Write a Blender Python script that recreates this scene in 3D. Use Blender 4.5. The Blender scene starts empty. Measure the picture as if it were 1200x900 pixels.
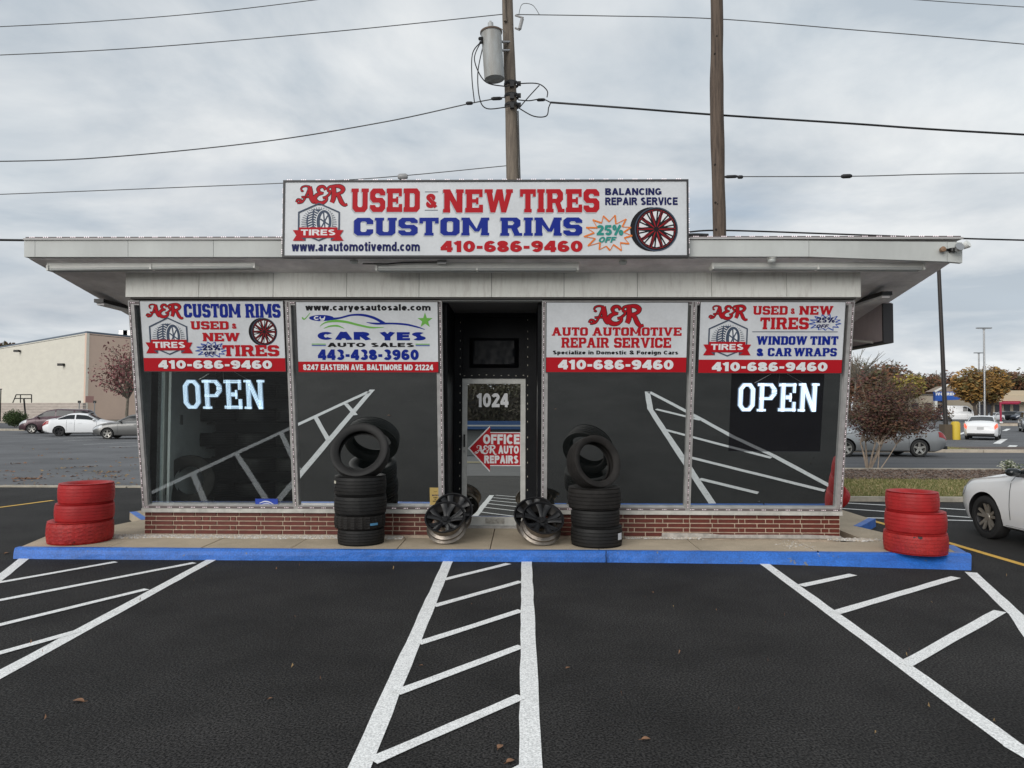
import bpy, bmesh, math, random
from math import sin, cos, pi, radians, sqrt, atan2, exp
from mathutils import Vector, Matrix, noise
from mathutils.geometry import tessellate_polygon

scene = bpy.context.scene
C = scene.collection
R = radians
rnd = random.Random(7)

# ------------------------------------------------------------ camera
EYE = Vector((0, 0, 1.8))
cam_data = bpy.data.cameras.new('camera')
cam = bpy.data.objects.new('camera', cam_data)
C.objects.link(cam)
cam_data.sensor_fit = 'HORIZONTAL'
cam_data.sensor_width = 36
cam_data.lens = 24.96
cam_data.clip_start = .05
cam_data.clip_end = 3000
CAM_ROT = Matrix.Rotation(R(.9), 3, 'Z') @ Matrix.Rotation(R(92.07), 3, 'X') @ Matrix.Rotation(R(.15), 3, 'Z')
cam.matrix_world = Matrix.Translation(EYE) @ CAM_ROT.to_4x4()
scene.camera = cam

# ------------------------------------------------------------ world: Nishita sky behind a broken overcast
SUN_EL, SUN_AZ = 24, 210
w = bpy.data.worlds.new('World')
scene.world = w
w.use_nodes = True
nt = w.node_tree
nt.nodes.clear()
def N(t, **k):
    n = nt.nodes.new(t)
    for a, b in k.items(): setattr(n, a, b)
    return n
L = nt.links.new
out = N('ShaderNodeOutputWorld'); bg = N('ShaderNodeBackground')
sky = N('ShaderNodeTexSky', sky_type='NISHITA', sun_disc=False)
sky.sun_elevation = R(SUN_EL); sky.sun_rotation = R(SUN_AZ)
bg.inputs['Strength'].default_value = .1
tc = N('ShaderNodeTexCoord'); sep = N('ShaderNodeSeparateXYZ')
L(tc.outputs['Generated'], sep.inputs[0])
zc = N('ShaderNodeMath', operation='MAXIMUM'); zc.inputs[1].default_value = 0
L(sep.outputs['Z'], zc.inputs[0])
za = N('ShaderNodeMath', operation='ADD'); za.inputs[1].default_value = .22
L(zc.outputs[0], za.inputs[0])
dx = N('ShaderNodeMath', operation='DIVIDE'); dy = N('ShaderNodeMath', operation='DIVIDE')
L(sep.outputs['X'], dx.inputs[0]); L(za.outputs[0], dx.inputs[1])
L(sep.outputs['Y'], dy.inputs[0]); L(za.outputs[0], dy.inputs[1])
cmb = N('ShaderNodeCombineXYZ'); L(dx.outputs[0], cmb.inputs[0]); L(dy.outputs[0], cmb.inputs[1])
n1 = N('ShaderNodeTexNoise'); n1.inputs['Scale'].default_value = 1.5; n1.inputs['Detail'].default_value = 9; n1.inputs['Roughness'].default_value = .56; n1.inputs['Distortion'].default_value = .35
L(cmb.outputs[0], n1.inputs['Vector'])
n2 = N('ShaderNodeTexNoise'); n2.inputs['Scale'].default_value = .55; n2.inputs['Detail'].default_value = 5
mp = N('ShaderNodeMapping'); mp.inputs['Location'].default_value = (3.1, 7.7, 0); mp.inputs['Scale'].default_value = (.7, 1.6, 1)
L(cmb.outputs[0], mp.inputs[0]); L(mp.outputs[0], n2.inputs['Vector'])
r1 = N('ShaderNodeValToRGB')       # cloud shade
r1.color_ramp.elements[0].position = .37; r1.color_ramp.elements[0].color = (4.9, 5.55, 6.2, 1)
r1.color_ramp.elements[1].position = .63; r1.color_ramp.elements[1].color = (8.2, 8.45, 8.6, 1)
L(n1.outputs['Fac'], r1.inputs[0])
r2 = N('ShaderNodeValToRGB')       # large bright and dim parts
r2.color_ramp.elements[0].position = .35; r2.color_ramp.elements[0].color = (.88, .88, .89, 1)
r2.color_ramp.elements[1].position = .65; r2.color_ramp.elements[1].color = (1.12, 1.12, 1.11, 1)
L(n2.outputs['Fac'], r2.inputs[0])
mul = N('ShaderNodeMix', data_type='RGBA', blend_type='MULTIPLY'); mul.inputs[0].default_value = 1
L(r1.outputs[0], mul.inputs[6]); L(r2.outputs[0], mul.inputs[7])
n3 = N('ShaderNodeTexNoise'); n3.inputs['Scale'].default_value = 1.1; n3.inputs['Detail'].default_value = 6
mp3 = N('ShaderNodeMapping'); mp3.inputs['Location'].default_value = (1.3, 2.2, 0); mp3.inputs['Scale'].default_value = (.5, 1.2, 1)
L(cmb.outputs[0], mp3.inputs[0]); L(mp3.outputs[0], n3.inputs['Vector'])
r3 = N('ShaderNodeValToRGB')       # how much cloud covers the blue
r3.color_ramp.elements[0].position = .36; r3.color_ramp.elements[0].color = (.62, .62, .62, 1)
r3.color_ramp.elements[1].position = .47; r3.color_ramp.elements[1].color = (1, 1, 1, 1)
L(n3.outputs['Fac'], r3.inputs[0])
mx = N('ShaderNodeMix', data_type='RGBA')
L(r3.outputs[0], mx.inputs[0]); L(sky.outputs[0], mx.inputs[6]); L(mul.outputs[2], mx.inputs[7])
L(mx.outputs[2], bg.inputs[0]); L(bg.outputs[0], out.inputs[0])

# ------------------------------------------------------------ sun (veiled by cloud)
sd = bpy.data.lights.new('sun', 'SUN'); sd.energy = 2.0; sd.angle = R(45); sd.color = (1, .96, .91)
so = bpy.data.objects.new('sun', sd); C.objects.link(so)
az = R(SUN_AZ)
sdir = Vector((sin(az) * cos(R(SUN_EL)), cos(az) * cos(R(SUN_EL)), sin(R(SUN_EL))))
so.rotation_euler = sdir.to_track_quat('Z', 'Y').to_euler()

vs = scene.view_settings
vs.view_transform = 'Standard'; vs.look = 'None'; vs.exposure = 0.0; vs.gamma = 1; vs.use_curve_mapping = False
scene.render.engine = 'CYCLES'
scene.cycles.max_bounces = 8
scene.cycles.transparent_max_bounces = 12

# ------------------------------------------------------------ survey helpers: a sight line from the standpoint to a plane of the place
def ray(u, v): return CAM_ROT @ Vector(((u - 600) / 832, -(v - 450) / 832, -1))
def G(u, v, z=0.0):                  # where the sight line meets the level z
    r = ray(u, v); return EYE + r * ((z - EYE.z) / r.z)
def AY(u, v, y):                     # where it meets the upright plane at distance y
    r = ray(u, v); return EYE + r * (y / r.y)

# ------------------------------------------------------------ mesh helpers
class MB:
    def __init__(s): s.v = []; s.f = []; s.m = []
    def add(s, vs, fs, mi=0):
        b = len(s.v); s.v += [tuple(p) for p in vs]; s.f += [tuple(b + i for i in f) for f in fs]; s.m += [mi] * len(fs); return s
    def box(s, c, d, rot=None, mi=0):
        x, y, z = d[0] / 2, d[1] / 2, d[2] / 2
        P = [Vector(p) for p in ((-x, -y, -z), (x, -y, -z), (x, y, -z), (-x, y, -z), (-x, -y, z), (x, -y, z), (x, y, z), (-x, y, z))]
        if rot is not None: P = [rot @ p for p in P]
        c = Vector(c)
        return s.add([p + c for p in P], [(0, 3, 2, 1), (4, 5, 6, 7), (0, 1, 5, 4), (1, 2, 6, 5), (2, 3, 7, 6), (3, 0, 4, 7)], mi)
    def bb(s, a, b, mi=0):           # box from corner to corner
        return s.box([(a[i] + b[i]) / 2 for i in range(3)], [abs(b[i] - a[i]) for i in range(3)], None, mi)
    def poly(s, pts, mi=0):
        return s.add(pts, [tuple(range(len(pts)))], mi)
    def prism(s, pts, depth, mi=0):  # pts in xy, from z=0 to z=depth
        n = len(pts); V = [Vector((p[0], p[1], 0)) for p in pts] + [Vector((p[0], p[1], depth)) for p in pts]
        tri = tessellate_polygon([[Vector((p[0], p[1], 0)) for p in pts]])
        F = [tuple(t) for t in tri] + [tuple(i + n for i in t) for t in tri] + [(i, (i + 1) % n, (i + 1) % n + n, i + n) for i in range(n)]
        return s.add(V, F, mi)
    def slab(s, pts, z0, z1, mi=0):
        b = len(s.v); s.prism([(p[0], p[1]) for p in pts], z1 - z0, mi)
        for i in range(b, len(s.v)): x, y, z = s.v[i]; s.v[i] = (x, y, z + z0)
        return s
    def tube(s, path, r, seg=8, mi=0, cap=True):
        path = [Vector(p) for p in path]; n = len(path)
        rs = r if isinstance(r, (list, tuple)) else [r] * n
        t0 = (path[1] - path[0]).normalized()
        u = t0.orthogonal().normalized(); V = []
        for i, p in enumerate(path):
            t = (path[min(i + 1, n - 1)] - path[max(i - 1, 0)]).normalized()
            u = (u - t * u.dot(t)).normalized(); w_ = t.cross(u)
            for k in range(seg):
                a = 2 * pi * k / seg; V.append(p + (u * cos(a) + w_ * sin(a)) * rs[i])
        F = [(i * seg + k, i * seg + (k + 1) % seg, (i + 1) * seg + (k + 1) % seg, (i + 1) * seg + k) for i in range(n - 1) for k in range(seg)]
        if cap: F += [tuple(range(seg - 1, -1, -1)), tuple((n - 1) * seg + k for k in range(seg))]
        return s.add(V, F, mi)
    def lathe(s, prof, seg=32, mi=0, closed=False, fn=None):   # prof: (radius, z) about z
        n = len(prof); V = []
        for k in range(seg):
            a = 2 * pi * k / seg
            for j, (r, z) in enumerate(prof):
                if fn: r, z = fn(j, k, r, z)
                V.append((r * cos(a), r * sin(a), z))
        m = n if closed else n - 1
        F = [(k * n + j, ((k + 1) % seg) * n + j, ((k + 1) % seg) * n + (j + 1) % n, k * n + (j + 1) % n) for k in range(seg) for j in range(m)]
        return s.add(V, F, mi)
    def xf(s, M):
        s.v = [tuple(M @ Vector(p)) for p in s.v]; return s
    def join(s, o, M=None, mi=None):
        vs_ = [M @ Vector(p) for p in o.v] if M is not None else o.v
        b = len(s.v); s.v += [tuple(p) for p in vs_]; s.f += [tuple(b + i for i in f) for f in o.f]; s.m += [mi] * len(o.f) if mi is not None else o.m
        return s
    def mesh(s, name, mats, smooth=None):
        me = bpy.data.meshes.new(name); me.from_pydata(s.v, [], s.f)
        for m_ in (mats if isinstance(mats, (list, tuple)) else [mats]): me.materials.append(m_)
        if any(s.m): me.polygons.foreach_set('material_index', s.m)
        if smooth is not None:
            me.polygons.foreach_set('use_smooth', [True] * len(me.polygons)); me.update()
            me.set_sharp_from_angle(angle=R(smooth))
        me.update(); return me

def link(name, data, parent=None):
    o = bpy.data.objects.new(name, data); C.objects.link(o)
    if parent: o.parent = parent
    return o
def obj(name, mb, mats, parent=None, smooth=None, loc=None, fix=False):
    me = mb.mesh(name, mats, smooth)
    if fix: fixn(me)
    o = link(name, me, parent)
    if loc is not None: o.location = loc
    return o
def fixn(me):
    bm = bmesh.new(); bm.from_mesh(me); bmesh.ops.recalc_face_normals(bm, faces=bm.faces); bm.to_mesh(me); bm.free()
def thing(name, label, cat, M=None, group=None):
    o = link(name, None); tag(o, label, cat, group)
    if M is not None: o.matrix_world = M if isinstance(M, Matrix) else Matrix.Translation(M)
    return o
def tag(o, label, cat, group=None):
    o['label'] = label; o['category'] = cat
    if group: o['group'] = group
    return o
def struct(name, mb, mats, smooth=None, label=None, parent=None):
    o = obj(name, mb, mats, parent, smooth)
    if not parent: o['kind'] = 'structure'
    if label: o['label'] = label
    return o
def copy_tree(o, M=None, parent=None, label=None):
    c = o.copy(); C.objects.link(c); c.parent = parent
    if M is not None: c.matrix_world = M
    if label: c['label'] = label
    for ch in [x for x in KIDS.get(o.name, [])] or list(o.children): copy_tree(ch, None, c)
    return c
KIDS = {}
def T(x, y, z): return Matrix.Translation((x, y, z))
def RX(a): return Matrix.Rotation(R(a), 4, 'X')
def RY(a): return Matrix.Rotation(R(a), 4, 'Y')
def RZ(a): return Matrix.Rotation(R(a), 4, 'Z')
def S(x, y, z): return Matrix.Diagonal((x, y, z, 1))

# ------------------------------------------------------------ materials
MATS = {}
def mat(name, col, rough=.6, metal=0, var=.0, vscale=6, col2=None, bump=0, bscale=60, spec=.5, emit=None, stretch=None, coat=0, contrast=(.35, .65), fine=0, fscale=400):
    if name in MATS: return MATS[name]
    m = bpy.data.materials.new(name); m.use_nodes = True; t = m.node_tree; b = t.nodes['Principled BSDF']
    b.inputs['Base Color'].default_value = (*col, 1); b.inputs['Roughness'].default_value = rough; b.inputs['Metallic'].default_value = metal
    b.inputs['Specular IOR Level'].default_value = spec; b.inputs['Coat Weight'].default_value = coat
    if emit: b.inputs['Emission Color'].default_value = (*emit[:3], 1); b.inputs['Emission Strength'].default_value = emit[3]
    def nd(k): return t.nodes.new(k)
    if var or col2 or bump or fine:
        tcn = nd('ShaderNodeTexCoord'); src = tcn.outputs['Object']
        if stretch:
            mpn = nd('ShaderNodeMapping'); mpn.inputs['Scale'].default_value = stretch; t.links.new(src, mpn.inputs[0]); src = mpn.outputs[0]
    colsock = None
    if var or col2:
        n = nd('ShaderNodeTexNoise'); n.inputs['Scale'].default_value = vscale; n.inputs['Detail'].default_value = 6; n.inputs['Roughness'].default_value = .65
        t.links.new(src, n.inputs['Vector'])
        r = nd('ShaderNodeValToRGB'); e = r.color_ramp.elements
        c2 = col2 or tuple(c * (1 - var) for c in col); c1 = col if col2 else tuple(min(1, c * (1 + var * .6)) for c in col)
        e[0].position, e[1].position = contrast; e[0].color = (*c2, 1); e[1].color = (*c1, 1)
        t.links.new(n.outputs['Fac'], r.inputs[0]); colsock = r.outputs[0]
    if fine:
        n = nd('ShaderNodeTexNoise'); n.inputs['Scale'].default_value = fscale; n.inputs['Detail'].default_value = 2
        t.links.new(src, n.inputs['Vector'])
        r = nd('ShaderNodeValToRGB'); e = r.color_ramp.elements; e[0].position = .36; e[1].position = .66
        e[0].color = (1 - fine,) * 3 + (1,); e[1].color = (1 + fine * 1.4,) * 3 + (1,)
        t.links.new(n.outputs['Fac'], r.inputs[0])
        mm = nd('ShaderNodeMix'); mm.data_type = 'RGBA'; mm.blend_type = 'MULTIPLY'; mm.inputs[0].default_value = 1
        if colsock: t.links.new(colsock, mm.inputs[6])
        else: mm.inputs[6].default_value = (*col, 1)
        t.links.new(r.outputs[0], mm.inputs[7]); colsock = mm.outputs[2]
    if colsock: t.links.new(colsock, b.inputs['Base Color'])
    if bump:
        n = nd('ShaderNodeTexNoise'); n.inputs['Scale'].default_value = bscale; n.inputs['Detail'].default_value = 4
        t.links.new(src, n.inputs['Vector']); bp = nd('ShaderNodeBump'); bp.inputs['Strength'].default_value = bump; bp.inputs['Distance'].default_value = .01
        t.links.new(n.outputs['Fac'], bp.inputs['Height']); t.links.new(bp.outputs[0], b.inputs['Normal'])
    MATS[name] = m; return m

def mirror_mat(name, refl, tint, under, under_col=None, rough=.0, wobble=0):
    """glazing: a share of mirror reflection over clear glass or over dark film"""
    m = bpy.data.materials.new(name); m.use_nodes = True; t = m.node_tree; t.nodes.clear()
    o = t.nodes.new('ShaderNodeOutputMaterial'); mixn = t.nodes.new('ShaderNodeMixShader'); g = t.nodes.new('ShaderNodeBsdfGlossy')
    g.inputs['Color'].default_value = (*tint, 1); g.inputs['Roughness'].default_value = rough
    fr = t.nodes.new('ShaderNodeLayerWeight'); fr.inputs['Blend'].default_value = .12
    ma = t.nodes.new('ShaderNodeMath'); ma.operation = 'ADD'; ma.use_clamp = True; ma.inputs[1].default_value = refl
    t.links.new(fr.outputs['Fresnel'], ma.inputs[0])
    if under == 'clear':
        b = t.nodes.new('ShaderNodeBsdfTransparent'); b.inputs['Color'].default_value = (*(under_col or (.9, .93, .92)), 1)
    else:
        b = t.nodes.new('ShaderNodeBsdfDiffuse'); b.inputs['Color'].default_value = (*under_col, 1)
    if wobble:
        tcn = t.nodes.new('ShaderNodeTexCoord'); n = t.nodes.new('ShaderNodeTexNoise'); n.inputs['Scale'].default_value = 1.3; n.inputs['Detail'].default_value = 0
        bp = t.nodes.new('ShaderNodeBump'); bp.inputs['Strength'].default_value = wobble; bp.inputs['Distance'].default_value = .01
        t.links.new(tcn.outputs['Object'], n.inputs['Vector']); t.links.new(n.outputs['Fac'], bp.inputs['Height']); t.links.new(bp.outputs[0], g.inputs['Normal'])
    t.links.new(ma.outputs[0], mixn.inputs[0]); t.links.new(b.outputs[0], mixn.inputs[1]); t.links.new(g.outputs[0], mixn.inputs[2]); t.links.new(mixn.outputs[0], o.inputs[0])
    MATS[name] = m; return m

A_new = mat('fresh_asphalt', (.027, .0258, .0245), .85, var=.34, vscale=.9, bump=1.0, bscale=110, fine=.85, fscale=72, spec=.22)
A_old = mat('worn_asphalt', (.135, .137, .142), .9, var=.25, vscale=.35, bump=.2, bscale=60, fine=.2, fscale=60, spec=.25)
A_mid = mat('road_asphalt', (.105, .107, .112), .9, var=.22, vscale=.4, bump=.2, bscale=60, fine=.2, fscale=60, spec=.25, stretch=(.3, 2.5, 1))
white_paint = mat('white_line_paint', (.82, .82, .80), .75, col2=(.62, .62, .60), vscale=6, bump=.5, bscale=130, fine=.2, fscale=100, contrast=(.22, .46))
old_paint = mat('worn_line_paint', (.45, .45, .44), .85, var=.4, vscale=5)
yellow_paint = mat('yellow_line_paint', (.7, .42, .07), .75, var=.15, vscale=8, fine=.12, fscale=100)
def chipped(name, base, under, thr, scale, stretch=(1, 1, 1), rough=.5):
    m = mat(name, base, rough, var=.2, vscale=5, bump=.5, bscale=22, fine=.15, fscale=60); t = m.node_tree; b = t.nodes['Principled BSDF']
    src = b.inputs['Base Color'].links[0].from_socket; tcn = t.nodes.new('ShaderNodeTexCoord'); mp_ = t.nodes.new('ShaderNodeMapping'); mp_.inputs['Scale'].default_value = stretch
    n = t.nodes.new('ShaderNodeTexNoise'); n.inputs['Scale'].default_value = scale; n.inputs['Detail'].default_value = 9; n.inputs['Roughness'].default_value = .62
    r = t.nodes.new('ShaderNodeValToRGB'); r.color_ramp.elements[0].position = thr; r.color_ramp.elements[1].position = thr + .012
    mx_ = t.nodes.new('ShaderNodeMix'); mx_.data_type = 'RGBA'
    t.links.new(tcn.outputs['Object'], mp_.inputs[0]); t.links.new(mp_.outputs[0], n.inputs['Vector']); t.links.new(n.outputs['Fac'], r.inputs[0]); t.links.new(r.outputs[0], mx_.inputs[0])
    t.links.new(src, mx_.inputs[6]); mx_.inputs[7].default_value = (*under, 1); t.links.new(mx_.outputs[2], b.inputs['Base Color']); return m
blue_paint = chipped('blue_curb_paint', (.022, .135, .50), (.16, .17, .18), .66, 6)
concrete = mat('sidewalk_concrete', (.50, .415, .305), .9, col2=(.35, .29, .21), vscale=1.6, bump=.25, bscale=90, fine=.16, fscale=120, contrast=(.3, .7))
curb_conc = mat('curb_concrete', (.42, .38, .31), .9, var=.3, vscale=3, bump=.3, bscale=40)

# ============================================================ GROUND
g = MB()
nx = 2000
g.poly([(-1500, -1200, -.012), (1500, -1200, -.012), (1500, 1800, -.012), (-1500, 1800, -.012)])
struct('ground', g, mat('far_ground', (.16, .15, .12), .95, var=.3, vscale=.05))
def sheet(name, pts, z, m, kind='structure', label=None):
    mb = MB(); tri = tessellate_polygon([[Vector((p[0], p[1], 0)) for p in pts]])
    mb.add([(p[0], p[1], z) for p in pts], [tuple(t) for t in tri])
    me = mb.mesh(name, m); fixn(me)
    if me.polygons[0].normal.z < 0: me.flip_normals()
    o = link(name, me); o['kind'] = kind
    if label: o['label'] = label
    return o
# fresh asphalt court round the shop
YL = G(0, 571).y; YR = G(1060, 588).y
sheet('parking_lot', [(-26, -9), (26, -9), (26, YR), (6.0, YR), (5, YL), (-26, YL)], 0, A_new)
sheet('left_parking_lot', [(-200, YL + .18), (5, YL + .18), (5, 100), (-200, 100)], .002, A_old)
sheet('road', [(5.2, 21.2), (120, 21.2), (120, 31.2), (5.2, 31.2)], .002, A_mid)
sheet('far_parking_lot', [(5.2, 31.6), (220, 31.6), (220, 190), (5.2, 190)], .0, A_old)
sheet('rear_road', [(-200, -29), (200, -29), (200, -9.3), (-200, -9.3)], .0, mat('rear_asphalt', (.10, .10, .10), .9, var=.2, vscale=.5))
sheet('rear_forecourt', [(-200, -75), (200, -75), (200, -33), (-200, -33)], .002, A_old)

# concrete gutter between new and old asphalt on the left
mb = MB(); x = -60
while x < 5:
    mb.bb((x, YL, -.02), (x + 2.96, YL + .2, .03 + rnd.uniform(-.004, .004))); x += 3
struct('curb_strip', mb, curb_conc)
# grass verge with mulch, with its kerb
def blades(name, x0, x1, y0, y1, n, cols, h, label):
    mb = MB()
    for i in range(n):
        x, y = rnd.uniform(x0, x1), rnd.uniform(y0, y1); a = rnd.uniform(0, pi); hh = h * rnd.uniform(.5, 1.2); b_ = rnd.uniform(.008, .02)
        d = Vector((cos(a), sin(a), 0)) * b_; l_ = Vector((rnd.uniform(-1, 1), rnd.uniform(-1, 1), 0)) * hh * .7
        mb.add([Vector((x, y, .05)) - d, Vector((x, y, .05)) + d, Vector((x, y, .05 + hh)) + l_], [(0, 1, 2)], rnd.randrange(len(cols)))
    o = obj(name, mb, cols); o['kind'] = 'stuff'; tag(o, label, 'grass'); return o
grass_base = mat('lawn', (.21, .20, .075), .95, col2=(.33, .27, .14), vscale=2.2, bump=.5, bscale=50, fine=.35, fscale=40)
mulch_base = mat('mulch', (.13, .095, .075), .95, col2=(.07, .05, .042), vscale=9, bump=.9, bscale=45, fine=.5, fscale=30)
sheet('grass_verge', [(5.2, YR + .14), (40, YR + .14), (40, 18.4), (5.2, 18.0)], .05, grass_base)
sheet('mulch_bed', [(5.2, 18.0), (40, 18.4), (40, 21.05), (5.2, 21.05)], .055, mulch_base)
mb = MB(); x = 5.2
while x < 40:
    mb.bb((x, YR, -.02), (x + 2.45, YR + .14, .09)); mb.bb((x, 21.05, -.02), (x + 2.45, 21.2, .11)); x += 2.47
struct('kerb', mb, curb_conc)
gcols = [mat('grass_green', (.13, .15, .04), .8), mat('grass_straw', (.36, .3, .15), .8), mat('grass_olive', (.22, .21, .08), .8)]
blades('grass', 5.6, 15, YR + .16, 18.3, 26000, gcols, .055, 'patchy green and straw coloured grass on the verge beyond the right tyre stack')
mb = MB(); mc = [mat('mulch_dark', (.06, .042, .035), .9), mat('mulch_brown', (.17, .11, .08), .9), mat('mulch_grey', (.24, .2, .17), .9)]
for i in range(12000):
    x, y = rnd.uniform(5.6, 16), rnd.uniform(18.1, 21.05); a = rnd.uniform(0, pi)
    mb.box((x, y, .07 + rnd.random() * .02), (rnd.uniform(.02, .07), rnd.uniform(.01, .025), .012), (RZ(degrees_ := a * 57.3) @ RX(rnd.uniform(-30, 30))).to_3x3(), rnd.randrange(3))
o = obj('mulch_chips', mb, mc); o['kind'] = 'stuff'; tag(o, 'brown bark chips spread along the planting bed by the road', 'mulch')
# median between road and far lot: straw grass with kerb
sheet('median', [(14.2, 31.3), (20.2, 31.3), (19.0, 34.2), (14.2, 34.2)], .1, grass_base)
sheet('median_mulch', [(20.2, 31.3), (45, 31.3), (45, 34.2), (19.0, 34.2)], .1, mulch_base)
mb = MB(); x = 14.0
while x < 44: mb.bb((x, 31.0, -.02), (x + 2.9, 31.25, .13)); x += 2.93
mb.bb((13.85, 31.0, -.02), (14.0, 34.3, .13))
struct('median_kerb', mb, mat('pale_kerb', (.52, .45, .36), .9, var=.2, vscale=2))
blades('median_grass', 14.2, 20, 31.35, 34.1, 6000, gcols, .1, 'dry straw coloured grass on the median behind the silver sedan')
# verge behind the viewer, seen in the door glass
sheet('rear_verge', [(-200, -33), (200, -33), (200, -29), (-200, -29)], .03, mat('dry_lawn', (.28, .24, .12), .95, var=.3, vscale=1))

# ------------------------------------------------------------ painted markings (each stroke its own marking object)
def marking(pts, m, z=.004, name='painted_line'):
    mb = MB(); tri = tessellate_polygon([[Vector((p[0], p[1], 0)) for p in pts]])
    mb.add([(p[0], p[1], z) for p in pts], [tuple(t) for t in tri])
    me = mb.mesh(name, m); fixn(me)
    if me.polygons[0].normal.z < 0: me.flip_normals()
    o = link(name, me); o['kind'] = 'structure'; return o
def stroke(a, b, w_, m=None, z=.004, e0=None, e1=None):
    a = Vector((a[0], a[1])); b = Vector((b[0], b[1])); d = (b - a).normalized(); n = Vector((-d.y, d.x)) * w_ / 2
    k = max(2, int((b - a).length / .25)); Lp = []; Rp = []
    for i in range(k + 1):
        p = a.lerp(b, i / k); j = .004
        Lp.append(p + n * (1 + rnd.uniform(-1, 1) * j / w_ * 2)); Rp.append(p - n * (1 + rnd.uniform(-1, 1) * j / w_ * 2))
    return marking([(p.x, p.y) for p in Lp + Rp[::-1]], m or white_paint, z)
def gs(p, q, w_, m=None, z=.004): return stroke(G(*p), G(*q), w_, m, z)
# left hatch: outline up to its apex near the viewer, rungs
lt = G(250, 655); ap = Vector((-3.42, 2.6))
stroke((lt.x, lt.y), ap, .115)
stroke((-6.02, 8.6), (-3.47, 2.75), .115)
for p, q in (((136, 659), (0, 683)), ((228, 660), (0, 704)), ((172, 691), (0, 733)), ((92, 740), (0, 766))):
    a = G(*p); b = G(*q); d = (b - a).normalized()
    # run each rung on to the far outline
    t = 0
    while t < 6:
        c_ = a + d * t
        k = (c_.y - 2.75) / 5.85; xl = -3.47 + k * (-2.55)
        if c_.x < xl: break
        t += .02
    stroke(a, a + d * t, .085, z=.007)
stroke((-3.4, 4.35), (-3.78, 3.62), .085, z=.007)
# centre hatch
c0 = G(526, 656); c1 = G(424, 893); dd = (c1 - c0) / (c1 - c0).length
stroke(c0, c0 + dd * 6.6, .115)
e0 = G(617, 657); e1 = G(622, 898); de = (e1 - e0) / (e1 - e0).length
stroke(e0, e0 + de * 6.6, .12)
rungs = [((520, 680), (596, 661)), ((508, 711), (611, 682)), ((490, 755), (611, 716)), ((464, 813), (611, 758)), ((436, 893), (611, 817))]
for p, q in rungs: gs(p, q, .085, z=.007)
pa, pb = G(436, 893), G(611, 817); pc, pd = G(464, 813), G(611, 758)
sp = (pa - pc)
for k in (1, 2): stroke(pa + sp * k * .98, pb + sp * k * .98 + Vector((.02, 0, 0)), .085, z=.007)
# right hatch
q0 = G(896, 661); q1 = G(1190, 876); dq = (q1 - q0).normalized()
apr = Vector((2.78, 2.7))
stroke(q0, (q1.x, q1.y), .115); stroke((q1.x - .0, q1.y + .02), (apr.x, apr.y), .115, z=.0045)
s0 = G(1138, 671); s1 = G(1200, 745); ds = (s1 - s0).normalized()
s2 = s0 + ds * .9
stroke(s0, (4.35, 6.39), .115); stroke((4.355, 6.40), (3.9, 5.48), .115, z=.0045); stroke((3.905, 5.49), (3.46, 4.3), .115); stroke((3.46, 4.31), (2.82, 2.72), .115, z=.0045)
for p, q in (((938, 687), (1000, 674)), ((978, 719), (1120, 677)), ((1060, 780), (1172, 717)),):
    gs(p, q, .1, z=.007)
stroke((2.76, 3.93), (3.52, 4.58), .1, z=.007)
# yellow and white bay lines
gs((1020, 609.5), (1260, 680), .1, yellow_paint)
gs((62, 586.5), (-160, 616), .1, yellow_paint)
for p, q in (((985, 589.2), (1300, 607)), ((985, 595.9), (1300, 618)), ((1014, 606.9), (1300, 615))): gs(p, q, .085)
for p, q in (((75, 517), (145, 514)), ((98, 521), (165, 518)), ((128, 524), (200, 521)), ((45, 515), (120, 512))): gs(p, q, .2, old_paint, z=.006)
# far lot bay marks
for p, q in (((1120, 510), (1134, 506)), ((1168, 520), (1177, 514.5)), ((1182, 526), (1188, 522)), ((1116, 515), (1122, 513)), ((1177, 505), (1182, 502.5)), ((1080, 495), (1091, 494))):
    a, b = G(*p), G(*q); stroke(a, b, .35, white_paint, z=.006)

# ============================================================ SIDEWALK with blue painted curb (seams between slabs are real gaps)
ZS = .124
front = [G(17, 642, ZS), G(430, 645, ZS), G(700, 646, ZS), G(905, 647.5, ZS), G(1138, 649, ZS)]
low = [Vector((b.x * min(b.y, a.y - .012) / b.y, min(b.y, a.y - .012), 0)) for a, b in zip(front, [G(15, 655), G(430, 657), G(700, 659), G(905, 661.5), G(1138, 669)])]
# blue curb: swept between the two lines, with a painted strip on top
FY = 9.4
def smooth_line(P, k):
    o_ = []
    for i in range(len(P) - 1):
        for j in range(k): o_.append(P[i].lerp(P[i + 1], j / k))
    return o_ + [P[-1]]
ft = smooth_line(front, 24); lw = smooth_line(low, 24)
mb = MB(); V = []; F = []
for i, (a, b) in enumerate(zip(ft, lw)):
    j = .006 * noise.noise(Vector((a.x * 3, 0, 0))); jj = .006 * noise.noise(Vector((a.x * 11, 5, 0)))
    b = Vector((b.x, b.y + j, -.01)); m_ = a.lerp(b, .5); m_.y -= .006 + jj
    V += [b, m_, Vector((a.x, a.y - .008 + j, ZS - .022)), Vector((a.x, a.y + .012 + jj, ZS + .001)), Vector((a.x, a.y + .075 + .012 * noise.noise(Vector((a.x * 5, 9, 0))), ZS + .0025)), Vector((a.x, a.y + .09, -.01))]
n = 6
gap = {24 * 2 - 0}
for i in range(len(ft) - 1):
    for k in range(n - 1): F.append((i * n + k, (i + 1) * n + k, (i + 1) * n + k + 1, i * n + k + 1))
F += [tuple(range(n)), tuple((len(ft) - 1) * n + k for k in range(n))]
mb.add(V, F)
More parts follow.
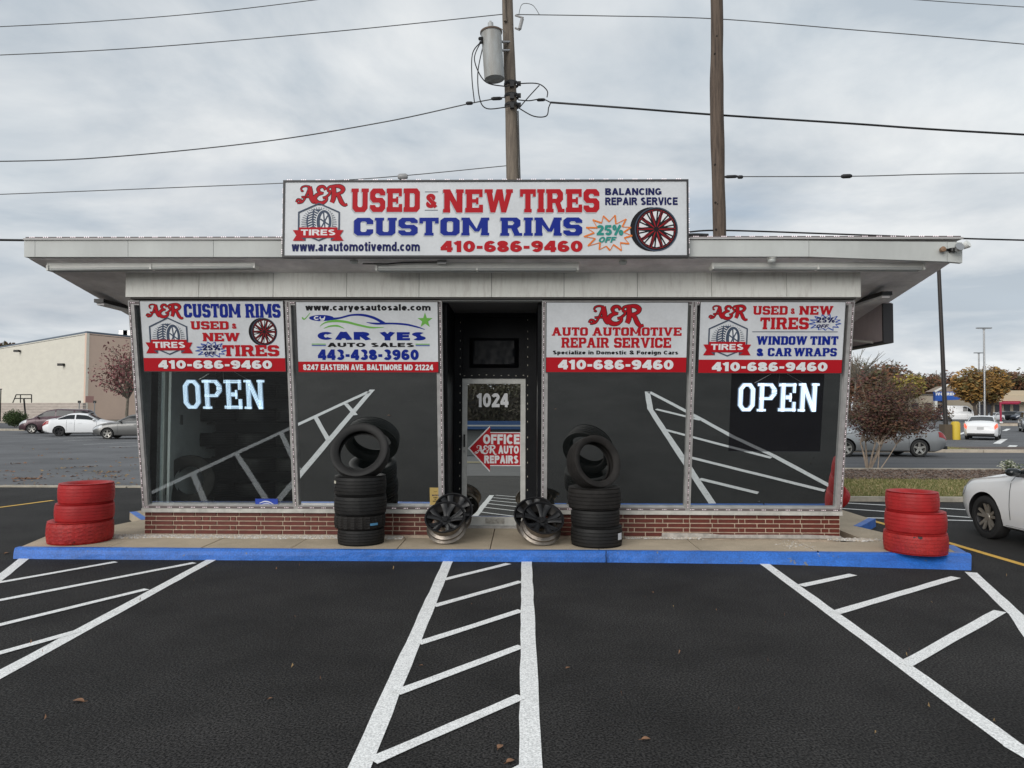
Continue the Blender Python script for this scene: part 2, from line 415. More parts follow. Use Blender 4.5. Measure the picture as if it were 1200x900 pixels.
# returns of the curb at both ends and the notches further back
def curb_run(P, w_=.13, z0=-.01):
    P = [Vector((p[0], p[1], 0)) for p in P]
    for a, b in zip(P[:-1], P[1:]):
        d = (b - a).normalized(); nn = Vector((-d.y, d.x, 0)) * w_
        mb.add([a + Vector((0, 0, z0)), b + Vector((0, 0, z0)), b + nn + Vector((0, 0, z0)), a + nn + Vector((0, 0, z0)),
                a + Vector((0, 0, ZS + .002)), b + Vector((0, 0, ZS + .002)), b + nn + Vector((0, 0, ZS + .002)), a + nn + Vector((0, 0, ZS + .002))],
               [(0, 1, 5, 4), (1, 2, 6, 5), (2, 3, 7, 6), (3, 0, 4, 7), (4, 5, 6, 7)])
fl, fr_ = front[0], front[-1]
NL = [G(57, 627, ZS), G(164, 609, ZS), G(152, 600, ZS)]
NR = [G(1113, 639, ZS), G(1002, 616, ZS), G(1018, 607, ZS)]
curb_run([(NL[2].x, NL[2].y), (NL[1].x + .02, NL[1].y)], .1)
curb_run([(NR[1].x - .02, NR[1].y), (NR[2].x, NR[2].y)], -.1)
curb_run([(fr_.x, fr_.y + .09), (NR[0].x + .05, NR[0].y)], .12)
cb = struct('blue_curb', mb, blue_paint)
mb = MB()
for px_ in (710, 958):
    a_ = G(px_, 647, ZS)
    for k_ in range(5): mb.box((a_.x + .006 * noise.noise(Vector((k_ * 3.1, px_, 0))), a_.y - .012, .02 + k_ * .027), (.007, .03, .028))
struct('curb_crack', mb, mat('crack_dark', (.012, .012, .014), .9))
cb['label'] = 'bright blue painted curb along the front edge of the sidewalk'
bv = None
# slabs
walk = link('sidewalk', None); walk['kind'] = 'structure'
edges_x = [fl.x, G(130, 640, ZS).x, G(240, 640, ZS).x, G(345, 640, ZS).x, G(468, 640, ZS).x, G(575, 640, ZS).x, G(700, 640, ZS).x, G(815, 640, ZS).x, G(945, 640, ZS).x, fr_.x]
def fy(x):
    for a, b in zip(front[:-1], front[1:]):
        if a.x <= x <= b.x or b is front[-1]: return a.y + (b.y - a.y) * (x - a.x) / (b.x - a.x) + .07
    return front[0].y + .07
for i, (a, b) in enumerate(zip(edges_x[:-1], edges_x[1:])):
    g_ = .006; a2, b2 = a + g_, b - g_
    dz = rnd.uniform(-.002, .001)
    if i == 0: pts = [(a2 + .02, fy(a2)), (b2, fy(b2)), (b2, 9.35), (NL[0].x + .5, 9.35), (NL[0].x, NL[0].y)]
    elif i == len(edges_x) - 2: pts = [(a2, fy(a2)), (b2 - .02, fy(b2)), (NR[0].x, NR[0].y), (NR[0].x - .4, 9.2), (a2, 9.2)]
    else: pts = [(a2, fy(a2)), (b2, fy(b2)), (b2, 9.3 if b < 4.3 else 9.2), (a2, 9.3)]
    m2 = MB().slab(pts, -.01, ZS + dz)
    obj('concrete_slab', m2, concrete, walk, fix=True)
# side runs behind the stacks to the notches, and back along the building
for pts in ([(NL[0].x + .2, 9.0 + .36), (-5.0, 9.36), (-5.0, 13.5), (-5.6, 13.5), (NL[2].x, NL[2].y), (NL[1].x, NL[1].y)],
            [(NR[0].x - .2, 9.21), (4.45, 9.21), (4.45, 13.5), (NR[2].x, 13.5), (NR[2].x, NR[2].y), (NR[1].x, NR[1].y)]):
    obj('concrete_slab', MB().slab(pts, -.01, ZS - .003), concrete, walk, fix=True)
xj = edges_x[5]
for a, b in ((AY(521, 598, 9.4).x + .05, xj - .006), (xj + .006, AY(634, 598, 9.4).x - .05)): obj('concrete_slab', MB().slab([(a, 9.302), (b, 9.302), (b, 10.7), (a, 10.7)], -.01, ZS - .001), concrete, walk, fix=True)
# backing so the joints read dark
obj('joint_bed', MB().slab([(fl.x + .1, fl.y + .1), (fr_.x - .1, fr_.y + .12), (fr_.x - .4, 9.2), (fl.x + .5, 9.3)], -.015, ZS - .03), mat('joint_dirt', (.05, .045, .04), .95), walk, fix=True)

# ============================================================ LETTERING (drawn shapes, thin raised print)
ink = {k: mat('ink_' + k, c, .5, spec=.15) for k, c in dict(red=(.43, .010, .018), blue=(.007, .022, .24), navy=(.008, .011, .085), white=(.74, .75, .76), black=(.012, .012, .014),
       green=(.16, .42, .08), teal=(.03, .26, .22), orange=(.75, .2, .04), slate=(.06, .08, .12), grey=(.3, .31, .33), lblue=(.03, .08, .36), shade=(.42, .44, .46)).items()}
sign_white = mat('sign_panel_white', (.62, .64, .66), .42, var=.09, vscale=1.6, spec=.4, bump=.25, bscale=1.6, fine=.02, fscale=30)
class Slab:
    H = 10.0
    def __init__(s, Sw=2.7, Th=2.1, c=1.5, e=.55): s.S, s.T, s.c, s.e = Sw, Th, c, e
    def rect(s, x0, y0, x1, y1): return [(x0, y0), (x1, y0), (x1, y1), (x0, y1)]
    def oct(s, x0, y0, x1, y1, ks, T_=None):
        S_, T_, c = s.S, T_ or s.T, min(s.c, (y1 - y0) * .33); ci = max(.35, c - .9)
        o_ = [(x0 + c, y0), (x1 - c, y0), (x1, y0 + c), (x1, y1 - c), (x1 - c, y1), (x0 + c, y1), (x0, y1 - c), (x0, y0 + c)]
        a0, b0, a1, b1 = x0 + S_, y0 + T_, x1 - S_, y1 - T_
        i_ = [(a0 + ci, b0), (a1 - ci, b0), (a1, b0 + ci), (a1, b1 - ci), (a1 - ci, b1), (a0 + ci, b1), (a0, b1 - ci), (a0, b0 + ci)]
        names = ['b', 'br', 'r', 'tr', 't', 'tl', 'l', 'bl']
        return [[o_[k], o_[(k + 1) % 8], i_[(k + 1) % 8], i_[k]] for k in range(8) if names[k] in ks]
    def stem(s, x, y0=0, y1=10, ser='tb', el=None, er=None):
        el = s.e if el is None else el; er = s.e if er is None else er
        r = [s.rect(x, y0, x + s.S, y1)]; h = s.T * .75
        if 't' in ser: r.append(s.rect(x - el, y1 - h, x + s.S + er, y1))
        if 'b' in ser: r.append(s.rect(x - el, y0, x + s.S + er, y0 + h))
        return r
    def g(s, ch):
        S_, T_, e, c = s.S, s.T, s.e, s.c; q = s.rect; W = 8.0; h = T_ * .75
        full = ['b', 'br', 'r', 'tr', 't', 'tl', 'l', 'bl']
        if ch == 'O': return s.oct(0, 0, W, 10, full), W
        if ch == 'C': return s.oct(0, 0, W, 10, ['b', 'br', 'tr', 't', 'tl', 'l', 'bl']) + [q(W - S_, 6.4, W, 10 - c), q(W - S_, c, W, 3.6)], W
        if ch == 'U': return s.oct(e, 0, W + e, 10, ['b', 'br', 'bl']) + [q(e, c, e + S_, 10), q(W + e - S_, c, W + e, 10), q(0, 10 - h, S_ + 2 * e, 10), q(W - S_, 10 - h, W + 2 * e, 10)], W + 2 * e
        if ch == 'D': return s.oct(e, 0, W + e, 10, ['br', 'r', 'tr']) + [q(e, 0, e + S_, 10), q(0, 10 - T_, W + e - c, 10), q(0, 0, W + e - c, T_)], W + e
        if ch in 'PR':
            r = s.oct(e, 4, W + e, 10, ['br', 'r', 'tr']) + s.stem(e) + [q(0, 10 - T_ * .9, W + e - c, 10), q(e, 4, W + e - c, 4 + T_ * .9)]
            if ch == 'R': r += [[(W + e - S_ - 1.4, 4.4), (W + e - S_ + .3, 0), (W + e + .2, 0), (W + e - 1.5, 4.6)], q(W + e - S_, 0, W + 2 * e + .2, h)]
            return r, W + (2 * e + .2 if ch == 'R' else e)
        if ch == 'S':
            m = (10 - T_) / 2
            return s.oct(0, m, W, 10, ['bl', 'l', 'tl', 't', 'tr']) + s.oct(0, 0, W, m + T_, ['tr', 'r', 'br', 'b', 'bl']) + [q(c, m, W - c, m + T_), q(W - S_, 7.0, W, 10 - c), q(0, c, S_, 3.0)], W
        if ch == 'E': return s.stem(e, ser='') + [q(0, 10 - T_, W, 10), q(0, 0, W + .2, T_), q(e + S_, 4.2, W - 1.9, 5.8), q(W - 1.6, 6.6, W, 10), q(W - 1.6, 0, W + .2, 3.4), q(W - 3.0, 3.5, W - 1.9, 6.5)], W + .2
        if ch == 'T': x = 4 - S_ / 2; return s.stem(x, ser='b') + [q(0, 10 - T_, W, 10), q(0, 6.7, 1.5, 10), q(W - 1.5, 6.7, W, 10)], W
        if ch == 'I': return s.stem(e), S_ + 2 * e
        if ch == 'N': return s.stem(e, er=.1) + s.stem(6.3, el=.3, ser='t') + [q(6.3, 0, 6.3 + S_, 3), [(e, 10), (e + S_, 10), (6.3 + S_, 0), (6.3, 0)]], 6.3 + S_ + e
        if ch == 'M': return s.stem(e, er=.2) + s.stem(8.3, el=.2) + [[(e, 10), (e + S_, 10), (5.6 + S_ / 2 + .2, 2.2), (5.6 + S_ / 2 - 1.3, 2.2)], [(8.3, 10), (8.3 + S_, 10), (5.6 + S_ / 2 + .4, 2.2), (5.6 + S_ / 2 - 1.1, 2.2)]], 8.3 + S_ + e
        if ch == 'V': return [[(e, 10), (e + S_, 10), (5.8, 0), (3.8, 0)], [(9.2 - S_, 10), (9.2, 10), (6.1, 0), (4.1, 0)], q(0, 10 - h, S_ + 2 * e, 10), q(9.2 - S_ - e, 10 - h, 9.2 + e, 10)], 9.2 + e
        if ch == 'W':
            r = []
            for x in (e, e + 5.0): r += [[(x, 10), (x + S_, 10), (x + 4.4, 0), (x + 2.2, 0)], [(x + 6.6 - S_ * .6, 10), (x + 6.6 + S_ * .3, 10), (x + 4.4, 0), (x + 2.4, 0)]]
            return r + [q(0, 10 - h, S_ + 2 * e, 10), q(11.6 - S_ * .6 - .1, 10 - h, 12.5 + e, 10)], 12.5 + e
        if ch == 'A': return [[(3.3, 10), (6.3, 10), (S_ * .75 + .5, 0), (.5, 0)], [(3.6, 10), (6.4, 10), (9.4, 0), (9.4 - S_, 0)], q(2.4, 2.6, 7.4, 4.4), q(0, 0, S_ + .8, h), q(9.2 - S_ - .3, 0, 10, h)], 10
        if ch == ' ': return [], 3.5
        raise KeyError(ch)
    def text(s, txt, x0, y0, x1, y1, sp=.55):
        P = []; x = 0
        for ch in txt:
            ps, w_ = s.g(ch); P += [[(a + x, b) for a, b in p] for p in ps]; x += w_ + sp
        x -= sp; kx = (x1 - x0) / x; ky = (y1 - y0) / 10
        return [[(x0 + a * kx, y0 + b * ky) for a, b in p] for p in P]
SL = Slab(); SLN = Slab(Sw=3.0, Th=1.9, c=1.6, e=.45); SLO = Slab(Sw=2.3, Th=1.25, c=2.0, e=.9)

class Print:
    """flat print on a board whose local x runs right, y up, z out; coordinates given in drawing units with y down"""
    def __init__(s, parent, W, H, dw, dh, z0=.001, inv=None):
        s.p, s.W, s.H, s.kx, s.ky, s.z, s.inv = parent, W, H, W / dw, H / dh, z0, inv
    def q(s, x, y): return (x * s.kx - s.W / 2, s.H / 2 - y * s.ky)
    def out(s, polys, color, name='lettering', step=.000012, z=None, th=0):
        mb = MB(); z = s.z if z is None else z
        for i, P in enumerate(polys):
            pts = [s.q(*p) for p in P]
            if sum(pts[k - 1][0] * pts[k][1] - pts[k][0] * pts[k - 1][1] for k in range(len(pts))) < 0: pts = pts[::-1]
            zz = z + (i % 12) * step
            if len(pts) <= 4: mb.poly([(a, b, zz) for a, b in pts])
            else:
                mb.add([(a, b, zz) for a, b in pts], [tuple(t) for t in tessellate_polygon([[Vector((a, b, 0)) for a, b in pts]])])
        me = mb.mesh(name, ink[color] if isinstance(color, str) else color)
        bm = bmesh.new(); bm.from_mesh(me); bm.normal_update()
        for f in bm.faces:
            if f.normal.z < 0: f.normal_flip()
        bm.to_mesh(me); bm.free()
        o = link(name, me, s.p)
        if s.inv is not None: o.matrix_local = s.inv
        s.z += .00022; return o
    def slab(s, txt, x0, y0, x1, y1, color, font=SL, sp=.55, outline=None, sh=0):
        P = font.text(txt, x0, y1, x1, y0, sp)
        if outline: s.out([fat(p, outline[1]) for p in P], outline[0])
        return s.out(P, color)
    def sans(s, txt, x0, y0, x1, y1, color, bold=.02, shear=0, outline=None):
        if outline: s._sans(txt, x0, y0, x1, y1, outline[0], bold + outline[1], shear, grow=True)
        return s._sans(txt, x0, y0, x1, y1, color, bold, shear)
    def _sans(s, txt, x0, y0, x1, y1, color, bold, shear, grow=False):
        return s.out(SANS(txt, x0, y0, x1, y1, 1.9 + bold * 16, shear), color)
    def box(s, x0, y0, x1, y1, color, name='band'): return s.out([[(x0, y0), (x1, y0), (x1, y1), (x0, y1)]], color, name)
    def ribbon(s, strokes, color, name='logo', grow=0, z=None):
        P = []
        for pts, ws in strokes:
            pp = spline(pts, 7); n = len(pp)
            if not isinstance(ws, (list, tuple)): ws = [ws, ws]
            Lq, Rq = [], []
            for i, p in enumerate(pp):
                a = pp[max(i - 1, 0)]; b = pp[min(i + 1, n - 1)]; dx_, dy_ = b[0] - a[0], b[1] - a[1]; l_ = math.hypot(dx_, dy_) or 1
                t = i / (n - 1) * (len(ws) - 1); k = min(int(t), len(ws) - 2); wd = (ws[k] + (ws[k + 1] - ws[k]) * (t - k)) / 2 + grow
                nx_, ny_ = -dy_ / l_ * wd, dx_ / l_ * wd
                Lq.append((p[0] + nx_, p[1] + ny_)); Rq.append((p[0] - nx_, p[1] - ny_))
            for i in range(n - 1): P.append([Lq[i], Lq[i + 1], Rq[i + 1], Rq[i]])
        return s.out(P, color, name, step=.000006, z=z)
def ribm(pts, t, closed=False):
    """mitred band of thickness t along a polyline, as quads"""
    n = len(pts); Lq, Rq = [], []
    for i in range(n):
        a = pts[i - 1] if (i or closed) else None; c = pts[(i + 1) % n] if (i < n - 1 or closed) else None; p = pts[i]
        def un(u, v):
            dx_, dy_ = v[0] - u[0], v[1] - u[1]; l_ = math.hypot(dx_, dy_) or 1; return dx_ / l_, dy_ / l_
        d0 = un(a, p) if a else un(p, c); d1 = un(p, c) if c else d0
        nx_, ny_ = -(d0[1] + d1[1]), d0[0] + d1[0]; l_ = math.hypot(nx_, ny_) or 1; nx_, ny_ = nx_ / l_, ny_ / l_
        k = t / 2 / max(.42, nx_ * -d0[1] + ny_ * d0[0])
        Lq.append((p[0] + nx_ * k, p[1] + ny_ * k)); Rq.append((p[0] - nx_ * k, p[1] - ny_ * k))
    m = n if closed else n - 1
    return [[Lq[i], Lq[(i + 1) % n], Rq[(i + 1) % n], Rq[i]] for i in range(m)]
def sglyph(ch, t):
    """bold grotesque glyphs: (open or closed centre lines), advance width; cap height 10, x-height 7.4"""
    h = t / 2
    def E(cx, cy, rx, ry, a0, a1, n=9): return [(cx + rx * cos(R(a0 + (a1 - a0) * i / n)), cy + ry * sin(R(a0 + (a1 - a0) * i / n))) for i in range(n + 1)]
    def full(w_, y0, y1): return (E(w_ / 2, (y0 + y1) / 2, w_ / 2 - h, (y1 - y0) / 2 - h, 0, 360, 20)[:-1], 1)
    o = lambda *p: (list(p), 0)
    W = 7.4; T_ = 10 - h; X = 7.4; XT = X - h; w5 = 6.4
    if ch == ' ': return [], 3.0
    if ch == '.': return [o((0, h), (t, h))], t
    if ch == '-': return [o((.2, 4.2), (3.6, 4.2))], 3.8
    if ch == '0': return [full(6.9, 0, 10)], 6.9
    if ch == '1': return [o((3.6 - h + .6, 0), (3.6 - h + .6, 10)), o((0.3, 7.2), (3.2, 9.0))], 4.6
    if ch == '2': return [(E(3.3, 7.2, 3.3 - h + .2, 2.8 - h, 170, -35) + [(h + .2, h + .2)], 0), o((0, h), (6.8, h))], 6.8
    if ch == '3': return [(E(3.2, 7.4, 3.0 - h, 2.6 - h + .1, 155, -90) , 0), (E(3.2, 2.9, 3.4 - h, 2.9 - h + .1, 90, -155), 0)], 6.7
    if ch == '4': return [o((5.0, 0), (5.0, 10)), o((4.6, 9.4), (.9, 3.2)), o((0, 2.9), (7, 2.9))], 7
    if ch == '5': return [o((6.3, T_), (1.4, T_)), o((1.6, 9.6), (1.0, 4.9)), (E(3.3, 3.2, 3.4 - h, 3.2 - h + .1, 125, -155), 0)], 6.7
    if ch == '6': return [full(6.8, 0, 6.4), (E(3.6, 5.2, 3.6 - h, 4.8 - h, 180, 45), 0), o((h, 3), (h, 5.4))], 6.8
    if ch == '9': return [full(6.8, 3.6, 10), (E(3.2, 4.8, 3.6 - h, 4.8 - h, 0, -135), 0), o((6.8 - h, 4.6), (6.8 - h, 7))], 6.8
    if ch == '7': return [o((0, T_), (6.8, T_)), o((5.7, 9.4), (2.3, 0))], 6.8
    if ch == '8': return [full(6.2, 4.7, 10) , full(6.8, 0, 5.9)], 6.8
    if ch == '%': return [([(a * .5, 5 + b * .5) for a, b in full(7, 0, 10)[0]], 2), ([(6.2 + a * .5, b * .5) for a, b in full(7, 0, 10)[0]], 2), o((2.3, 0), (7.2, 10))], 9.6
    if ch == '&': return [(E(3.4, 7.7, 2.3 - h * .3, 2.3 - h * .6, -60, 240, 12) + [(7.0, .6)], 0), (E(3.2, 2.8, 3.2 - h, 2.8 - h, 130, 360, 10) + [(6.6, 4.6)], 0)], 7.8
    if ch == 'A': return [o((h * .9, 0), (3.9, 10)), o((7.8 - h * .9, 0), (3.9, 10)), o((1.8, 3.2), (6, 3.2))], 7.8
    if ch == 'B': return [o((h, 0), (h, 10)), ([(h, T_)] + E(4.3, 7.5 - .1, 2.6 - h, 2.5 - h + .1, 90, -90) + [(h, 5.1)], 0), ([(h, 5.1)] + E(4.3, 2.7, 3.0 - h, 2.7 - h, 90, -90) + [(h, h)], 0)], 7.2
    if ch == 'C': return [(E(3.8, 5, 3.8 - h, 5 - h, 42, 318, 16), 0)], 7.2
    if ch == 'G': return [(E(3.8, 5, 3.8 - h, 5 - h, 42, 330, 16), 0), o((4.2, 4.4), (7.6, 4.4)), o((7.6 - h, 4.6), (7.6 - h, 1.0))], 7.6
    if ch == 'D': return [o((h, 0), (h, 10)), ([(h, T_)] + E(3.4, 5, 3.9 - h, 5 - h, 90, -90, 12) + [(h, h)], 0)], 7.3
    if ch == 'E': return [o((h, 0), (h, 10)), o((h, T_), (6.3, T_)), o((h, 5.1), (5.9, 5.1)), o((h, h), (6.4, h))], 6.4
    if ch == 'F': return [o((h, 0), (h, 10)), o((h, T_), (6.2, T_)), o((h, 5.0), (5.7, 5.0))], 6.2
    if ch == 'H': return [o((h, 0), (h, 10)), o((W - h, 0), (W - h, 10)), o((h, 5.1), (W - h, 5.1))], W
    if ch == 'I': return [o((h, 0), (h, 10))], t
    if ch == 'L': return [o((h, 0), (h, 10)), o((h, h), (6, h))], 6
    if ch == 'M': return [o((h, 0), (h, 10)), o((8.8 - h, 0), (8.8 - h, 10)), o((h * .9, 10), (4.4, .6)), o((8.8 - h * .9, 10), (4.4, .6))], 8.8
    if ch == 'N': return [o((h, 0), (h, 10)), o((W - h, 0), (W - h, 10)), o((h, 10), (W - h, 0))], W
    if ch == 'O': return [full(8, 0, 10)], 8
    if ch in 'PR': return [o((h, 0), (h, 10)), ([(h, T_)] + E(4.2, 7.1, 2.9 - h, 2.9 - h, 90, -90) + [(h, 4.2 + h)], 0)] + ([o((4.2, 4.6), (6.6, 0))] if ch == 'R' else []), 7.4 if ch == 'R' else 7.1
    if ch == 'S': return [(E(3.5, 7.35, 3.2 - h, 2.65 - h + .0, 30, 250, 10) + E(3.5, 2.75, 3.4 - h, 2.75 - h, 75, -150, 10), 0)], 7
    if ch == 'T': return [o((3.5, 0), (3.5, 10)), o((0, T_), (7, T_))], 7
    if ch == 'U': return [([(h, 10)] + E(3.7, 3.7, 3.7 - h, 3.7 - h, 180, 360) + [(W - h, 10)], 0)], W
    if ch == 'V': return [o((h * .9, 10), (3.8, 0)), o((7.6 - h * .9, 10), (3.8, 0))], 7.6
    if ch == 'Y': return [o((h * .9, 10), (3.8, 4.4)), o((7.6 - h * .9, 10), (3.8, 4.4)), o((3.8, 4.8), (3.8, 0))], 7.6
    if ch == 'W': return [o((h * .8, 10), (2.9, 0)), o((2.9, 0), (5.3, 10)), o((5.3, 10), (7.7, 0)), o((7.7, 0), (10.6 - h * .8, 10))], 10.6
    if ch == "'": return [o((h, 6.5), (h, 10))], t
    if ch == 'a': return [(E(2.9, 4.9, 2.7 - h, 2.5 - h, 150, 20, 6) + [(5.8 - h, 4.2), (5.8 - h, 0)], 0), ([(5.4 - h, 4.0)] + E(2.7, 2.1, 2.7 - h, 2.1 - h, 90, 330, 8), 0)], 6
    if ch in 'dbqpg':
        st_ = {'d': (5.9 - h, 0, 10), 'b': (h, 0, 10), 'q': (5.9 - h, -2.6, X), 'p': (h, -2.6, X), 'g': (5.9 - h, -.6, X)}[ch]
        return [full(6.0, 0, X), o((st_[0], st_[1]), (st_[0], st_[2]))] + ([(E(3, -.4, 2.9 - h, 2.2 - h * .4, 0, -150, 8), 0)] if ch == 'g' else []), 6.0
    if ch == 'c': return [(E(3.1, X / 2, 3.1 - h, X / 2 - h, 45, 315, 12), 0)], 5.7
    if ch == 'e': return [([(.6, 3.6), (5.9, 3.6)], 0), (E(3.1, X / 2, 3.1 - h, X / 2 - h, 0, 318, 14), 0)], 6.1
    if ch == 'f': return [(E(3.4, 8.1, 1.9, 1.9 - h * .6, 80, 180, 5) + [(1.5, 0)], 0), o((0, 6.6), (3.6, 6.6))], 3.7
    if ch == 'i': return [o((h, 0), (h, X)), o((h, 8.4), (h, 10))], t
    if ch == 'l': return [o((h, 0), (h, 10))], t
    if ch in 'nmr':
        r_ = [o((h, 0), (h, X))]
        if ch == 'r': return r_ + [(E(3.6, 4.3, 3.6 - h, 3.1 - h, 170, 88, 5), 0)], 4.0
        r_.append((E(3.1, X - 3.1, 3.1 - h, 3.1 - h, 175, 0, 7) + [(6.1 - h, 0)], 0))
        if ch == 'm': r_.append((E(7.0, X - 3.1, 3.0 - h, 3.1 - h, 175, 0, 7) + [(9.9 - h, 0)], 0)); return r_, 9.9
        return r_, 6.1
    if ch == 'o': return [full(6.3, 0, X)], 6.3
    if ch == 's': return [(E(2.8, 5.35, 2.6 - h, 2.05 - h, 25, 250, 8) + E(2.8, 2.1, 2.8 - h, 2.1 - h, 75, -150, 8), 0)], 5.6
    if ch == 't': return [o((2.0, 0.4), (2.0, 9.4)), o((0, 6.6), (3.9, 6.6)), o((1.6, h * .8), (3.9, h * .8))], 4.0
    if ch == 'u': return [([(h, X)] + E(3.0, 3.0, 3.0 - h, 3.0 - h, 180, 360, 7) , 0), o((6.0 - h, 0), (6.0 - h, X))], 6.0
    if ch == 'v': return [o((h * .8, X), (3.0, 0)), o((6.0 - h * .8, X), (3.0, 0))], 6.0
    if ch == 'w': return [o((h * .8, X), (2.3, 0)), o((2.3, 0), (4.3, X)), o((4.3, X), (6.3, 0)), o((6.3, 0), (8.6 - h * .8, X))], 8.6
    if ch == 'y': return [o((h * .8, X), (3.0, .4)), o((6.0 - h * .8, X), (2.2, -2.6))], 6.0
    if ch == 'z': return [o((.2, XT), (5.4, XT)), o((5.0, X - .4), (.5, .4)), o((0, h), (5.6, h))], 5.6
    return [o((h, 0), (h, 10))], t
def SANS(txt, x0, y0, x1, y1, t=2.3, shear=0):
    t = min(t, 2.9); P = []; x = 0
    for ch in txt:
        st_, w_ = sglyph(ch, t)
        for pts, cl in st_:
            P += [[(a + x, b) for a, b in q_] for q_ in ribm(pts, t * (.75 if cl == 2 else 1), bool(cl))]
        x += w_ + .75
    if shear: P = [[(a + b * shear, b) for a, b in q_] for q_ in P]
    xs = [a for q_ in P for a, b in q_]; ys = [b for q_ in P for a, b in q_]; a0, a1, b0, b1 = min(xs), max(xs), min(ys), max(ys)
    return [[(x0 + (a - a0) / (a1 - a0) * (x1 - x0), y1 - (b - b0) / (b1 - b0) * (y1 - y0)) for a, b in q_] for q_ in P]
def fat(p, d):
    cx = sum(a for a, b in p) / len(p); cy = sum(b for a, b in p) / len(p)
    return [(a + (d if a > cx else -d), b + (d if b > cy else -d)) for a, b in p]
def spline(P, k):
    if len(P) == 2: return [P[0], P[1]]
    o_ = []; Q = [P[0]] + list(P) + [P[-1]]
    for i in range(1, len(Q) - 2):
        p0, p1, p2, p3 = Q[i - 1:i + 3]
        for j in range(k):
            t = j / k
            o_.append(tuple(.5 * (2 * p1[a] + (p2[a] - p0[a]) * t + (2 * p0[a] - 5 * p1[a] + 4 * p2[a] - p3[a]) * t * t + (3 * p1[a] - p0[a] - 3 * p2[a] + p3[a]) * t ** 3) for a in (0, 1)))
    return o_ + [P[-1]]
# script style A & R, drawn in a 100 x 50 box
AR = [([(0, 43), (3, 36), (9, 38), (7, 44), (2, 44)], [3, 4, 3]),                           # A left foot curl
      ([(5, 44), (12, 42), (18, 30), (23, 14), (26, 3)], [3, 3.5, 3]),                        # A left leg
      ([(9, 11), (11, 4), (18, 1), (27, 3)], [2.5, 2.5, 3]), ([(9, 11), (12, 14), (14, 12)], [2.5, 2.5, 1.5]),
      ([(26, 2), (28, 18), (30, 34), (34, 43), (38, 40)], [8, 10, 8, 5, 2]),                # A right leg
      ([(10, 30), (18, 29), (32, 30)], [3, 3, 3]),
      ([(58, 11), (54, 3), (47, 3), (43, 9), (46, 17), (54, 20)], [6, 5, 6, 7, 5, 3]),          # ampersand top
      ([(52, 20), (42, 23), (36, 33), (41, 43), (51, 45), (59, 38), (60, 30)], [3, 7, 9, 9, 7, 5, 4]),
      ([(52, 32), (59, 29), (66, 20), (64, 13), (60, 14)], [4, 4, 4, 3, 2]),
      ([(73, 4), (74, 20), (73, 34), (70, 44)], [9, 10, 8]),                                # R stem
      ([(62, 12), (64, 4), (74, 1), (86, 2), (92, 9), (88, 18), (76, 22)], [4, 4, 5, 8, 9, 6, 3]),
      ([(62, 12), (66, 16), (69, 12)], [3, 4, 2]),
      ([(78, 21), (84, 28), (89, 42), (95, 50), (101, 48)], [5, 8, 9, 6, 3])]
def logo_ar(P, x0, y0, x1, y1, fillc='red', line='black', g_=.012):
    kx, ky = (x1 - x0) / 101, (y1 - y0) / 50; k = (kx + ky) / 2
    st = [([(x0 + a * kx, y0 + b * ky) for a, b in p], [w_ * k for w_ in ws]) for p, ws in AR]
    if line: P.ribbon(st, line, 'logo', grow=g_ * (x1 - x0))
    P.ribbon(st, fillc, 'logo')
def arc(cx, cy, rx, ry, a0, a1, n=16): return [(cx + rx * cos(R(a0 + (a1 - a0) * i / n)), cy - ry * sin(R(a0 + (a1 - a0) * i / n))) for i in range(n + 1)]
def ring(cx, cy, rx, ry, t, n=40):
    o_ = []
    for i in range(n):
        a, b = 2 * pi * i / n, 2 * pi * (i + 1) / n
        o_.append([(cx + rx * cos(a), cy + ry * sin(a)), (cx + rx * cos(b), cy + ry * sin(b)), (cx + (rx - t) * cos(b), cy + (ry - t) * sin(b)), (cx + (rx - t) * cos(a), cy + (ry - t) * sin(a))])
    return o_
def ell(cx, cy, rx, ry, n=36): return [(cx + rx * cos(2 * pi * i / n), cy + ry * sin(2 * pi * i / n)) for i in range(n)]
def seg(a, b, w_):
    dx_, dy_ = b[0] - a[0], b[1] - a[1]; l_ = math.hypot(dx_, dy_) or 1; nx_, ny_ = -dy_ / l_ * w_ / 2, dx_ / l_ * w_ / 2
    return [(a[0] + nx_, a[1] + ny_), (b[0] + nx_, b[1] + ny_), (b[0] - nx_, b[1] - ny_), (a[0] - nx_, a[1] - ny_)]
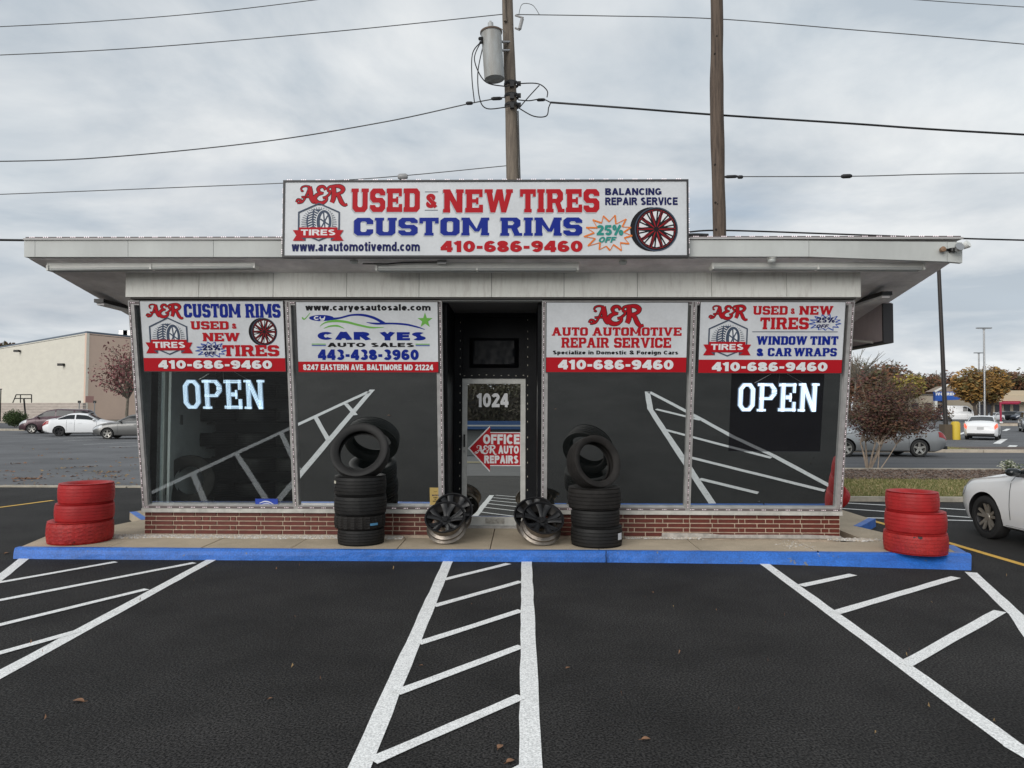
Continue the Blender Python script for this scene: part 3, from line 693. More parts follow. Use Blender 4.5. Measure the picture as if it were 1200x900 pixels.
def badge(P, x0, y0, x1, y1, rx0, ry0, rx1, ry1):
    w_, h_ = x1 - x0, y1 - y0; cx = (x0 + x1) / 2; t = w_ * .035
    hx = [(cx, y0), (x1, y0 + h_ * .24), (x1, y0 + h_ * .78), (cx, y1), (x0, y0 + h_ * .78), (x0, y0 + h_ * .24)]
    P.out([seg(hx[i], hx[(i + 1) % 6], t) for i in range(6)] + [ell(*p, t / 2, t / 2, 8) for p in hx], 'slate', 'logo')
    c = (cx, y0 + h_ * .55); rays = []
    for i in range(25):
        a = R(-10 + i * 200 / 24); dx_, dy_ = cos(a), -sin(a)
        k = 0.29 * w_; k2 = .44 * w_
        rays.append(seg((c[0] + dx_ * k, c[1] + dy_ * k), (c[0] + dx_ * k2, c[1] + dy_ * k2 * .92), w_ * .012))
    P.out(rays, 'slate', 'logo')
    # tyre in three-quarter view: tread band with chevrons, then the face with rim
    ty = y0 + h_ * .50
    P.out([ell(cx - w_ * .12, ty, w_ * .19, h_ * .34), [(cx - w_ * .12, ty - h_ * .34), (cx + w_ * .1, ty - h_ * .34), (cx + w_ * .1, ty + h_ * .3), (cx - w_ * .12, ty + h_ * .3)]], 'slate', 'logo')
    chev = []
    for i in range(8):
        yy = ty - h_ * .26 + i * h_ * .068; o_ = abs(i - 3.5) * w_ * .006
        chev.append(seg((cx - w_ * .27 + o_, yy), (cx - w_ * .17 + o_, yy - h_ * .045), w_ * .02)); chev.append(seg((cx - w_ * .13 + o_, yy - h_ * .045), (cx - w_ * .05 + o_, yy), w_ * .02))
    P.out(chev, 'white', 'logo')
    P.out(ring(cx + w_ * .13, ty, w_ * .205, h_ * .34, w_ * .018), 'white', 'logo')
    P.out([ell(cx + w_ * .13, ty, w_ * .185, h_ * .32)], 'slate', 'logo')
    P.out([ell(cx + w_ * .14, ty, w_ * .11, h_ * .25)], 'white', 'logo')
    sp_ = [seg((cx + w_ * .14, ty), (cx + w_ * (.14 + .11 * cos(R(a))), ty + h_ * .25 * sin(R(a))), w_ * .035) for a in range(18, 378, 60)]
    P.out(sp_ + [ell(cx + w_ * .14, ty, w_ * .035, h_ * .06)], 'slate', 'logo')
    # ribbon
    rw, rh = rx1 - rx0, ry1 - ry0; m0, m1 = rx0 + rw * .16, rx1 - rw * .16
    for sgn, a, b in ((1, rx0, m0), (-1, rx1, m1)):
        P.out([[(a, ry0 + rh * .2), (b + sgn * rw * .08, ry0 + rh * .2), (b + sgn * rw * .08, ry1), (a, ry1), (a + sgn * rw * .07, ry0 + rh * .6)]], 'red', 'logo')
        P.out([[(b, ry0 + rh * .78), (b + sgn * rw * .09, ry0 + rh * .78), (b + sgn * rw * .09, ry1)]], 'slate', 'logo')
    P.out([[(m0 - rw * .04, ry0), (m1 + rw * .04, ry0), (m1 + rw * .04, ry0 + rh * .78), (m0 - rw * .04, ry0 + rh * .78)]], 'red', 'logo')
    P.sans('TIRES', m0 + rw * .0, ry0 + rh * .16, m1 - rw * .0, ry0 + rh * .62, 'white', .012)
def rimpic(P, cx, cy, rx, ry, off):
    P.out([ell(cx - off, cy, rx, ry)], 'black', 'wheel_picture')
    P.out([ell(cx - off * .5, cy + ry * .01, rx, ry)], 'black', 'wheel_picture')
    P.out(ring(cx, cy, rx, ry, rx * .05), 'slate', 'wheel_picture')
    P.out([ell(cx, cy, rx * .95, ry * .95)], 'black', 'wheel_picture')
    hole = []
    for i in range(10):
        a0 = i * 36 + 5; a1 = a0 + 26
        hole.append([(cx + rx * .80 * cos(R(a0)), cy + ry * .80 * sin(R(a0))), (cx + rx * .82 * cos(R((a0 + a1) / 2)), cy + ry * .82 * sin(R((a0 + a1) / 2))), (cx + rx * .80 * cos(R(a1)), cy + ry * .80 * sin(R(a1))), (cx + rx * .33 * cos(R((a0 + a1) / 2)), cy + ry * .33 * sin(R((a0 + a1) / 2)))])
    P.out(hole, 'white', 'wheel_picture')
    P.out([seg((cx + rx * .2 * cos(R(a)), cy + ry * .2 * sin(R(a))), (cx + rx * .82 * cos(R(a + 5)), cy + ry * .82 * sin(R(a + 5))), rx * .07) for a in range(18, 378, 36)], 'black', 'wheel_picture')
    P.out([seg((cx + rx * .12 * cos(R(a)), cy + ry * .12 * sin(R(a))), (cx + rx * .88 * cos(R(a + d)), cy + ry * .88 * sin(R(a + d))), rx * .02) for a in range(0, 360, 36) for d in (-2, 6)] + ring(cx, cy, rx * .88, ry * .88, rx * .012), 'red', 'wheel_picture')
    P.out([ell(cx, cy, rx * .1, ry * .1, 12)], 'black', 'wheel_picture')
def burst(P, cx, cy, rx, ry, col, fillw=True):
    n = 13; pts = []
    rr = random.Random(3)
    for i in range(n * 2):
        a = 2 * pi * i / (n * 2) + .1; k = rr.uniform(.88, 1.1) if i % 2 == 0 else rr.uniform(.58, .68)
        pts.append((cx + rx * k * cos(a), cy + ry * k * sin(a)))
    P.out([seg(pts[i], pts[(i + 1) % len(pts)], rx * (.03 if i % 2 else .065)) for i in range(len(pts))], col, 'starburst')

# ============================================================ SHOP BUILDING
alu = mat('aluminium_frame', (.42, .41, .40), .5, .35, var=.2, vscale=8)
alu_w = mat('pale_door_frame', (.55, .55, .52), .5, .15, var=.15, vscale=6)
alu_p = mat('led_channel', (.34, .31, .30), .5, .2, var=.25, vscale=30)
cream = mat('painted_fascia', (.52, .535, .515), .6, var=.12, vscale=1.3, stretch=(1, 1, .4), bump=.05, bscale=30)
beam_m = mat('weathered_beam_panel', (.74, .74, .69), .7, col2=(.60, .585, .54), vscale=7, stretch=(3, 3, .5), contrast=(.28, .52))
soffit_m = mat('soffit_board', (.82, .79, .78), .75, var=.18, vscale=3)
black_p = mat('black_painted_wall', (.0055, .006, .0075), .5, var=.5, vscale=3, bump=.3, bscale=9, spec=.2)
brick_m = mat('glazed_red_brick', (.15, .027, .016), .5, col2=(.085, .018, .012), vscale=5, bump=.15, bscale=50)
mortar = mat('mortar', (.62, .50, .38), .9, var=.2, vscale=10)
film = mirror_mat('mirror_film_glass', .62, (.9, .93, .93), 'diffuse', (.013, .016, .016), wobble=.02)
clear = mirror_mat('clear_glass', .10, (.95, .97, 1), 'clear')
dark_glass = mirror_mat('dark_glass', .16, (.95, .97, 1), 'diffuse', (.006, .006, .008))
door_glass = mirror_mat('door_glass', .66, (.9, .92, .9), 'diffuse', (.03, .032, .03), wobble=.006)
led = mat('led_dot', (.9, .8, .82), .4, emit=(1, .86, .9, .55))
led_lane = mat('led_lane', (.15, .125, .125), .6)

YB = 9.4; YT = 8.95
ZB = AY(600, 597, YB).z; ZT = AY(600, 352, YT).z
fu = Vector((1, 0, 0)); fv = Vector((0, YT - YB, ZT - ZB)); FH = fv.length; fv.normalize(); fn = fu.cross(fv)
FM = Matrix(((fu.x, fv.x, fn.x, 0), (fu.y, fv.y, fn.y, YB), (fu.z, fv.z, fn.z, ZB), (0, 0, 0, 1)))
def FU(px, py, off=0.0):
    r = ray(px, py); o_ = Vector((0, YB, ZB)) + fn * off; k = (o_ - EYE).dot(fn) / r.dot(fn); X = EYE + r * k - Vector((0, YB, ZB)); return Vector((X.dot(fu), X.dot(fv), off))
xl = AY(168, 598, YB).x; xm1 = AY(347.5, 598, YB).x; xd0 = AY(521, 598, YB).x; xd1 = AY(634, 598, YB).x; xm2 = AY(805, 598, YB).x; xr = AY(985.5, 598, YB).x
print('facade', xl, xm1, xd0, xd1, xm2, xr, 'Z', ZB, ZT, FH)

shop = thing('tire_shop', 'low flat roofed tire shop with canted dark windows, brick base and cream fascia', 'shop building', T(0, YB, 0))
def bpart(name, mb, m, parent=None, smooth=None, local=False, fix=True):
    """a part given in world coordinates, or in facade coordinates when local"""
    if local: mb.xf(FM)
    if parent is None: mb.xf(T(0, -YB, 0)); parent = shop
    else: mb.xf(T(0, -YB, 0))
    return obj(name, mb, m, parent, smooth, fix=fix)
# window frames: each of the two bays
fw = .075
def led_run(mb, a, b, off, wid=.028):
    """clusters of three bright dots on a dark lane between two points (facade coordinates)"""
    a = Vector(a); b = Vector(b); d = (b - a); l_ = d.length; d.normalize(); n_ = Vector((-d.y, d.x, 0))
    c_ = (a + b) / 2
    mb.box((c_.x, c_.y, off), (abs(d.x) * l_ + abs(d.y) * wid * .55, abs(d.y) * l_ + abs(d.x) * wid * .55, .004), mi=1)
    t = .03
    while t < l_ - .03:
        for k in (-1, 0, 1):
            p = a + d * (t + k * .021); mb.box((p.x, p.y, off + .005), (.0075, .0075, .006), mi=0)
        t += .098 if abs(d.y) > .5 else .155
bays = [('w', xl, xm1, xd0), ('w', xd1, xm2, xr)]
for _, a, m_, b in bays:
    for x in (a, m_, b): bpart('window_post', MB().box((x + (fw / 2 if x == a else -fw / 2 if x == b else 0), FH / 2, -.02), (fw, FH, .10)), alu, local=True)
    for x0, x1 in ((a + fw, m_ - fw / 2), (m_ + fw / 2, b - fw)):
        for y_, h_ in ((FH - .03, .06), (.025, .05)): bpart('window_rail', MB().box(((x0 + x1) / 2, y_, -.02), (x1 - x0 - .002, h_, .096)), alu, local=True)
    mb = MB()
    for x in (a, m_, b): led_run(mb, (x + (.022 if x == a else -.022 if x == b else 0), .04, 0), (x + (.022 if x == a else -.022 if x == b else 0), FH - .02, 0), .033)
    for x0, x1 in ((a + .03, m_ - .03), (m_ + .03, b - .03)):
        led_run(mb, (x0, FH - .03, 0), (x1, FH - .03, 0), .031, .05); led_run(mb, (x0, .02, 0), (x1, .02, 0), .031, .05)
    bpart('led_strip', mb, [led, led_lane], local=True)
panes = []
for i, (x0, x1) in enumerate(((xl + fw, xm1 - fw / 2), (xm1 + fw / 2, xd0 - fw), (xd1 + fw, xm2 - fw / 2), (xm2 + fw / 2, xr - fw))):
    mm = [clear, film, film, film][i]
    mb = MB()
    if i == 3:
        # black cut-out behind the right neon sign: the film stops round it
        p0 = FU(858, 436); p1 = FU(962, 530)
        for (a0, b0, a1, b1) in ((x0, .04, p0.x, FH - .05), (p1.x, .04, x1, FH - .05), (p0.x, .04, p1.x, p1.y), (p0.x, p0.y + .6, p1.x, FH - .05)):
            mb.box(((a0 + a1) / 2, (b0 + b1) / 2, -.03), (a1 - a0, b1 - b0, .008))
        bpart('window_pane', mb, mm, local=True)
        mb = MB().box(((p0.x + p1.x) / 2, (p0.y + .6 + p1.y) / 2, -.032), (p1.x - p0.x, p0.y + .6 - p1.y, .006))
        o = bpart('window_pane', mb, dark_glass, local=True); o['label'] = 'dark unfilmed square of glass behind the open sign'
    else:
        mb.box(((x0 + x1) / 2, FH / 2, -.03), (x1 - x0, FH - .09, .008)); o = bpart('window_pane', mb, mm, local=True)
        if i == 0: o['label'] = 'clear pane looking into the shop'
# sill under each bay
for _, a, m_, b in bays:
    bpart('window_sill', MB().bb((a - .01, YB - .035, ZB - .055), (b + .005, YB + .25, ZB - .004)), mat('pale_sill', (.5, .49, .45), .7, var=.25, vscale=6))
# brick base: mortar core with every brick laid on it
FB = YB + .03
zb1 = ZB - .057; rows = 5; rp = (zb1 - ZS - .012) / rows
for bi, (_, a, m_, b) in enumerate(bays):
    core = bpart('brick_base', MB().bb((a + .004, FB + .008, ZS - .15), (b - .004, FB + .3, zb1)), mortar)
    Lb, Sb = .2925, .102
    cache = {}
    def brick(cx, w_, row, side=False):
        w_ = round(w_, 3); k = (w_, side, rnd.randrange(2))
        if k not in cache:
            t_ = .0025 + .002 * k[2]
            if side: m2 = MB().box((0, 0, 0), (.016 + t_, w_ - .012, rp - .012))
            else:
                m2 = MB(); hw, hh = (w_ - .012) / 2, (rp - .012) / 2; bv_ = .0035
                m2.add([(-hw, 0, -hh), (hw, 0, -hh), (hw, 0, hh), (-hw, 0, hh), (-hw + bv_, -.011 - t_, -hh + bv_), (hw - bv_, -.011 - t_, -hh + bv_), (hw - bv_, -.011 - t_, hh - bv_), (-hw + bv_, -.011 - t_, hh - bv_)],
                       [(0, 1, 5, 4), (1, 2, 6, 5), (2, 3, 7, 6), (3, 0, 4, 7), (4, 5, 6, 7)])
            cache[k] = m2.mesh('brick', brick_m)
        o = link('brick', cache[k], core)
        z = ZS + .012 + rp * (row + .5)
        o.location = (cx, FB + .0075 - YB, z) if not side else (cx[0], cx[1] - YB, z)
    for row in range(rows):
        x = a + .004; big = row % 2 == 0
        if big:
            x += 0; first = .09 if bi == 0 else .20
            brick(x + first / 2, first, row); x += first
            while x < b - .004 - .03:
                w_ = min(Lb, b - .004 - x); brick(x + w_ / 2, w_, row); x += w_
        else:
            seq = [.27, Sb]; i = 0; first = .15
            brick(x + first / 2, first, row); x += first
            while x < b - .004 - .03:
                w_ = min(seq[i % 2] if i % 4 != 1 else Sb - .02, b - .004 - x)
                if w_ > .04: brick(x + w_ / 2, w_, row)
                x += w_; i += 1
    xe = a + .004 if bi == 0 else b - .004
    for row in range(rows):
        for k in range(1): brick((xe, FB + .02 + .14), .27, row, True)
# pale render patch along the foot of the right bay
mb = MB(); pts = [(AY(775, 625, 9.43).x, .0), (AY(985, 625, 9.43).x, .0), (AY(985, 625, 9.43).x, .035), (AY(948, 620, 9.4).x, .05), (AY(845, 620, 9.4).x, .045), (AY(830, 620, 9.4).x, .06), (AY(776, 620, 9.4).x, .065)]
mb.prism(pts, .012); mb.xf(T(0, FB - .008, ZS) @ RX(90))
bpart('mortar_patch', mb, mat('smeared_mortar', (.45, .42, .38), .9, var=.3, vscale=12))
# side walls (canted front edge, upright plane) : glazed above the base
for sx, xx in ((-1, xl), (1, xr)):
    t_ = .06
    x0, x1 = (xx, xx + t_) if sx < 0 else (xx - t_, xx)
    bpart('side_base', MB().bb((x0 + .01, FB + .31, ZS - .15), (x1 - .01, 16.4, zb1)), brick_m)
    bpart('side_sill', MB().bb((x0 - .01, YB + .26, zb1), (x1 + .01, 16.4, ZB - .004)), alu)
    if sx < 0:
        bpart('side_panel', MB().bb((xx + .01, 9.85, ZB), (xx + .028, 11.6, ZT)), cream); bpart('side_pane', MB().bb((xx + .01, YB + .06, ZB), (xx + .018, 9.849, ZT)), clear)
    else:
        bpart('side_pane', MB().bb((xx - .028, YB + .06, ZB), (xx - .02, 11.6, ZT)), film)
    mb = MB()
    for y in (10.5, 11.62): mb.bb((x0, y - .03, ZB - .003), (x1, y + .03, ZT))
    bpart('side_mullion', mb, alu)
    # triangle between the canted front and the upright side
    mb = MB(); P = [(YT + .05, ZT), (YB + .06, ZT), (YB + .06, ZB), (YB + .03, ZB)]
    n_ = len(P); mb.add([(x0 + .02, p[0], p[1]) for p in P] + [(x1 - .02, p[0], p[1]) for p in P], [(0, 1, 2, 3), (7, 6, 5, 4), (0, 4, 5, 1), (1, 5, 6, 2), (2, 6, 7, 3), (3, 7, 4, 0)])
    bpart('corner_panel', mb, alu)
    bpart('side_wall', MB().bb((x0, 11.66, zb1), (x1, 16.4, 3.6)), cream)
bpart('rear_wall', MB().bb((xl, 16.4, 0), (xr, 16.55, 3.6)), cream)
fl_m = mat('shop_floor', (.12, .11, .10), .7, var=.3)
for x0, x1, y0 in ((xl + .12, xd0 - .01, YB + .34), (xd1 + .01, xr - .07, YB + .34), (xd0 - .009, xd1 + .009, 10.8)): bpart('shop_floor', MB().bb((x0, y0, .1), (x1, 16.39, .32)), fl_m)
bpart('ceiling', MB().bb((xl + .07, YT + .25, ZT + .02), (xr - .07, 16.39, ZT + .08)), mat('shop_ceiling', (.7, .7, .68), .8))

# entrance recess
YD = 10.15
for x0, x1 in ((xd0, xd0 + .05), (xd1 - .05, xd1)):
    mb = MB(); P = [(YT + .10, ZT), (YD + .1, ZT), (YD + .1, ZS - .1), (YB + .04, ZS - .1), (YB + .04, ZB - .05)]
    mb.add([(x0, p[0], p[1]) for p in P] + [(x1, p[0], p[1]) for p in P], [(0, 1, 2, 3, 4), (9, 8, 7, 6, 5)] + [(i, (i + 1) % 5, (i + 1) % 5 + 5, i + 5) for i in range(5)])
    bpart('recess_wall', mb, black_p)
bpart('recess_ceiling', MB().bb((xd0, YT + .12, ZT + .0), (xd1, YD + .1, ZT + .06)), mat('grey_lintel', (.17, .175, .18), .6))
bpart('lintel_trim', MB().bb((xd0 + .0, YT - .02, ZT - .012), (xd1 - .0, YT + .115, ZT + .05)), mat('lintel_trim', (.33, .34, .33), .5))
dx0 = AY(541, 617, YD).x; dx1 = AY(615.5, 617, YD).x; dz1 = AY(578, 443.5, YD).z; dz0 = ZS
dh = dz1 - dz0
for x0, x1, z0, z1 in ((xd0 + .05, dx0, ZS, ZT), (dx1, xd1 - .05, ZS, ZT), (dx0, dx1, dz1, dz1 + .09), (dx0, dx1, AY(578, 372, YD).z, ZT)):
    bpart('recess_back', MB().bb((x0, YD - .02, z0), (x1, YD + .12, z1)), black_p)
tz0, tz1 = dz1 + .09, AY(578, 372, YD).z
bpart('transom_panel', MB().bb((dx0, YD + .03, tz0), (dx1, YD + .08, tz1)), black_p)
# wrapped box in the transom: lumpy plastic
mb = MB(); nx_, nz_ = 22, 18; w0, w1 = AY(550, 400, YD).x, AY(608, 400, YD).x; h0, h1 = AY(578, 431, YD).z, AY(578, 396, YD).z
for i in range(nx_ + 1):
    for k in range(nz_ + 1):
        x = w0 + (w1 - w0) * i / nx_; z = h0 + (h1 - h0) * k / nz_; e_ = min(i, nx_ - i, k, nz_ - k); d_ = .11 * min(1, e_ / 2) + .018 * noise.noise(Vector((x * 14, z * 10, 3))) * min(1, e_)
        mb.v.append((x, YD + .03 - d_, z))
mb.f = [(i * (nz_ + 1) + k, (i + 1) * (nz_ + 1) + k, (i + 1) * (nz_ + 1) + k + 1, i * (nz_ + 1) + k + 1) for i in range(nx_) for k in range(nz_)]; mb.m = [0] * len(mb.f)
bpart('vent_cover', mb, mat('black_plastic_wrap', (.007, .008, .010), .5, spec=.2), smooth=60)
# staples and tape round the transom
mb = MB()
for k in range(9):
    x = dx0 + .03 + (dx1 - dx0 - .06) * k / 8; mb.box((x, YD - .024, dz1 + .045 + rnd.uniform(-.008, .008)), (.02, .006, .008))
for z in [dz1 - .35 + i * .13 for i in range(10)] + [dz0 + .35 + i * .19 for i in range(8)]:
    for x in (dx0 - .03, dx1 + .03): mb.box((x, YD - .024, z + rnd.uniform(-.02, .02)), (.008, .006, .022))
bpart('staples', mb, mat('pale_staple', (.45, .43, .36), .6))['kind'] = 'stuff'
# the door
door = obj('door', MB().bb((0, 0, 0), (.07, .05, dh)).bb((dx1 - dx0 - .07, 0, 0), (dx1 - dx0, .05, dh)).bb((.07, 0.001, dh - .075), (dx1 - dx0 - .07, .049, dh)).bb((.07, .001, .03), (dx1 - dx0 - .07, .049, .16)), alu_w, shop, fix=True)
door.location = (dx0, YD - YB, dz0)
DW = dx1 - dx0
gl = obj('door_pane', MB().box((0, 0, 0), (DW - .13, .008, dh - .22)), door_glass, door); gl.location = (DW / 2, .022, .16 + (dh - .235) / 2); gl.rotation_euler = (R(-1.4), 0, 0)
obj('threshold', MB().bb((-.01, -.06, -.005), (DW + .01, .05, .028)), alu, door)
obj('kick_plate', MB().box((DW / 2 + .02, -.004, .095), (.27, .008, .075)), mat('worn_kick_plate', (.4, .39, .36), .4, .5, var=.4, vscale=30), door)
obj('door_handle', MB().bb((.022, -.03, dh - .98), (.045, -.018, dh - .8)).bb((.026, -.02, dh - .97), (.04, .002, dh - .95)).bb((.026, -.02, dh - .83), (.04, .002, dh - .81)), mat('dark_metal', (.03, .03, .03), .35, .8), door)
obj('door_lock', MB().lathe([(.0001, .012), (.014, .012), (.016, 0)], 16).xf(T(.034, 0, dh - 1.04) @ RX(90)), mat('steel', (.4, .4, .4), .3, .9), door, 30)
obj('door_closer', MB().box((DW / 2, -.006, dh - .095), (.13, .012, .014)), MATS['dark_metal'], door)
# street number on the glass
num = Print(door, .46, .2, 100, 45, z0=0.0, inv=T(DW / 2 - .02, -.006, AY(577, 469, YD).z - dz0) @ RX(90))
o = num.sans('1024', 0, 0, 100, 45, 'white', .03); o.name = 'door_number'

# beam above the windows: separate panels
ybm = 8.85
jx = [147, 233, 320, 406, 491, 576, 661, 747, 834, 922, 1009]
zt0 = AY(600, 348, ybm).z
def soff(y):   # underside height of the canopy
    return min(Zf, Zf - .18 * (y - YF)) if y < 13 else Zf - .18 * (13 - YF)
YF = 8.35; Zf = AY(600, 301, YF).z
for a, b in zip(jx[:-1], jx[1:]):
    xa, xb = AY(a, 335, ybm).x + .003, AY(b, 335, ybm).x - .003
    mb = MB().bb((xa, ybm + rnd.uniform(0, .003), zt0), (xb, ybm + .5, soff(ybm) + .03)); bpart('beam_panel', mb, beam_m)
bx0, bx1 = AY(147, 335, ybm).x, AY(1009, 335, ybm).x
bpart('beam_core', MB().bb((bx0 + .02, ybm + .012, zt0 + .01), (bx1 - .02, YB + .25, 3.68)), mat('joint_shadow', (.08, .075, .07), .9))
bpart('beam_foot', MB().bb((bx0 + .05, ybm + .03, zt0 - .022), (bx1 - .05, YB, zt0 + .0)), mat('dark_trim', (.06, .055, .05), .7))
for x0, x1 in ((bx0 + .02, bx0 + .08), (bx1 - .08, bx1 - .02)):
    bpart('beam_side', MB().bb((x0, ybm + .51, zt0 + .012), (x1, 16.5, 3.35)), beam_m)
# drip stains: small rusty runs on the beam
# fascia panels
prof = [(28, 279.5, 301), (41, 280, 301), (150, 281, 301), (250, 281.5, 301), (340, 282, 301), (600, 282, 301), (800, 281, 300.6), (948, 282, 300.6), (1110, 283.5, 306.5), (1128, 284, 308)]
th = .06
for (a, t0, b0), (b, t1, b1) in zip(prof[:-1], prof[1:]):
    A0, A1 = AY(a, b0, YF), AY(a, t0, YF); B0, B1 = AY(b, b1, YF), AY(b, t1, YF); g_ = Vector((.0025, 0, 0)); dy_ = Vector((0, th, 0))
    P = [A0 + g_, B0 - g_, B1 - g_, A1 + g_]
    mb = MB().add(P + [p + dy_ for p in P], [(0, 1, 2, 3), (7, 6, 5, 4), (0, 4, 5, 1), (1, 5, 6, 2), (2, 6, 7, 3), (3, 7, 4, 0)])
    bpart('fascia_panel', mb, cream)
RL, RR_ = AY(28, 290, YF).x, AY(1128, 290, YF).x
Ztop = AY(600, 281, YF).z
mb = MB().bb((RL, YF - .02, Ztop + .002), (RR_, YF + .12, Ztop + .022))
bpart('roof_edge_trim', mb, mat('pale_drip_edge', (.42, .41, .40), .5))
mb = MB(); x = RL + .1
mb.bb((RL + .02, YF - .005, Ztop + .024), (RR_ - .02, YF + .03, Ztop + .040), mi=1)
while x < RR_ - .1:
    for k in (-1, 0, 1): mb.box((x + k * .024, YF - .006, Ztop + .036), (.009, .009, .010))
    x += .165
bpart('roof_led_strip', mb, [led, led_lane])
# soffit boards and roof
so_root = bpart('soffit', MB().bb((RL + .02, YF + .07, soff(YF) + .05), (RR_ - .02, YF + .11, Ztop - .01)), soffit_m)
y = YF + .062; i = 0
while y < 16.6:
    y1 = y + .19; a = soff(y) ; b = soff(y1)
    mb = MB(); X0, X1 = RL + .03, RR_ - .03
    mb.add([(X0, y, a), (X1, y, a), (X1, y1 - .008, b), (X0, y1 - .008, b), (X0, y, a + .02), (X1, y, a + .02), (X1, y1 - .008, b + .02), (X0, y1 - .008, b + .02)],
           [(0, 3, 2, 1), (4, 5, 6, 7), (0, 1, 5, 4), (1, 2, 6, 5), (2, 3, 7, 6), (3, 0, 4, 7)])
    bpart('soffit_board', mb, soffit_m, so_root); y = y1
mb = MB()
a, b = soff(YF) + .025, soff(13) + .025
for (ya, za, yb_, zb_) in ((YF + .062, a, 13, b), (13, b, 16.6, b)):
    k = len(mb.v); X0, X1 = RL, RR_; h1_, h2_ = Ztop - .004, Ztop - .004 - (.9 if 0 else .0)
    mb.add([(X0, ya, za), (X1, ya, za), (X1, yb_, zb_), (X0, yb_, zb_), (X0, ya, Ztop - .004), (X1, ya, Ztop - .004), (X1, yb_, Ztop - .1), (X0, yb_, Ztop - .1)],
           [(0, 3, 2, 1), (4, 5, 6, 7), (0, 1, 5, 4), (1, 2, 6, 5), (2, 3, 7, 6), (3, 0, 4, 7)])
# side fascia sits along a thin deck: keep the deck slim at the sides
mb = MB()
for (ya, yb_) in ((YF + .062, 13), (13, 16.6)):
    za, zb_ = soff(ya) + .022, soff(yb_) + .022
    mb.add([(RL, ya, za), (RR_, ya, za), (RR_, yb_, zb_), (RL, yb_, zb_), (RL, ya, za + .07), (RR_, ya, za + .07), (RR_, yb_, zb_ + .07), (RL, yb_, zb_ + .07)],
           [(0, 3, 2, 1), (4, 5, 6, 7), (0, 1, 5, 4), (1, 2, 6, 5), (2, 3, 7, 6), (3, 0, 4, 7)])
bpart('roof_deck', mb, mat('roof_deck', (.2, .19, .185), .8))

# interior seen through the clear pane
wall_in = mat('interior_wall', (.82, .84, .82), .8, var=.08)
bpart('interior_wall', MB().bb((xl + .075, 9.86, .32), (xl + .11, 12.9, ZT + .0)), wall_in)
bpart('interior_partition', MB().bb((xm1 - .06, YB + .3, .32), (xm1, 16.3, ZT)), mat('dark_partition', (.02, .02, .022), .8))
c0_, c1_ = AY(180, 500, 9.85), AY(191, 500, 9.85)
bpart('interior_post', MB().bb((c0_.x, 9.85, .32), (c1_.x, 9.93, ZT)), mat('post_white', (.72, .73, .7), .6))
bpart('light_switch', MB().box((xl + .12, 10.15, AY(200, 492, 10.15).z), (.015, .08, .14)), mat('switch_plate', (.25, .25, .24), .5))
sh = thing('storage_shelf', 'dark full shelving inside the shop behind the left open sign', 'shelf', T(AY(292, 500, 11.0).x + .12, 11.0, .32))
sw = 2.0
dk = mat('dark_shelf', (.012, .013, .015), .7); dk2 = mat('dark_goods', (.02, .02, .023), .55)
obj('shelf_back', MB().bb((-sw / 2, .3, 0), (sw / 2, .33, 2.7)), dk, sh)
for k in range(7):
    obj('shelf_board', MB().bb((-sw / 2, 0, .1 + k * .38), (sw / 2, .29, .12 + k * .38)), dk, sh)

# ============================================================ SIGNS
sign_back = mat('sign_edge_dark', (.03, .028, .03), .5)
def board(name, label, M, W, H, depth=.03, frame=None, panel=None):
    t = thing(name, label, 'sign', M)
    obj('sign_panel', MB().box((0, 0, -depth / 2), (W, H, depth)), panel or sign_white, t)
    return t
# big rooftop sign
YS = 8.27
A_, B_ = AY(333, 299.5, YS), AY(805, 300, YS); Tt = AY(569, 213, YS).z
W, H = B_.x - A_.x, Tt - A_.z
Mb = T((A_.x + B_.x) / 2, YS, (Tt + A_.z) / 2) @ RX(90)
t = board('roof_sign', 'long white rooftop sign reading used and new tires, custom rims', Mb, W, H, .07)
mb = MB(); e_ = .022
for x in (-1, 1): mb.box((x * (W / 2 + e_ / 2), 0, -.035), (e_, H + 2 * e_, .09))
for y in (-1, 1): mb.box((0, y * (H / 2 + e_ / 2), -.035), (W - .001, e_, .09))
obj('sign_frame', mb, sign_back, t)
mb = MB(); x = -W / 2 + .05
while x < W / 2:
    for k in (-1, 0, 1): mb.box((x + k * .022, H / 2 + e_ + .006, 0), (.009, .010, .01))
    x += .17
y = -H / 2 + .05
while y < H / 2:
    for k in (-1, 0, 1):
        for sx in (-1, 1): mb.box((sx * (W / 2 + e_ + .006), y + k * .022, 0), (.008, .008, .01))
    y += .12
obj('led_strip', mb, led, t)
mb = MB()
for x in (-1.6, -.5, .6, 1.7): mb.box((x, -.05, -.1), (.04, H * .7, .06))
obj('sign_bracket', mb, MATS['dark_metal'], t)
P = Print(t, W, H, 1127, 205)
o_ = lambda *a: [a[0] - 36, a[1] - 57, a[2] - 36, a[3] - 57]
def SH(fn_, *a, **k): fn_(*a, **k)
logo_ar(P, *o_(68, 67, 213, 121))
for (txt, b, col) in (('USED', (224, 75, 417, 141), 'red'), ('NEW', (482, 78, 678, 143), 'red'), ('TIRES', (698, 78, 920, 143), 'red'), ('CUSTOM', (232, 157, 612, 207), 'blue'), ('RIMS', (643, 157, 872, 208), 'blue')):
    b = o_(*b); P.slab(txt, b[0] - 2.5, b[1] + 2.5, b[2] - 2.5, b[3] + 3.5, 'shade', sp=.7); P.slab(txt, *b, col, sp=.7)
P.out([seg((431 - 36, 85 - 57), (468 - 36, 85 - 57), 1.6), seg((431 - 36, 136 - 57), (468 - 36, 136 - 57), 1.6)], 'slate')
P.sans('&', *o_(434, 90, 466, 131), 'red', .045)
P.sans('www.arautomotivemd.com', *o_(57, 224, 418, 251), 'navy', .022)
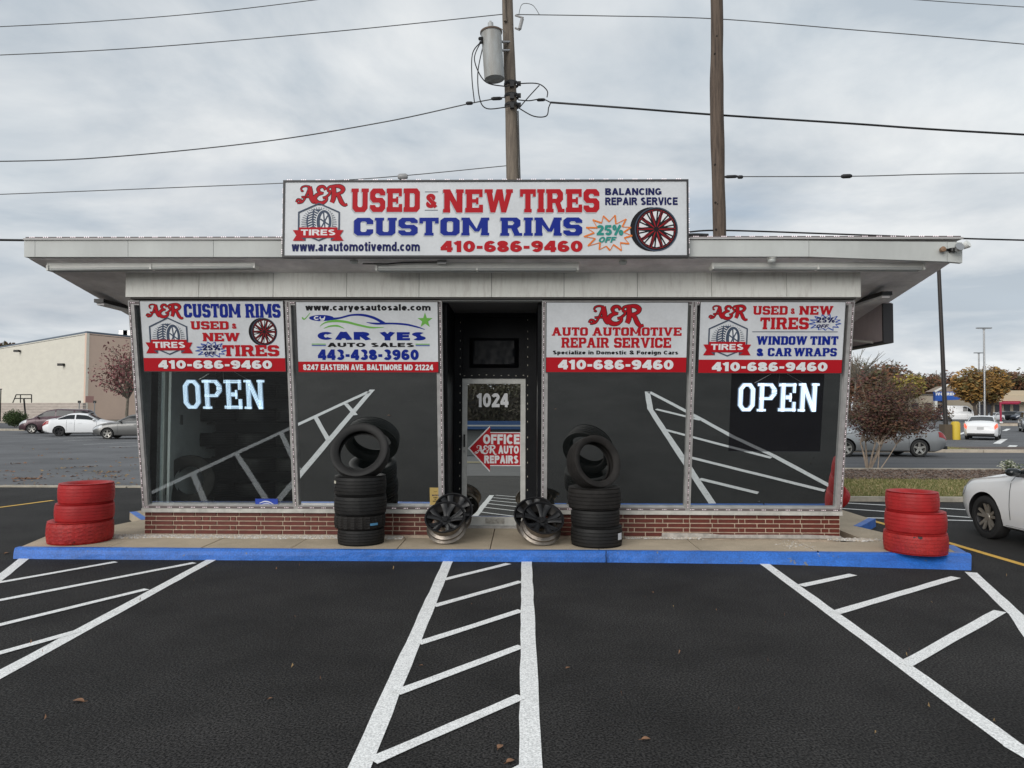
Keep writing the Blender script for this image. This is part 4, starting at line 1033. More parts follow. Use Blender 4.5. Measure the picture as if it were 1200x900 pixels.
P.sans('410-686-9460', *o_(475, 221, 873, 253), 'red', .045)
P.sans('BALANCING', *o_(936, 75, 1093, 96), 'navy', .022); P.sans('REPAIR SERVICE', *o_(936, 101, 1138, 124), 'navy', .022)
rimpic(P, 1078 - 36, 190 - 57, 60, 61, 13)
burst(P, 948 - 36, 203 - 57, 68, 52, 'orange')
P.sans('25%', *o_(912, 177, 986, 208), 'teal', .03); P.sans('OFF', *o_(918, 211, 968, 227), 'teal', .03, .25)
badge(P, *o_(76, 117, 190, 220), *o_(60, 184, 203, 221))

def wsign(label, c, W2):      # c: corner sight lines TL TR BL BR on the canted facade
    p = [FU(*q_, .045) for q_ in c]
    x0 = (p[0].x + p[2].x) / 2; x1 = (p[1].x + p[3].x) / 2; y1 = (p[0].y + p[1].y) / 2; y0 = (p[2].y + p[3].y) / 2
    W, H = x1 - x0, y1 - y0
    M = FM @ T((x0 + x1) / 2, (y0 + y1) / 2, .05)
    t = board('window_sign', label, M, W, H, .02)
    obj('sign_frame', MB().box((0, H / 2 + .004, -.01), (W + .016, .008, .026)).box((0, -H / 2 - .004, -.01), (W + .016, .008, .026)).box((W / 2 + .004, 0, -.01), (.008, H, .026)).box((-W / 2 - .004, 0, -.01), (.008, H, .026)), sign_back, t)
    return t, W, H
# first sign
t, W, H = wsign('white and red window sign reading custom rims, leftmost of the four', [(164, 353), (331, 353), (169.5, 435), (335.5, 435)], 0)
P = Print(t, W, H, 1108, 550)
P.box(0, 445, 1108, 550, 'red')
rimpic(P, 955, 238, 100, 108, 22)
logo_ar(P, 45, 22, 332, 132)
P.slab('CUSTOM', 338, 20, 778, 127, 'blue', SLN, .5); P.slab('RIMS', 815, 20, 1087, 128, 'blue', SLN, .5)
P.slab('USED', 385, 155, 680, 220, 'red'); P.sans('&', 706, 172, 742, 215, 'red', .04); P.slab('NEW', 473, 246, 762, 313, 'red')
burst(P, 540, 380, 122, 64, 'lblue'); P.sans('25%', 468, 342, 606, 386, 'navy', .03); P.sans('OFF', 478, 393, 574, 420, 'navy', .03, .25)
P.slab('TIRES', 624, 342, 1064, 430, 'red')
badge(P, 64, 130, 352, 415, 25, 300, 392, 408)
P.sans('410-686-9460', 113, 462, 1005, 530, 'white', .04)
# second sign
t, W, H = wsign('white window sign of the car sales firm with a blue car outline and green star', [(347, 354), (512.5, 354), (350, 436), (514, 436)], 0)
P = Print(t, W, H, 1100, 545)
P.box(0, 463, 1100, 545, 'red')
P.sans('www.caryesautosale.com', 72, 16, 1047, 80, 'black', .035)
P.ribbon([([(45, 118), (62, 132), (108, 84)], [14, 9, 4])], 'green')
P.out([ell(195, 123, 97, 24)], 'blue', 'logo')
P.ribbon([([(170, 112), (150, 112), (140, 124), (152, 134), (172, 130)], [6, 8, 9, 8, 5]), ([(188, 112), (184, 124), (196, 132), (214, 126), (222, 110)], [5, 9, 9, 8, 5]), ([(222, 110), (216, 132), (204, 142), (186, 142)], [5, 8, 7, 4])], 'white')
P.ribbon([([(270, 130), (340, 122), (430, 100), (520, 100), (600, 120), (660, 150), (700, 168)], [20, 14, 14, 18, 20, 22, 8]),
          ([(545, 156), (620, 166), (740, 165), (850, 172), (940, 192), (1000, 212)], [3, 16, 14, 15, 12, 3])], 'blue')
P.ribbon([([(180, 188), (220, 160), (290, 146), (380, 152), (480, 176), (580, 196), (680, 194)], [3, 10, 18, 18, 16, 14, 3]), ([(210, 204), (260, 186), (320, 184), (370, 204)], [3, 12, 14, 3])], 'green')
star = [(1002 + (62 if i % 2 == 0 else 24) * sin(R(i * 36)), 142 - (62 if i % 2 == 0 else 24) * cos(R(i * 36))) for i in range(10)]
P.out([star], 'green', 'logo')
P.sans('CAR', 160, 228, 578, 296, 'blue', .06); P.sans('YES', 645, 228, 1005, 296, 'blue', .06)
P.sans('AUTO SALES', 235, 314, 913, 349, 'black', .035)
P.out([[(112, 322), (222, 322), (222, 329), (112, 329)], [(925, 322), (1035, 322), (1035, 329), (925, 329)]], 'green'); P.out([[(112, 333), (222, 333), (222, 340), (112, 340)], [(925, 333), (1035, 333), (1035, 340), (925, 340)]], 'lblue')
P.sans('443-438-3960', 155, 366, 948, 450, 'blue', .045)
P.sans('8247 EASTERN AVE. BALTIMORE MD 21224', 38, 482, 1060, 532, 'white', .03)
# third sign
t, W, H = wsign('white and red window sign reading auto automotive repair service', [(640.5, 354.5), (806, 354.5), (640, 436), (804, 436)], 0)
P = Print(t, W, H, 1100, 543)
P.box(0, 427, 1100, 543, 'red')
logo_ar(P, 332, 24, 760, 180)
P.slab('AUTO', 42, 192, 325, 258, 'red'); P.slab('AUTOMOTIVE', 360, 192, 1057, 258, 'red'); P.slab('REPAIR', 118, 272, 492, 352, 'red'); P.slab('SERVICE', 530, 272, 978, 352, 'red')
P.sans('Specialize in Domestic & Foreign Cars', 52, 372, 1035, 414, 'black', .035)
P.sans('410-686-9460', 92, 446, 1000, 522, 'white', .04)
# fourth sign
t, W, H = wsign('white and red window sign offering window tint and car wraps', [(821, 354), (990.5, 354), (818, 437), (986, 437)], 0)
P = Print(t, W, H, 1068, 524)
P.box(0, 425, 1068, 524, 'red')
logo_ar(P, 66, 26, 352, 130)
P.slab('USED', 390, 28, 645, 93, 'red'); P.sans('&', 668, 45, 700, 88, 'red', .04); P.slab('NEW', 730, 28, 980, 93, 'red'); 
burst(P, 930, 152, 122, 62, 'lblue'); P.slab('TIRES', 446, 112, 806, 200, 'red')
P.sans('25%', 860, 110, 995, 152, 'navy', .03); P.sans('OFF', 862, 163, 955, 190, 'navy', .03, .25)
P.out([seg((390, 218), (1022, 218), 5)], 'slate')
P.slab('WINDOW', 425, 250, 800, 314, 'blue', SLN, .5); P.slab('TINT', 822, 250, 1030, 314, 'blue', SLN, .5)
P.sans('&', 430, 340, 482, 400, 'blue', .06); P.slab('CAR', 512, 337, 690, 399, 'blue', SLN, .5); P.slab('WRAPS', 706, 337, 1025, 399, 'blue', SLN, .5)
badge(P, 70, 133, 352, 397, 30, 292, 385, 392)
P.sans('410-686-9460', 98, 443, 960, 511, 'white', .04)

# LED open signs behind the glass
neon = mat('lit_neon_tube', (.6, .7, .8), .4, emit=(.72, .86, 1, 1.1)); neon_g = mat('neon_glow_face', (.3, .38, .45), .4, emit=(.36, .52, .80, .34))
def opensign(label, px, off):
    p0 = FU(px[0], px[3], off); p1 = FU(px[1], px[2], off); W, H = p1.x - p0.x, p1.y - p0.y
    t = thing('open_sign', label, 'neon sign', FM @ T((p0.x + p1.x) / 2, (p0.y + p1.y) / 2, off))
    Pn = SLO.text('OPEN', 0, 0, W, H, sp=1.0)
    mb = MB()
    for i, q_ in enumerate(Pn):
        pts = [(a - W / 2, b - H / 2) for a, b in q_]
        if sum(pts[k - 1][0] * pts[k][1] - pts[k][0] * pts[k - 1][1] for k in range(len(pts))) < 0: pts = pts[::-1]
        mb.prism(pts, .012 + (i % 9) * .0003)
    obj('letter_face', mb, neon_g, t, fix=True)
    # tubes following each limb
    tb = MB()
    for i, q_ in enumerate(Pn):
        if len(q_) != 4: continue
        pts = [Vector((a - W / 2, b - H / 2, 0)) for a, b in q_]
        e = [(pts[k] - pts[(k + 1) % 4]).length for k in range(4)]
        if e[0] + e[2] > e[1] + e[3]: a0, a1, b0, b1 = pts[0], pts[1], pts[3], pts[2]
        else: a0, a1, b0, b1 = pts[1], pts[2], pts[0], pts[3]
        wd = ((a0 - b0).length + (a1 - b1).length) / 2; n_ = 3 if wd > .05 else 2
        for k in range(n_):
            f_ = (k + .5) / n_ if n_ > 1 else .5; f_ = .1 + f_ * .8
            tb.tube([a0.lerp(b0, f_) + Vector((0, 0, .017)), a1.lerp(b1, f_) + Vector((0, 0, .017))], .0045, 5)
    obj('neon_tube', tb, neon, t)
    obj('hanging_wire', MB().tube([(-W * .3, H * .5, 0), (-W * .1, H * .82, 0)], .003, 5).tube([(0, H * .5, 0), (0, H * .82, 0)], .003, 5).tube([(W * .3, H * .5, 0), (W * .1, H * .82, 0)], .003, 5), MATS['steel'], t)
    return t
opensign('lit open sign hanging in the clear left window', (216, 310, 445, 479), -.09)
t = opensign('lit open sign on the dark square of the far right window', (864, 960, 449, 482), -.022)
# stickers
def sticker(name, label, cat, pts, off, panel, fnp):
    p = [FU(*q_, off) for q_ in pts]; x0, x1 = p[0].x, p[1].x; y1, y0 = p[0].y, p[1].y
    t = thing(name, label, cat, FM @ T((x0 + x1) / 2, (y0 + y1) / 2, off)); W, H = x1 - x0, y1 - y0
    obj('sticker_sheet', MB().box((0, 0, -.001), (W, H, .002)), panel, t); fnp(Print(t, W, H, 100, 100 * H / W)); return t
def f1(P):
    P.ribbon([([(18, 20), (40, 12), (60, 14), (80, 24)], [2, 5, 5, 2]), ([(30, 24), (50, 20), (70, 26)], [1, 3, 1])], 'white')
    P.sans('CAR YES', 22, 27, 78, 38, 'white', .03); P.box(15, 42, 85, 52, 'lblue'); 
sticker('window_sticker', 'small blue sticker at the foot of the clear left window', 'sticker', [(299, 584.5), (326, 597)], -.022, mat('sticker_blue', (.03, .07, .4), .4), f1)
def f2(P):
    P.ribbon([([(35, 30), (50, 38), (65, 30)], [2, 3, 2])], 'black'); 
    P.sans('NOTICE', 20, 62, 80, 76, 'navy', .04); P.sans('THIS', 30, 86, 70, 96, 'black', .03); P.sans('IS', 42, 102, 58, 112, 'black', .03); P.sans('OPEN', 26, 118, 74, 130, 'black', .03)
sticker('notice_card', 'small yellow notice card in the window corner left of the door', 'card', [(503.5, 571.5), (517, 594.5)], -.022, mat('card_yellow', (.50, .36, .12), .6), f2)
# office arrow on the door
yA = YD + .015
pL, pR = AY(549, 526, yA), AY(610.5, 526, yA); zt_, zb_ = AY(575, 499, yA).z, AY(575, 553, yA).z
W, H = pR.x - pL.x, zt_ - zb_
t = thing('arrow_sign', 'red arrow sign on the door glass reading office, pointing left', 'sign', T((pL.x + pR.x) / 2, yA, (zt_ + zb_) / 2) @ RX(90 - 1.4))
sh_ = [(0, 26.5), (25, 0), (25, 7.5), (61.5, 7.5), (61.5, 47), (25, 47), (25, 54)]
P = Print(t, W, H, 61.5, 54, z0=-.002)
P.out([[(a * 1.0 - (1 if a < 1 else -.0), b) for a, b in sh_]], 'white', 'arrow_edge'); 
cx_, cy_ = 36, 27
P.out([[(cx_ + (a - cx_) * .962, cy_ + (b - cy_) * .95) for a, b in sh_]], 'red', 'arrow_face')
P.sans('OFFICE', 17, 10, 60, 21.5, 'white', .035); P.sans('AUTO', 35, 23, 59, 33, 'white', .04); P.sans('REPAIRS', 18.5, 34.5, 58.5, 44.5, 'white', .04)
logo_ar(P, 7.5, 23, 33, 33.5, 'white', None)

# ============================================================ LIGHT FIXTURES AND SMALL HARDWARE ON THE CANOPY
fix_m = mat('fixture_enamel', (.85, .85, .80), .5, var=.08, vscale=5); tube_m = mat('unlit_tube', (.50, .52, .50), .3)
def fluor(label, a, b, y):
    A1, B1 = AY(*a, y), AY(*b, y); L_ = (B1 - A1).length; t = thing('strip_light', label, 'strip light', T(*((A1 + B1) / 2)) @ RY(-math.degrees(atan2(B1.z - A1.z, B1.x - A1.x))), group=None)
    obj('housing', MB().box((0, .03, .036), (L_, .16, .075)).add([(-L_ / 2 + .02, -.03, .01), (L_ / 2 - .02, -.03, .01), (L_ / 2 - .02, .09, .01), (-L_ / 2 + .02, .09, .01), (-L_ / 2 + .02, -.055, -.012), (L_ / 2 - .02, -.055, -.012)], [(0, 1, 5, 4)]), fix_m, t)
    for y_ in (-.035, .045): obj('lamp_tube', MB().tube([(-L_ / 2 + .03, y_, -.016), (L_ / 2 - .03, y_, -.016)], .021, 10), tube_m, t, 40)
    for x in (-L_ / 2 + .012, 0, L_ / 2 - .012): obj('gap_shadow', MB().box((0, .03, .082), (L_ * .98, .12, .02)), MATS['dark_metal'], t) if x == 0 else None; obj('lamp_holder', MB().box((x, 0, 0), (.022, .13, .065)), fix_m, t)  # dark strip above the housing stands in for the shadow below the soffit
    return t
fluor('unlit fluorescent strip light under the canopy, left of the roof sign', (58, 315), (301, 312), 8.58)
fluor('unlit fluorescent strip light under the canopy, below the roof sign', (441, 315), (678, 314.5), 8.58)
fluor('unlit fluorescent strip light under the canopy, right of the roof sign', (833, 313), (1081, 314), 8.58)
def globe(label, px, y):
    p = AY(*px, y); t = thing('canopy_lamp', label, 'lamp', T(*p))
    obj('lamp_base', MB().lathe([(.0001, .05), (.06, .05), (.06, .02), (.045, .01)], 20), fix_m, t, 40)
    obj('lamp_lens', MB().lathe([(.045, .012), (.05, -.005), (.04, -.03), (.0001, -.04)], 20), tube_m, t, 60)
globe('small round canopy lamp below the left half of the roof sign', (415, 306), 8.47)
globe('small round canopy lamp below the right end of the roof sign', (730, 307), 8.47)
globe('small round canopy lamp right of the roof sign', (904, 305), 8.42)
# conduit with junction box
p0, p1 = AY(425, 309, 8.47), AY(520, 307, 8.47)
t = thing('conduit', 'bent metal conduit with junction box under the left half of the roof sign', 'conduit', T(*p0))
d = p1 - p0
obj('pipe', MB().tube([(0, 0, 0), d * .3 + Vector((0, 0, -.01)), d * .5 + Vector((0, 0, .005)), d * .95], .008, 6), MATS['dark_metal'], t, 40)
obj('junction_box', MB().box(d * .98, (.11, .06, .05)), MATS['steel'], t)
# cameras at the right end of the fascia
t = thing('security_light', 'pair of small floodlights on the right end of the fascia', 'floodlight', T(*AY(1116, 293, YF - .02)))
cdark = MATS['dark_metal']
obj('mount', MB().tube([(-.12, 0, 0), (.1, 0, .02)], .012, 8).lathe([(.0001, -.02), (.04, -.02), (.04, .02), (.0001, .02)], 16), cdark, t, 40)
o = obj('floodlight', MB().lathe([(.0001, -.03), (.03, -.02), (.05, .03), (.05, .05), (.0001, .05)], 18).xf(T(.02, -.07, 0) @ RX(70)), MATS['steel'], t, 40)
o = obj('floodlight', MB().lathe([(.0001, -.03), (.03, -.02), (.045, .03), (.045, .05), (.0001, .05)], 18).xf(T(.1, -.07, .03) @ RX(60) @ RY(30)), MATS['post_white'], t, 40)
o = obj('sensor', MB().lathe([(.0001, -.03), (.03, -.02), (.032, .02), (.0001, .03)], 14).xf(T(-.13, -.03, 0) @ RX(80)), mat('rusty_sensor', (.25, .15, .09), .7), t, 40)
# side lights under the soffit and drop sign at the right
def sidelight(label, px, y):
    p = AY(*px, y); t = thing('soffit_light', label, 'lamp', T(p.x, y, soff(y) - .02) @ RZ(90))
    obj('housing', MB().box((0, 0, -.02), (.9, .13, .05)), cdark, t); obj('lens', MB().box((0, 0, -.06), (.82, .1, .03)), soffit_m, t)
sidelight('dark strip light under the left side of the canopy', (138, 343), 10.0)
sidelight('dark strip light under the right side of the canopy', (1020, 348), 9.7)
x_ = AY(1035, 360, 10.0).x
bm_ = mat('sign_back_brown', (.52, .43, .43), .6, var=.15, vscale=2)
t = thing('side_sign', 'brown back of a sign box hanging off the right side of the canopy', 'sign', T(x_, 10.0, AY(1044, 401, 10.0).z))
z0_ = AY(1044, 401, 10.0).z
def sbox(x0, x1, y0, y1, zb_, dz):
    v = [(x, y, z) for x in (x0, x1) for y, z in ((y0, zb_), (y1, zb_), (y1, soff(10.0 + y1) - z0_ + dz), (y0, soff(10.0 + y0) - z0_ + dz))]
    return MB().add(v, [(0, 1, 2, 3), (7, 6, 5, 4), (0, 4, 5, 1), (1, 5, 6, 2), (2, 6, 7, 3), (3, 7, 4, 0)])
hh = soff(10.0) - z0_
obj('sign_box', sbox(0, .12, 0, 3.4, 0, .004), bm_, t, fix=True)
mb = MB()
mb.bb((-.01, -.015, -.01), (.13, .02, hh - .01)); mb.bb((-.012, .021, -.012), (.132, 3.41, .02))
obj('sign_frame', mb, sign_back, t)
for y in (1.0, 2.1): obj('rib', MB().bb((-.02, y, .03), (-.001, y + .05, soff(10.1 + y) - z0_ - .01)), bm_, t)
obj('brace', MB().tube([(-.03, .25, .02), (xr - x_ + .0, 1.5, .30)], .018, 8), mat('pale_brace', (.5, .48, .44), .6), t, 40)
obj('sign_face', sbox(.1225, .128, .06, 3.34, .04, -.03), sign_white, t, fix=True)

# ============================================================ TYRES AND RIMS
rub = mat('black_rubber', (.0105, .010, .0095), .62, var=.35, vscale=7, bump=.25, bscale=45, spec=.4)
rub2 = mat('dusty_rubber', (.019, .017, .0155), .75, var=.4, vscale=6, bump=.25, bscale=45, spec=.3)
redp = mat('red_painted_rubber', (.40, .017, .018), .55, col2=(.27, .012, .012), vscale=4, bump=.35, bscale=35, spec=.4, contrast=(.25, .6))
redp2 = chipped('worn_red_rubber', (.37, .018, .016), (.018, .014, .014), .645, 3.2, rough=.6)
def tyre_mesh(name, Ro, w_, rb, m, tread='rib', seg=84):
    h = w_ / 2; prof = []; flags = []
    def p(r, z, f=0): prof.append((r, z)); flags.append(f)
    gz = [-.52, -.18, .18, .52]
    # tread from -z to +z with circumferential grooves
    crown = lambda t: Ro - .012 * abs(t) ** 2.5 * (h / .11)
    ts = [-.86]
    p(crown(.95) - .010, -.93 * h, 3); p(crown(.86), -.86 * h, 2)
    for g_ in gz:
        p(crown(g_ - .045), (g_ - .045) * h, 2); p(crown(g_) - (.010 if m in (rub, rub2) else .005), (g_ - .03) * h); p(crown(g_) - (.010 if m in (rub, rub2) else .005), (g_ + .03) * h); p(crown(g_ + .045), (g_ + .045) * h, 2)
    p(crown(.86), .86 * h, 2); p(crown(.95) - .010, .93 * h, 3)
    side = [(.93, .98), (.86, 1.01), (.70, 1.03), (.45, .98), (.2, .86), (.06, .76), (0, .70)]
    for t, z in side: p(rb + (Ro - rb) * t, z * h)
    p(rb - .004, .60 * h); p(rb + .012, .56 * h)
    for t, z in [(.3, .78), (.6, .88), (.88, .78)]: p(rb + (Ro - rb) * t - .006, z * h)
    for t, z in [(.88, -.78), (.6, -.88), (.3, -.78)]: p(rb + (Ro - rb) * t - .006, z * h)
    p(rb + .012, -.56 * h); p(rb - .004, -.60 * h)
    for t, z in side[::-1]: p(rb + (Ro - rb) * t, -z * h)
    def fn_(j, k, r, z):
        f = flags[j]
        if tread == 'rib':
            if f == 3 and k % 2: r -= .006
            if f == 2 and k % 4 == 0: r -= .002
        else:
            if f == 3 and k % 3 == 0: r -= .016
            if f == 2 and (k + j * 2) % 4 == 0: r -= .011
        return r, z
    return MB().lathe(prof, seg, closed=True, fn=fn_).mesh(name, m, 38)
def tyre(label, me, M, group=None, m=None):
    o = link('tyre', me); o.matrix_world = M; tag(o, label, 'tyre', group)
    if m: 
        o.data = me.copy(); o.data.materials[0] = m
    return o
def place(px, y, z, rx=0, ry=0, rz=0):
    p = AY(px, 600, y); return T(p.x, y, z) @ RX(rx) @ RY(ry) @ RZ(rz)
# red stack on the left
gL, gR = 'red painted tyres stacked at the left end of the sidewalk', 'red painted tyres stacked at the right end of the sidewalk'
def st(px, y, z, Rr, w_, lab, m, tread='rib', grp=None, tilt=(0, 0), rb=None):
    me = tyre_mesh('tyre', Rr, w_, rb or Rr * .60, m, tread)
    o = link('tyre', me); o.matrix_world = place(px, y, z + w_ / 2 * 1.03, tilt[0], tilt[1], rnd.uniform(0, 360)); tag(o, lab, 'tyre', grp); return o
def stack(items, z):
    for it in items:
        st(it[0], it[1], z, *it[2:]); z += it[3] * 1.015
    return z
yl = 9.0
stack([(95, yl, .375, .265, 'chunky red tyre with chipped paint at the bottom of the left red stack', redp2, 'block', gL),
       (99.5, yl, .335, .215, 'red tyre in the middle of the left red stack', redp, 'rib', gL),
       (101, yl, .318, .245, 'topmost red tyre of the left red stack', redp, 'rib', gL)], ZS)
yr = 8.62
stack([(1072, yr, .345, .235, 'bottom red tyre of the right red stack beside the white car', redp2, 'rib', gR),
       (1072.5, yr, .33, .245, 'middle red tyre of the right red stack beside the white car', redp, 'rib', gR),
       (1069, yr, .288, .225, 'topmost red tyre of the right red stack beside the white car', redp, 'rib', gR)], ZS)
gB = 'black tyres stacked in front of the left windows'; gC = 'black tyres stacked right of the door'
yb1 = 8.98
z = stack([(423.5, yb1, .292, .195, 'lowest black tyre of the stack left of the door', rub, 'rib', gB),
       (422, yb1, .318, .170, 'dusty black tyre with a blue label, second from below left of the door', rub2, 'block', gB),
       (422.5, yb1, .326, .235, 'black tyre third from below in the stack left of the door', rub, 'rib', gB),
       (422, yb1, .325, .235, 'black tyre with a pale label lying under the leaning one, left of the door', rub, 'rib', gB)], ZS)
Rt = .365
me = tyre_mesh('tyre', Rt, .18, .262, rub)
pz = z + Rt * .86 - .02
o = link('tyre', me); o.matrix_world = place(421.5, 8.93, pz, 90 - 26, 0, 4) ; tag(o, 'black tyre leaning back on top of the stack left of the door', 'tyre', gB)
z = stack([(699, yb1 - .02, .322, .235, 'black tyre with a white label at the foot of the stack right of the door', rub, 'rib', gC),
       (697.5, yb1 - .02, .305, .215, 'middle black tyre lying in the stack right of the door', rub, 'rib', gC),
       (696.5, yb1 - .02, .332, .255, 'dusty black tyre lying under the standing one, right of the door', rub2, 'rib', gC)], ZS)
Rt = .335
me = tyre_mesh('tyre', Rt, .215, .25, rub2)
o = link('tyre', me); o.matrix_world = T(AY(696, 600, 8.9).x, 8.92, z + Rt * .90) @ RZ(27) @ RX(90 - 16) ; tag(o, 'black tyre standing turned on top of the stack right of the door', 'tyre', gC)
# paper labels stuck on the tread
def lab(name, label, cat, cx, cy, rr, ang, z, w_, h_, m):
    t = MB(); n_ = 6; V = []
    for i in range(n_ + 1):
        a = R(ang) + (i / n_ - .5) * w_ / rr
        for k in (0, 1): V.append((cx + (rr + .003) * sin(a), cy - (rr + .003) * cos(a), z + k * h_))
    for i in range(n_ + 1):
        a = R(ang) + (i / n_ - .5) * w_ / rr
        for k in (0, 1): V.append((cx + (rr + .001) * sin(a), cy - (rr + .001) * cos(a), z + k * h_))
    m_ = (n_ + 1) * 2
    F = [(2 * i, 2 * i + 2, 2 * i + 3, 2 * i + 1) for i in range(n_)] + [(m_ + 2 * i, m_ + 2 * i + 1, m_ + 2 * i + 3, m_ + 2 * i + 2) for i in range(n_)]
    o = obj(name, MB().add(V, F), m); tag(o, label, cat); return o
lc = AY(422, 600, yb1).x; rc = AY(699, 600, yb1).x
lab('tyre_label', 'pale paper label on the upper lying tyre left of the door', 'label', lc, yb1, .325, -58, ZS + .195 + .17 + .235 + .155, .07, .035, mat('label_cream', (.5, .48, .4), .7))
lab('tyre_label', 'blue label on the dusty tyre left of the door', 'label', lc, yb1, .319, 45, ZS + .195 + .055, .11, .028, mat('label_blue', (.08, .25, .42), .6))
lab('tyre_label', 'white label on the lowest tyre right of the door', 'label', rc, yb1 - .02, .323, 55, ZS + .09, .09, .08, mat('label_white', (.62, .64, .68), .7))
# tyre inside the shop, leaning on the left wall
me = tyre_mesh('tyre', .36, .22, .20, rub2)
o = link('tyre', me); o.matrix_world = T(AY(222, 600, 10.1).x, 10.1, AY(222, 563, 10.1).z) @ RZ(12) @ RX(84); tag(o, 'large tyre standing inside the shop behind the clear left window', 'tyre')
# stacked dark tyres inside on the shelf
gi = 'dark tyres on the shelving inside the shop'
me = tyre_mesh('tyre', .31, .2, .2, rub, seg=40)
LV = ['lowest', 'second', 'middle', 'fourth', 'topmost']; CO = ['left', 'centre', 'right']
for k in range(5):
    for j in range(3):
        o = link('tyre', me); o.matrix_world = T(sh.location.x - sw / 2 + .38 + j * .62, 11.02, .32 + .1 + .03 + k * .38 + .12); tag(o, 'dark tyre on the %s shelf inside the shop, %s of its row' % (LV[k], CO[j]), 'tyre', gi)
# red tyre beyond the right corner
me = tyre_mesh('tyre', .24, .16, .15, redp)
o = link('tyre', me); o.matrix_world = T(AY(979, 575, 13.0).x, 13.0, .24) @ RZ(-60) @ RX(52); tag(o, 'red tyre tilted against the far side of the shop beyond the right window corner', 'tyre')

# alloy rims: black faced, bare metal barrels
bare = mat('bare_alloy', (.25, .22, .19), .38, .85, var=.3, vscale=10, bump=.2, bscale=40); gloss_b = mat('gloss_black_alloy', (.006, .006, .007), .4, spec=.45)
def rim_parts(Rr, w_, n_sp=5):
    """barrel about z, face at +z"""
    h = w_ / 2
    prof = [(Rr, -h), (Rr + .008, -h + .006), (Rr - .006, -h + .02), (Rr - .016, -h + .03), (Rr - .016, -h + .055), (Rr - .05, -h + .075), (Rr - .055, h - .09), (Rr - .02, h - .05), (Rr - .016, h - .03), (Rr - .004, h - .02), (Rr + .008, h - .008), (Rr + .006, h), (Rr - .008, h - .004),
            (Rr - .022, h - .03), (Rr - .03, h - .06), (Rr - .064, h - .1), (Rr - .064, -h + .07), (Rr - .03, -h + .03), (Rr - .012, -h)]
    barrel = MB().lathe(prof[:13], 56); inner = MB().lathe(prof[12:] + prof[:1], 56)
    lip = MB().lathe([(Rr + .0095, h - .010), (Rr + .0085, h + .002), (Rr - .009, h + .001), (Rr - .024, h - .028), (Rr - .02, h - .032)], 56)
    hub = MB().lathe([(.0001, h - .045), (.03, h - .045), (.034, h - .05), (.038, h - .062), (.075, h - .066), (.082, h - .08), (.082, h - .12), (.0001, h - .12)], 28)
    lugs = MB()
    for k in range(5):
        a = 2 * pi * k / 5; lugs.join(MB().lathe([(.0001, .004), (.011, .004), (.011, -.008)], 8), T(.055 * cos(a), .055 * sin(a), h - .063))
    sp = []
    for k in range(n_sp):
        a0 = 2 * pi * k / n_sp
        for sgn in (-1, 1):
            V = []
            for t in range(7):
                f = t / 6; r = .06 + (Rr - .022 - .06) * f; off = sgn * (.16 + .10 * f) * (1 if f else .8)
                a = a0 + off * (1 - .35 * (1 - f)); z = h - .07 + .052 * f ** .8 + (.006 if f == 1 else 0)
                wdt = .027 + .013 * f; c_ = Vector((r * cos(a), r * sin(a), z)); tdir = Vector((-sin(a), cos(a), 0))
                for (o2, dz) in ((-1, -.004), (-.45, .004), (.45, .004), (1, -.004), (.8, -.03), (-.8, -.03)): V.append(c_ + tdir * wdt * o2 + Vector((0, 0, dz)))
            F = [(t * 6 + q_, t * 6 + (q_ + 1) % 6, (t + 1) * 6 + (q_ + 1) % 6, (t + 1) * 6 + q_) for t in range(6) for q_ in range(6)] + [tuple(range(6)), tuple(36 + q_ for q_ in range(5, -1, -1))]
            sp.append(MB().add(V, F))
    return barrel, inner, lip, hub, lugs, sp
def rim(label, M, Rr, w_, grp, face=gloss_b, barrel=bare):
    t = thing('alloy_rim', label, 'wheel rim', M, grp); b, inn, l_, h_, lu, sp = rim_parts(Rr, w_)
    obj('barrel', b, barrel, t, 30, fix=True); obj('inner_barrel', inn, mat('dark_alloy', (.035, .032, .03), .55, .5), t, 30, fix=True); obj('lip', l_, face, t, 40); obj('hub', h_, face, t, 30);  # inside of the barrel coloured darker than its bare outside
    x = obj('lug_hole', lu, mat('lug_dark', (.02, .02, .02), .4, .6), t, 30); x['kind'] = 'stuff'
    sm = []
    for s_ in sp:
        obj('spoke', s_, face, t, 50, fix=True)
    return t
gr = 'loose alloy rims in front of the door'
def rimM(px, y, z, tilt, yaw, spin=0): return T(AY(px, 600, y).x, y, z) @ RZ(yaw) @ RX(90 - tilt) @ RZ(spin)
Rm = .262
def zc_(tilt, w_, Rr): return ZS + (w_ / 2) * sin(R(tilt)) + Rr * cos(R(tilt)) + .004
rim('black spoked rim with bare barrel left of the door, in front of the other', rimM(522.5, 8.98, zc_(50, .22, Rm), 50, -4, 15), Rm - .014, .22, gr)
rim('black spoked rim left of the door, half hidden behind the front one', rimM(531, 9.28, zc_(58, .2, Rm) + .10, 42, 10, 40), Rm - .02, .2, gr)
rim('front black spoked rim right of the door, nearest the tyre stack', rimM(635, 8.92, zc_(50, .23, Rm), 50, 13, 5), Rm - .008, .22, gr)
rim('black spoked rim right of the door, tucked behind the front one', rimM(627, 9.17, zc_(50, .22, Rm) + .03, 46, -12, 30), Rm - .01, .22, gr)

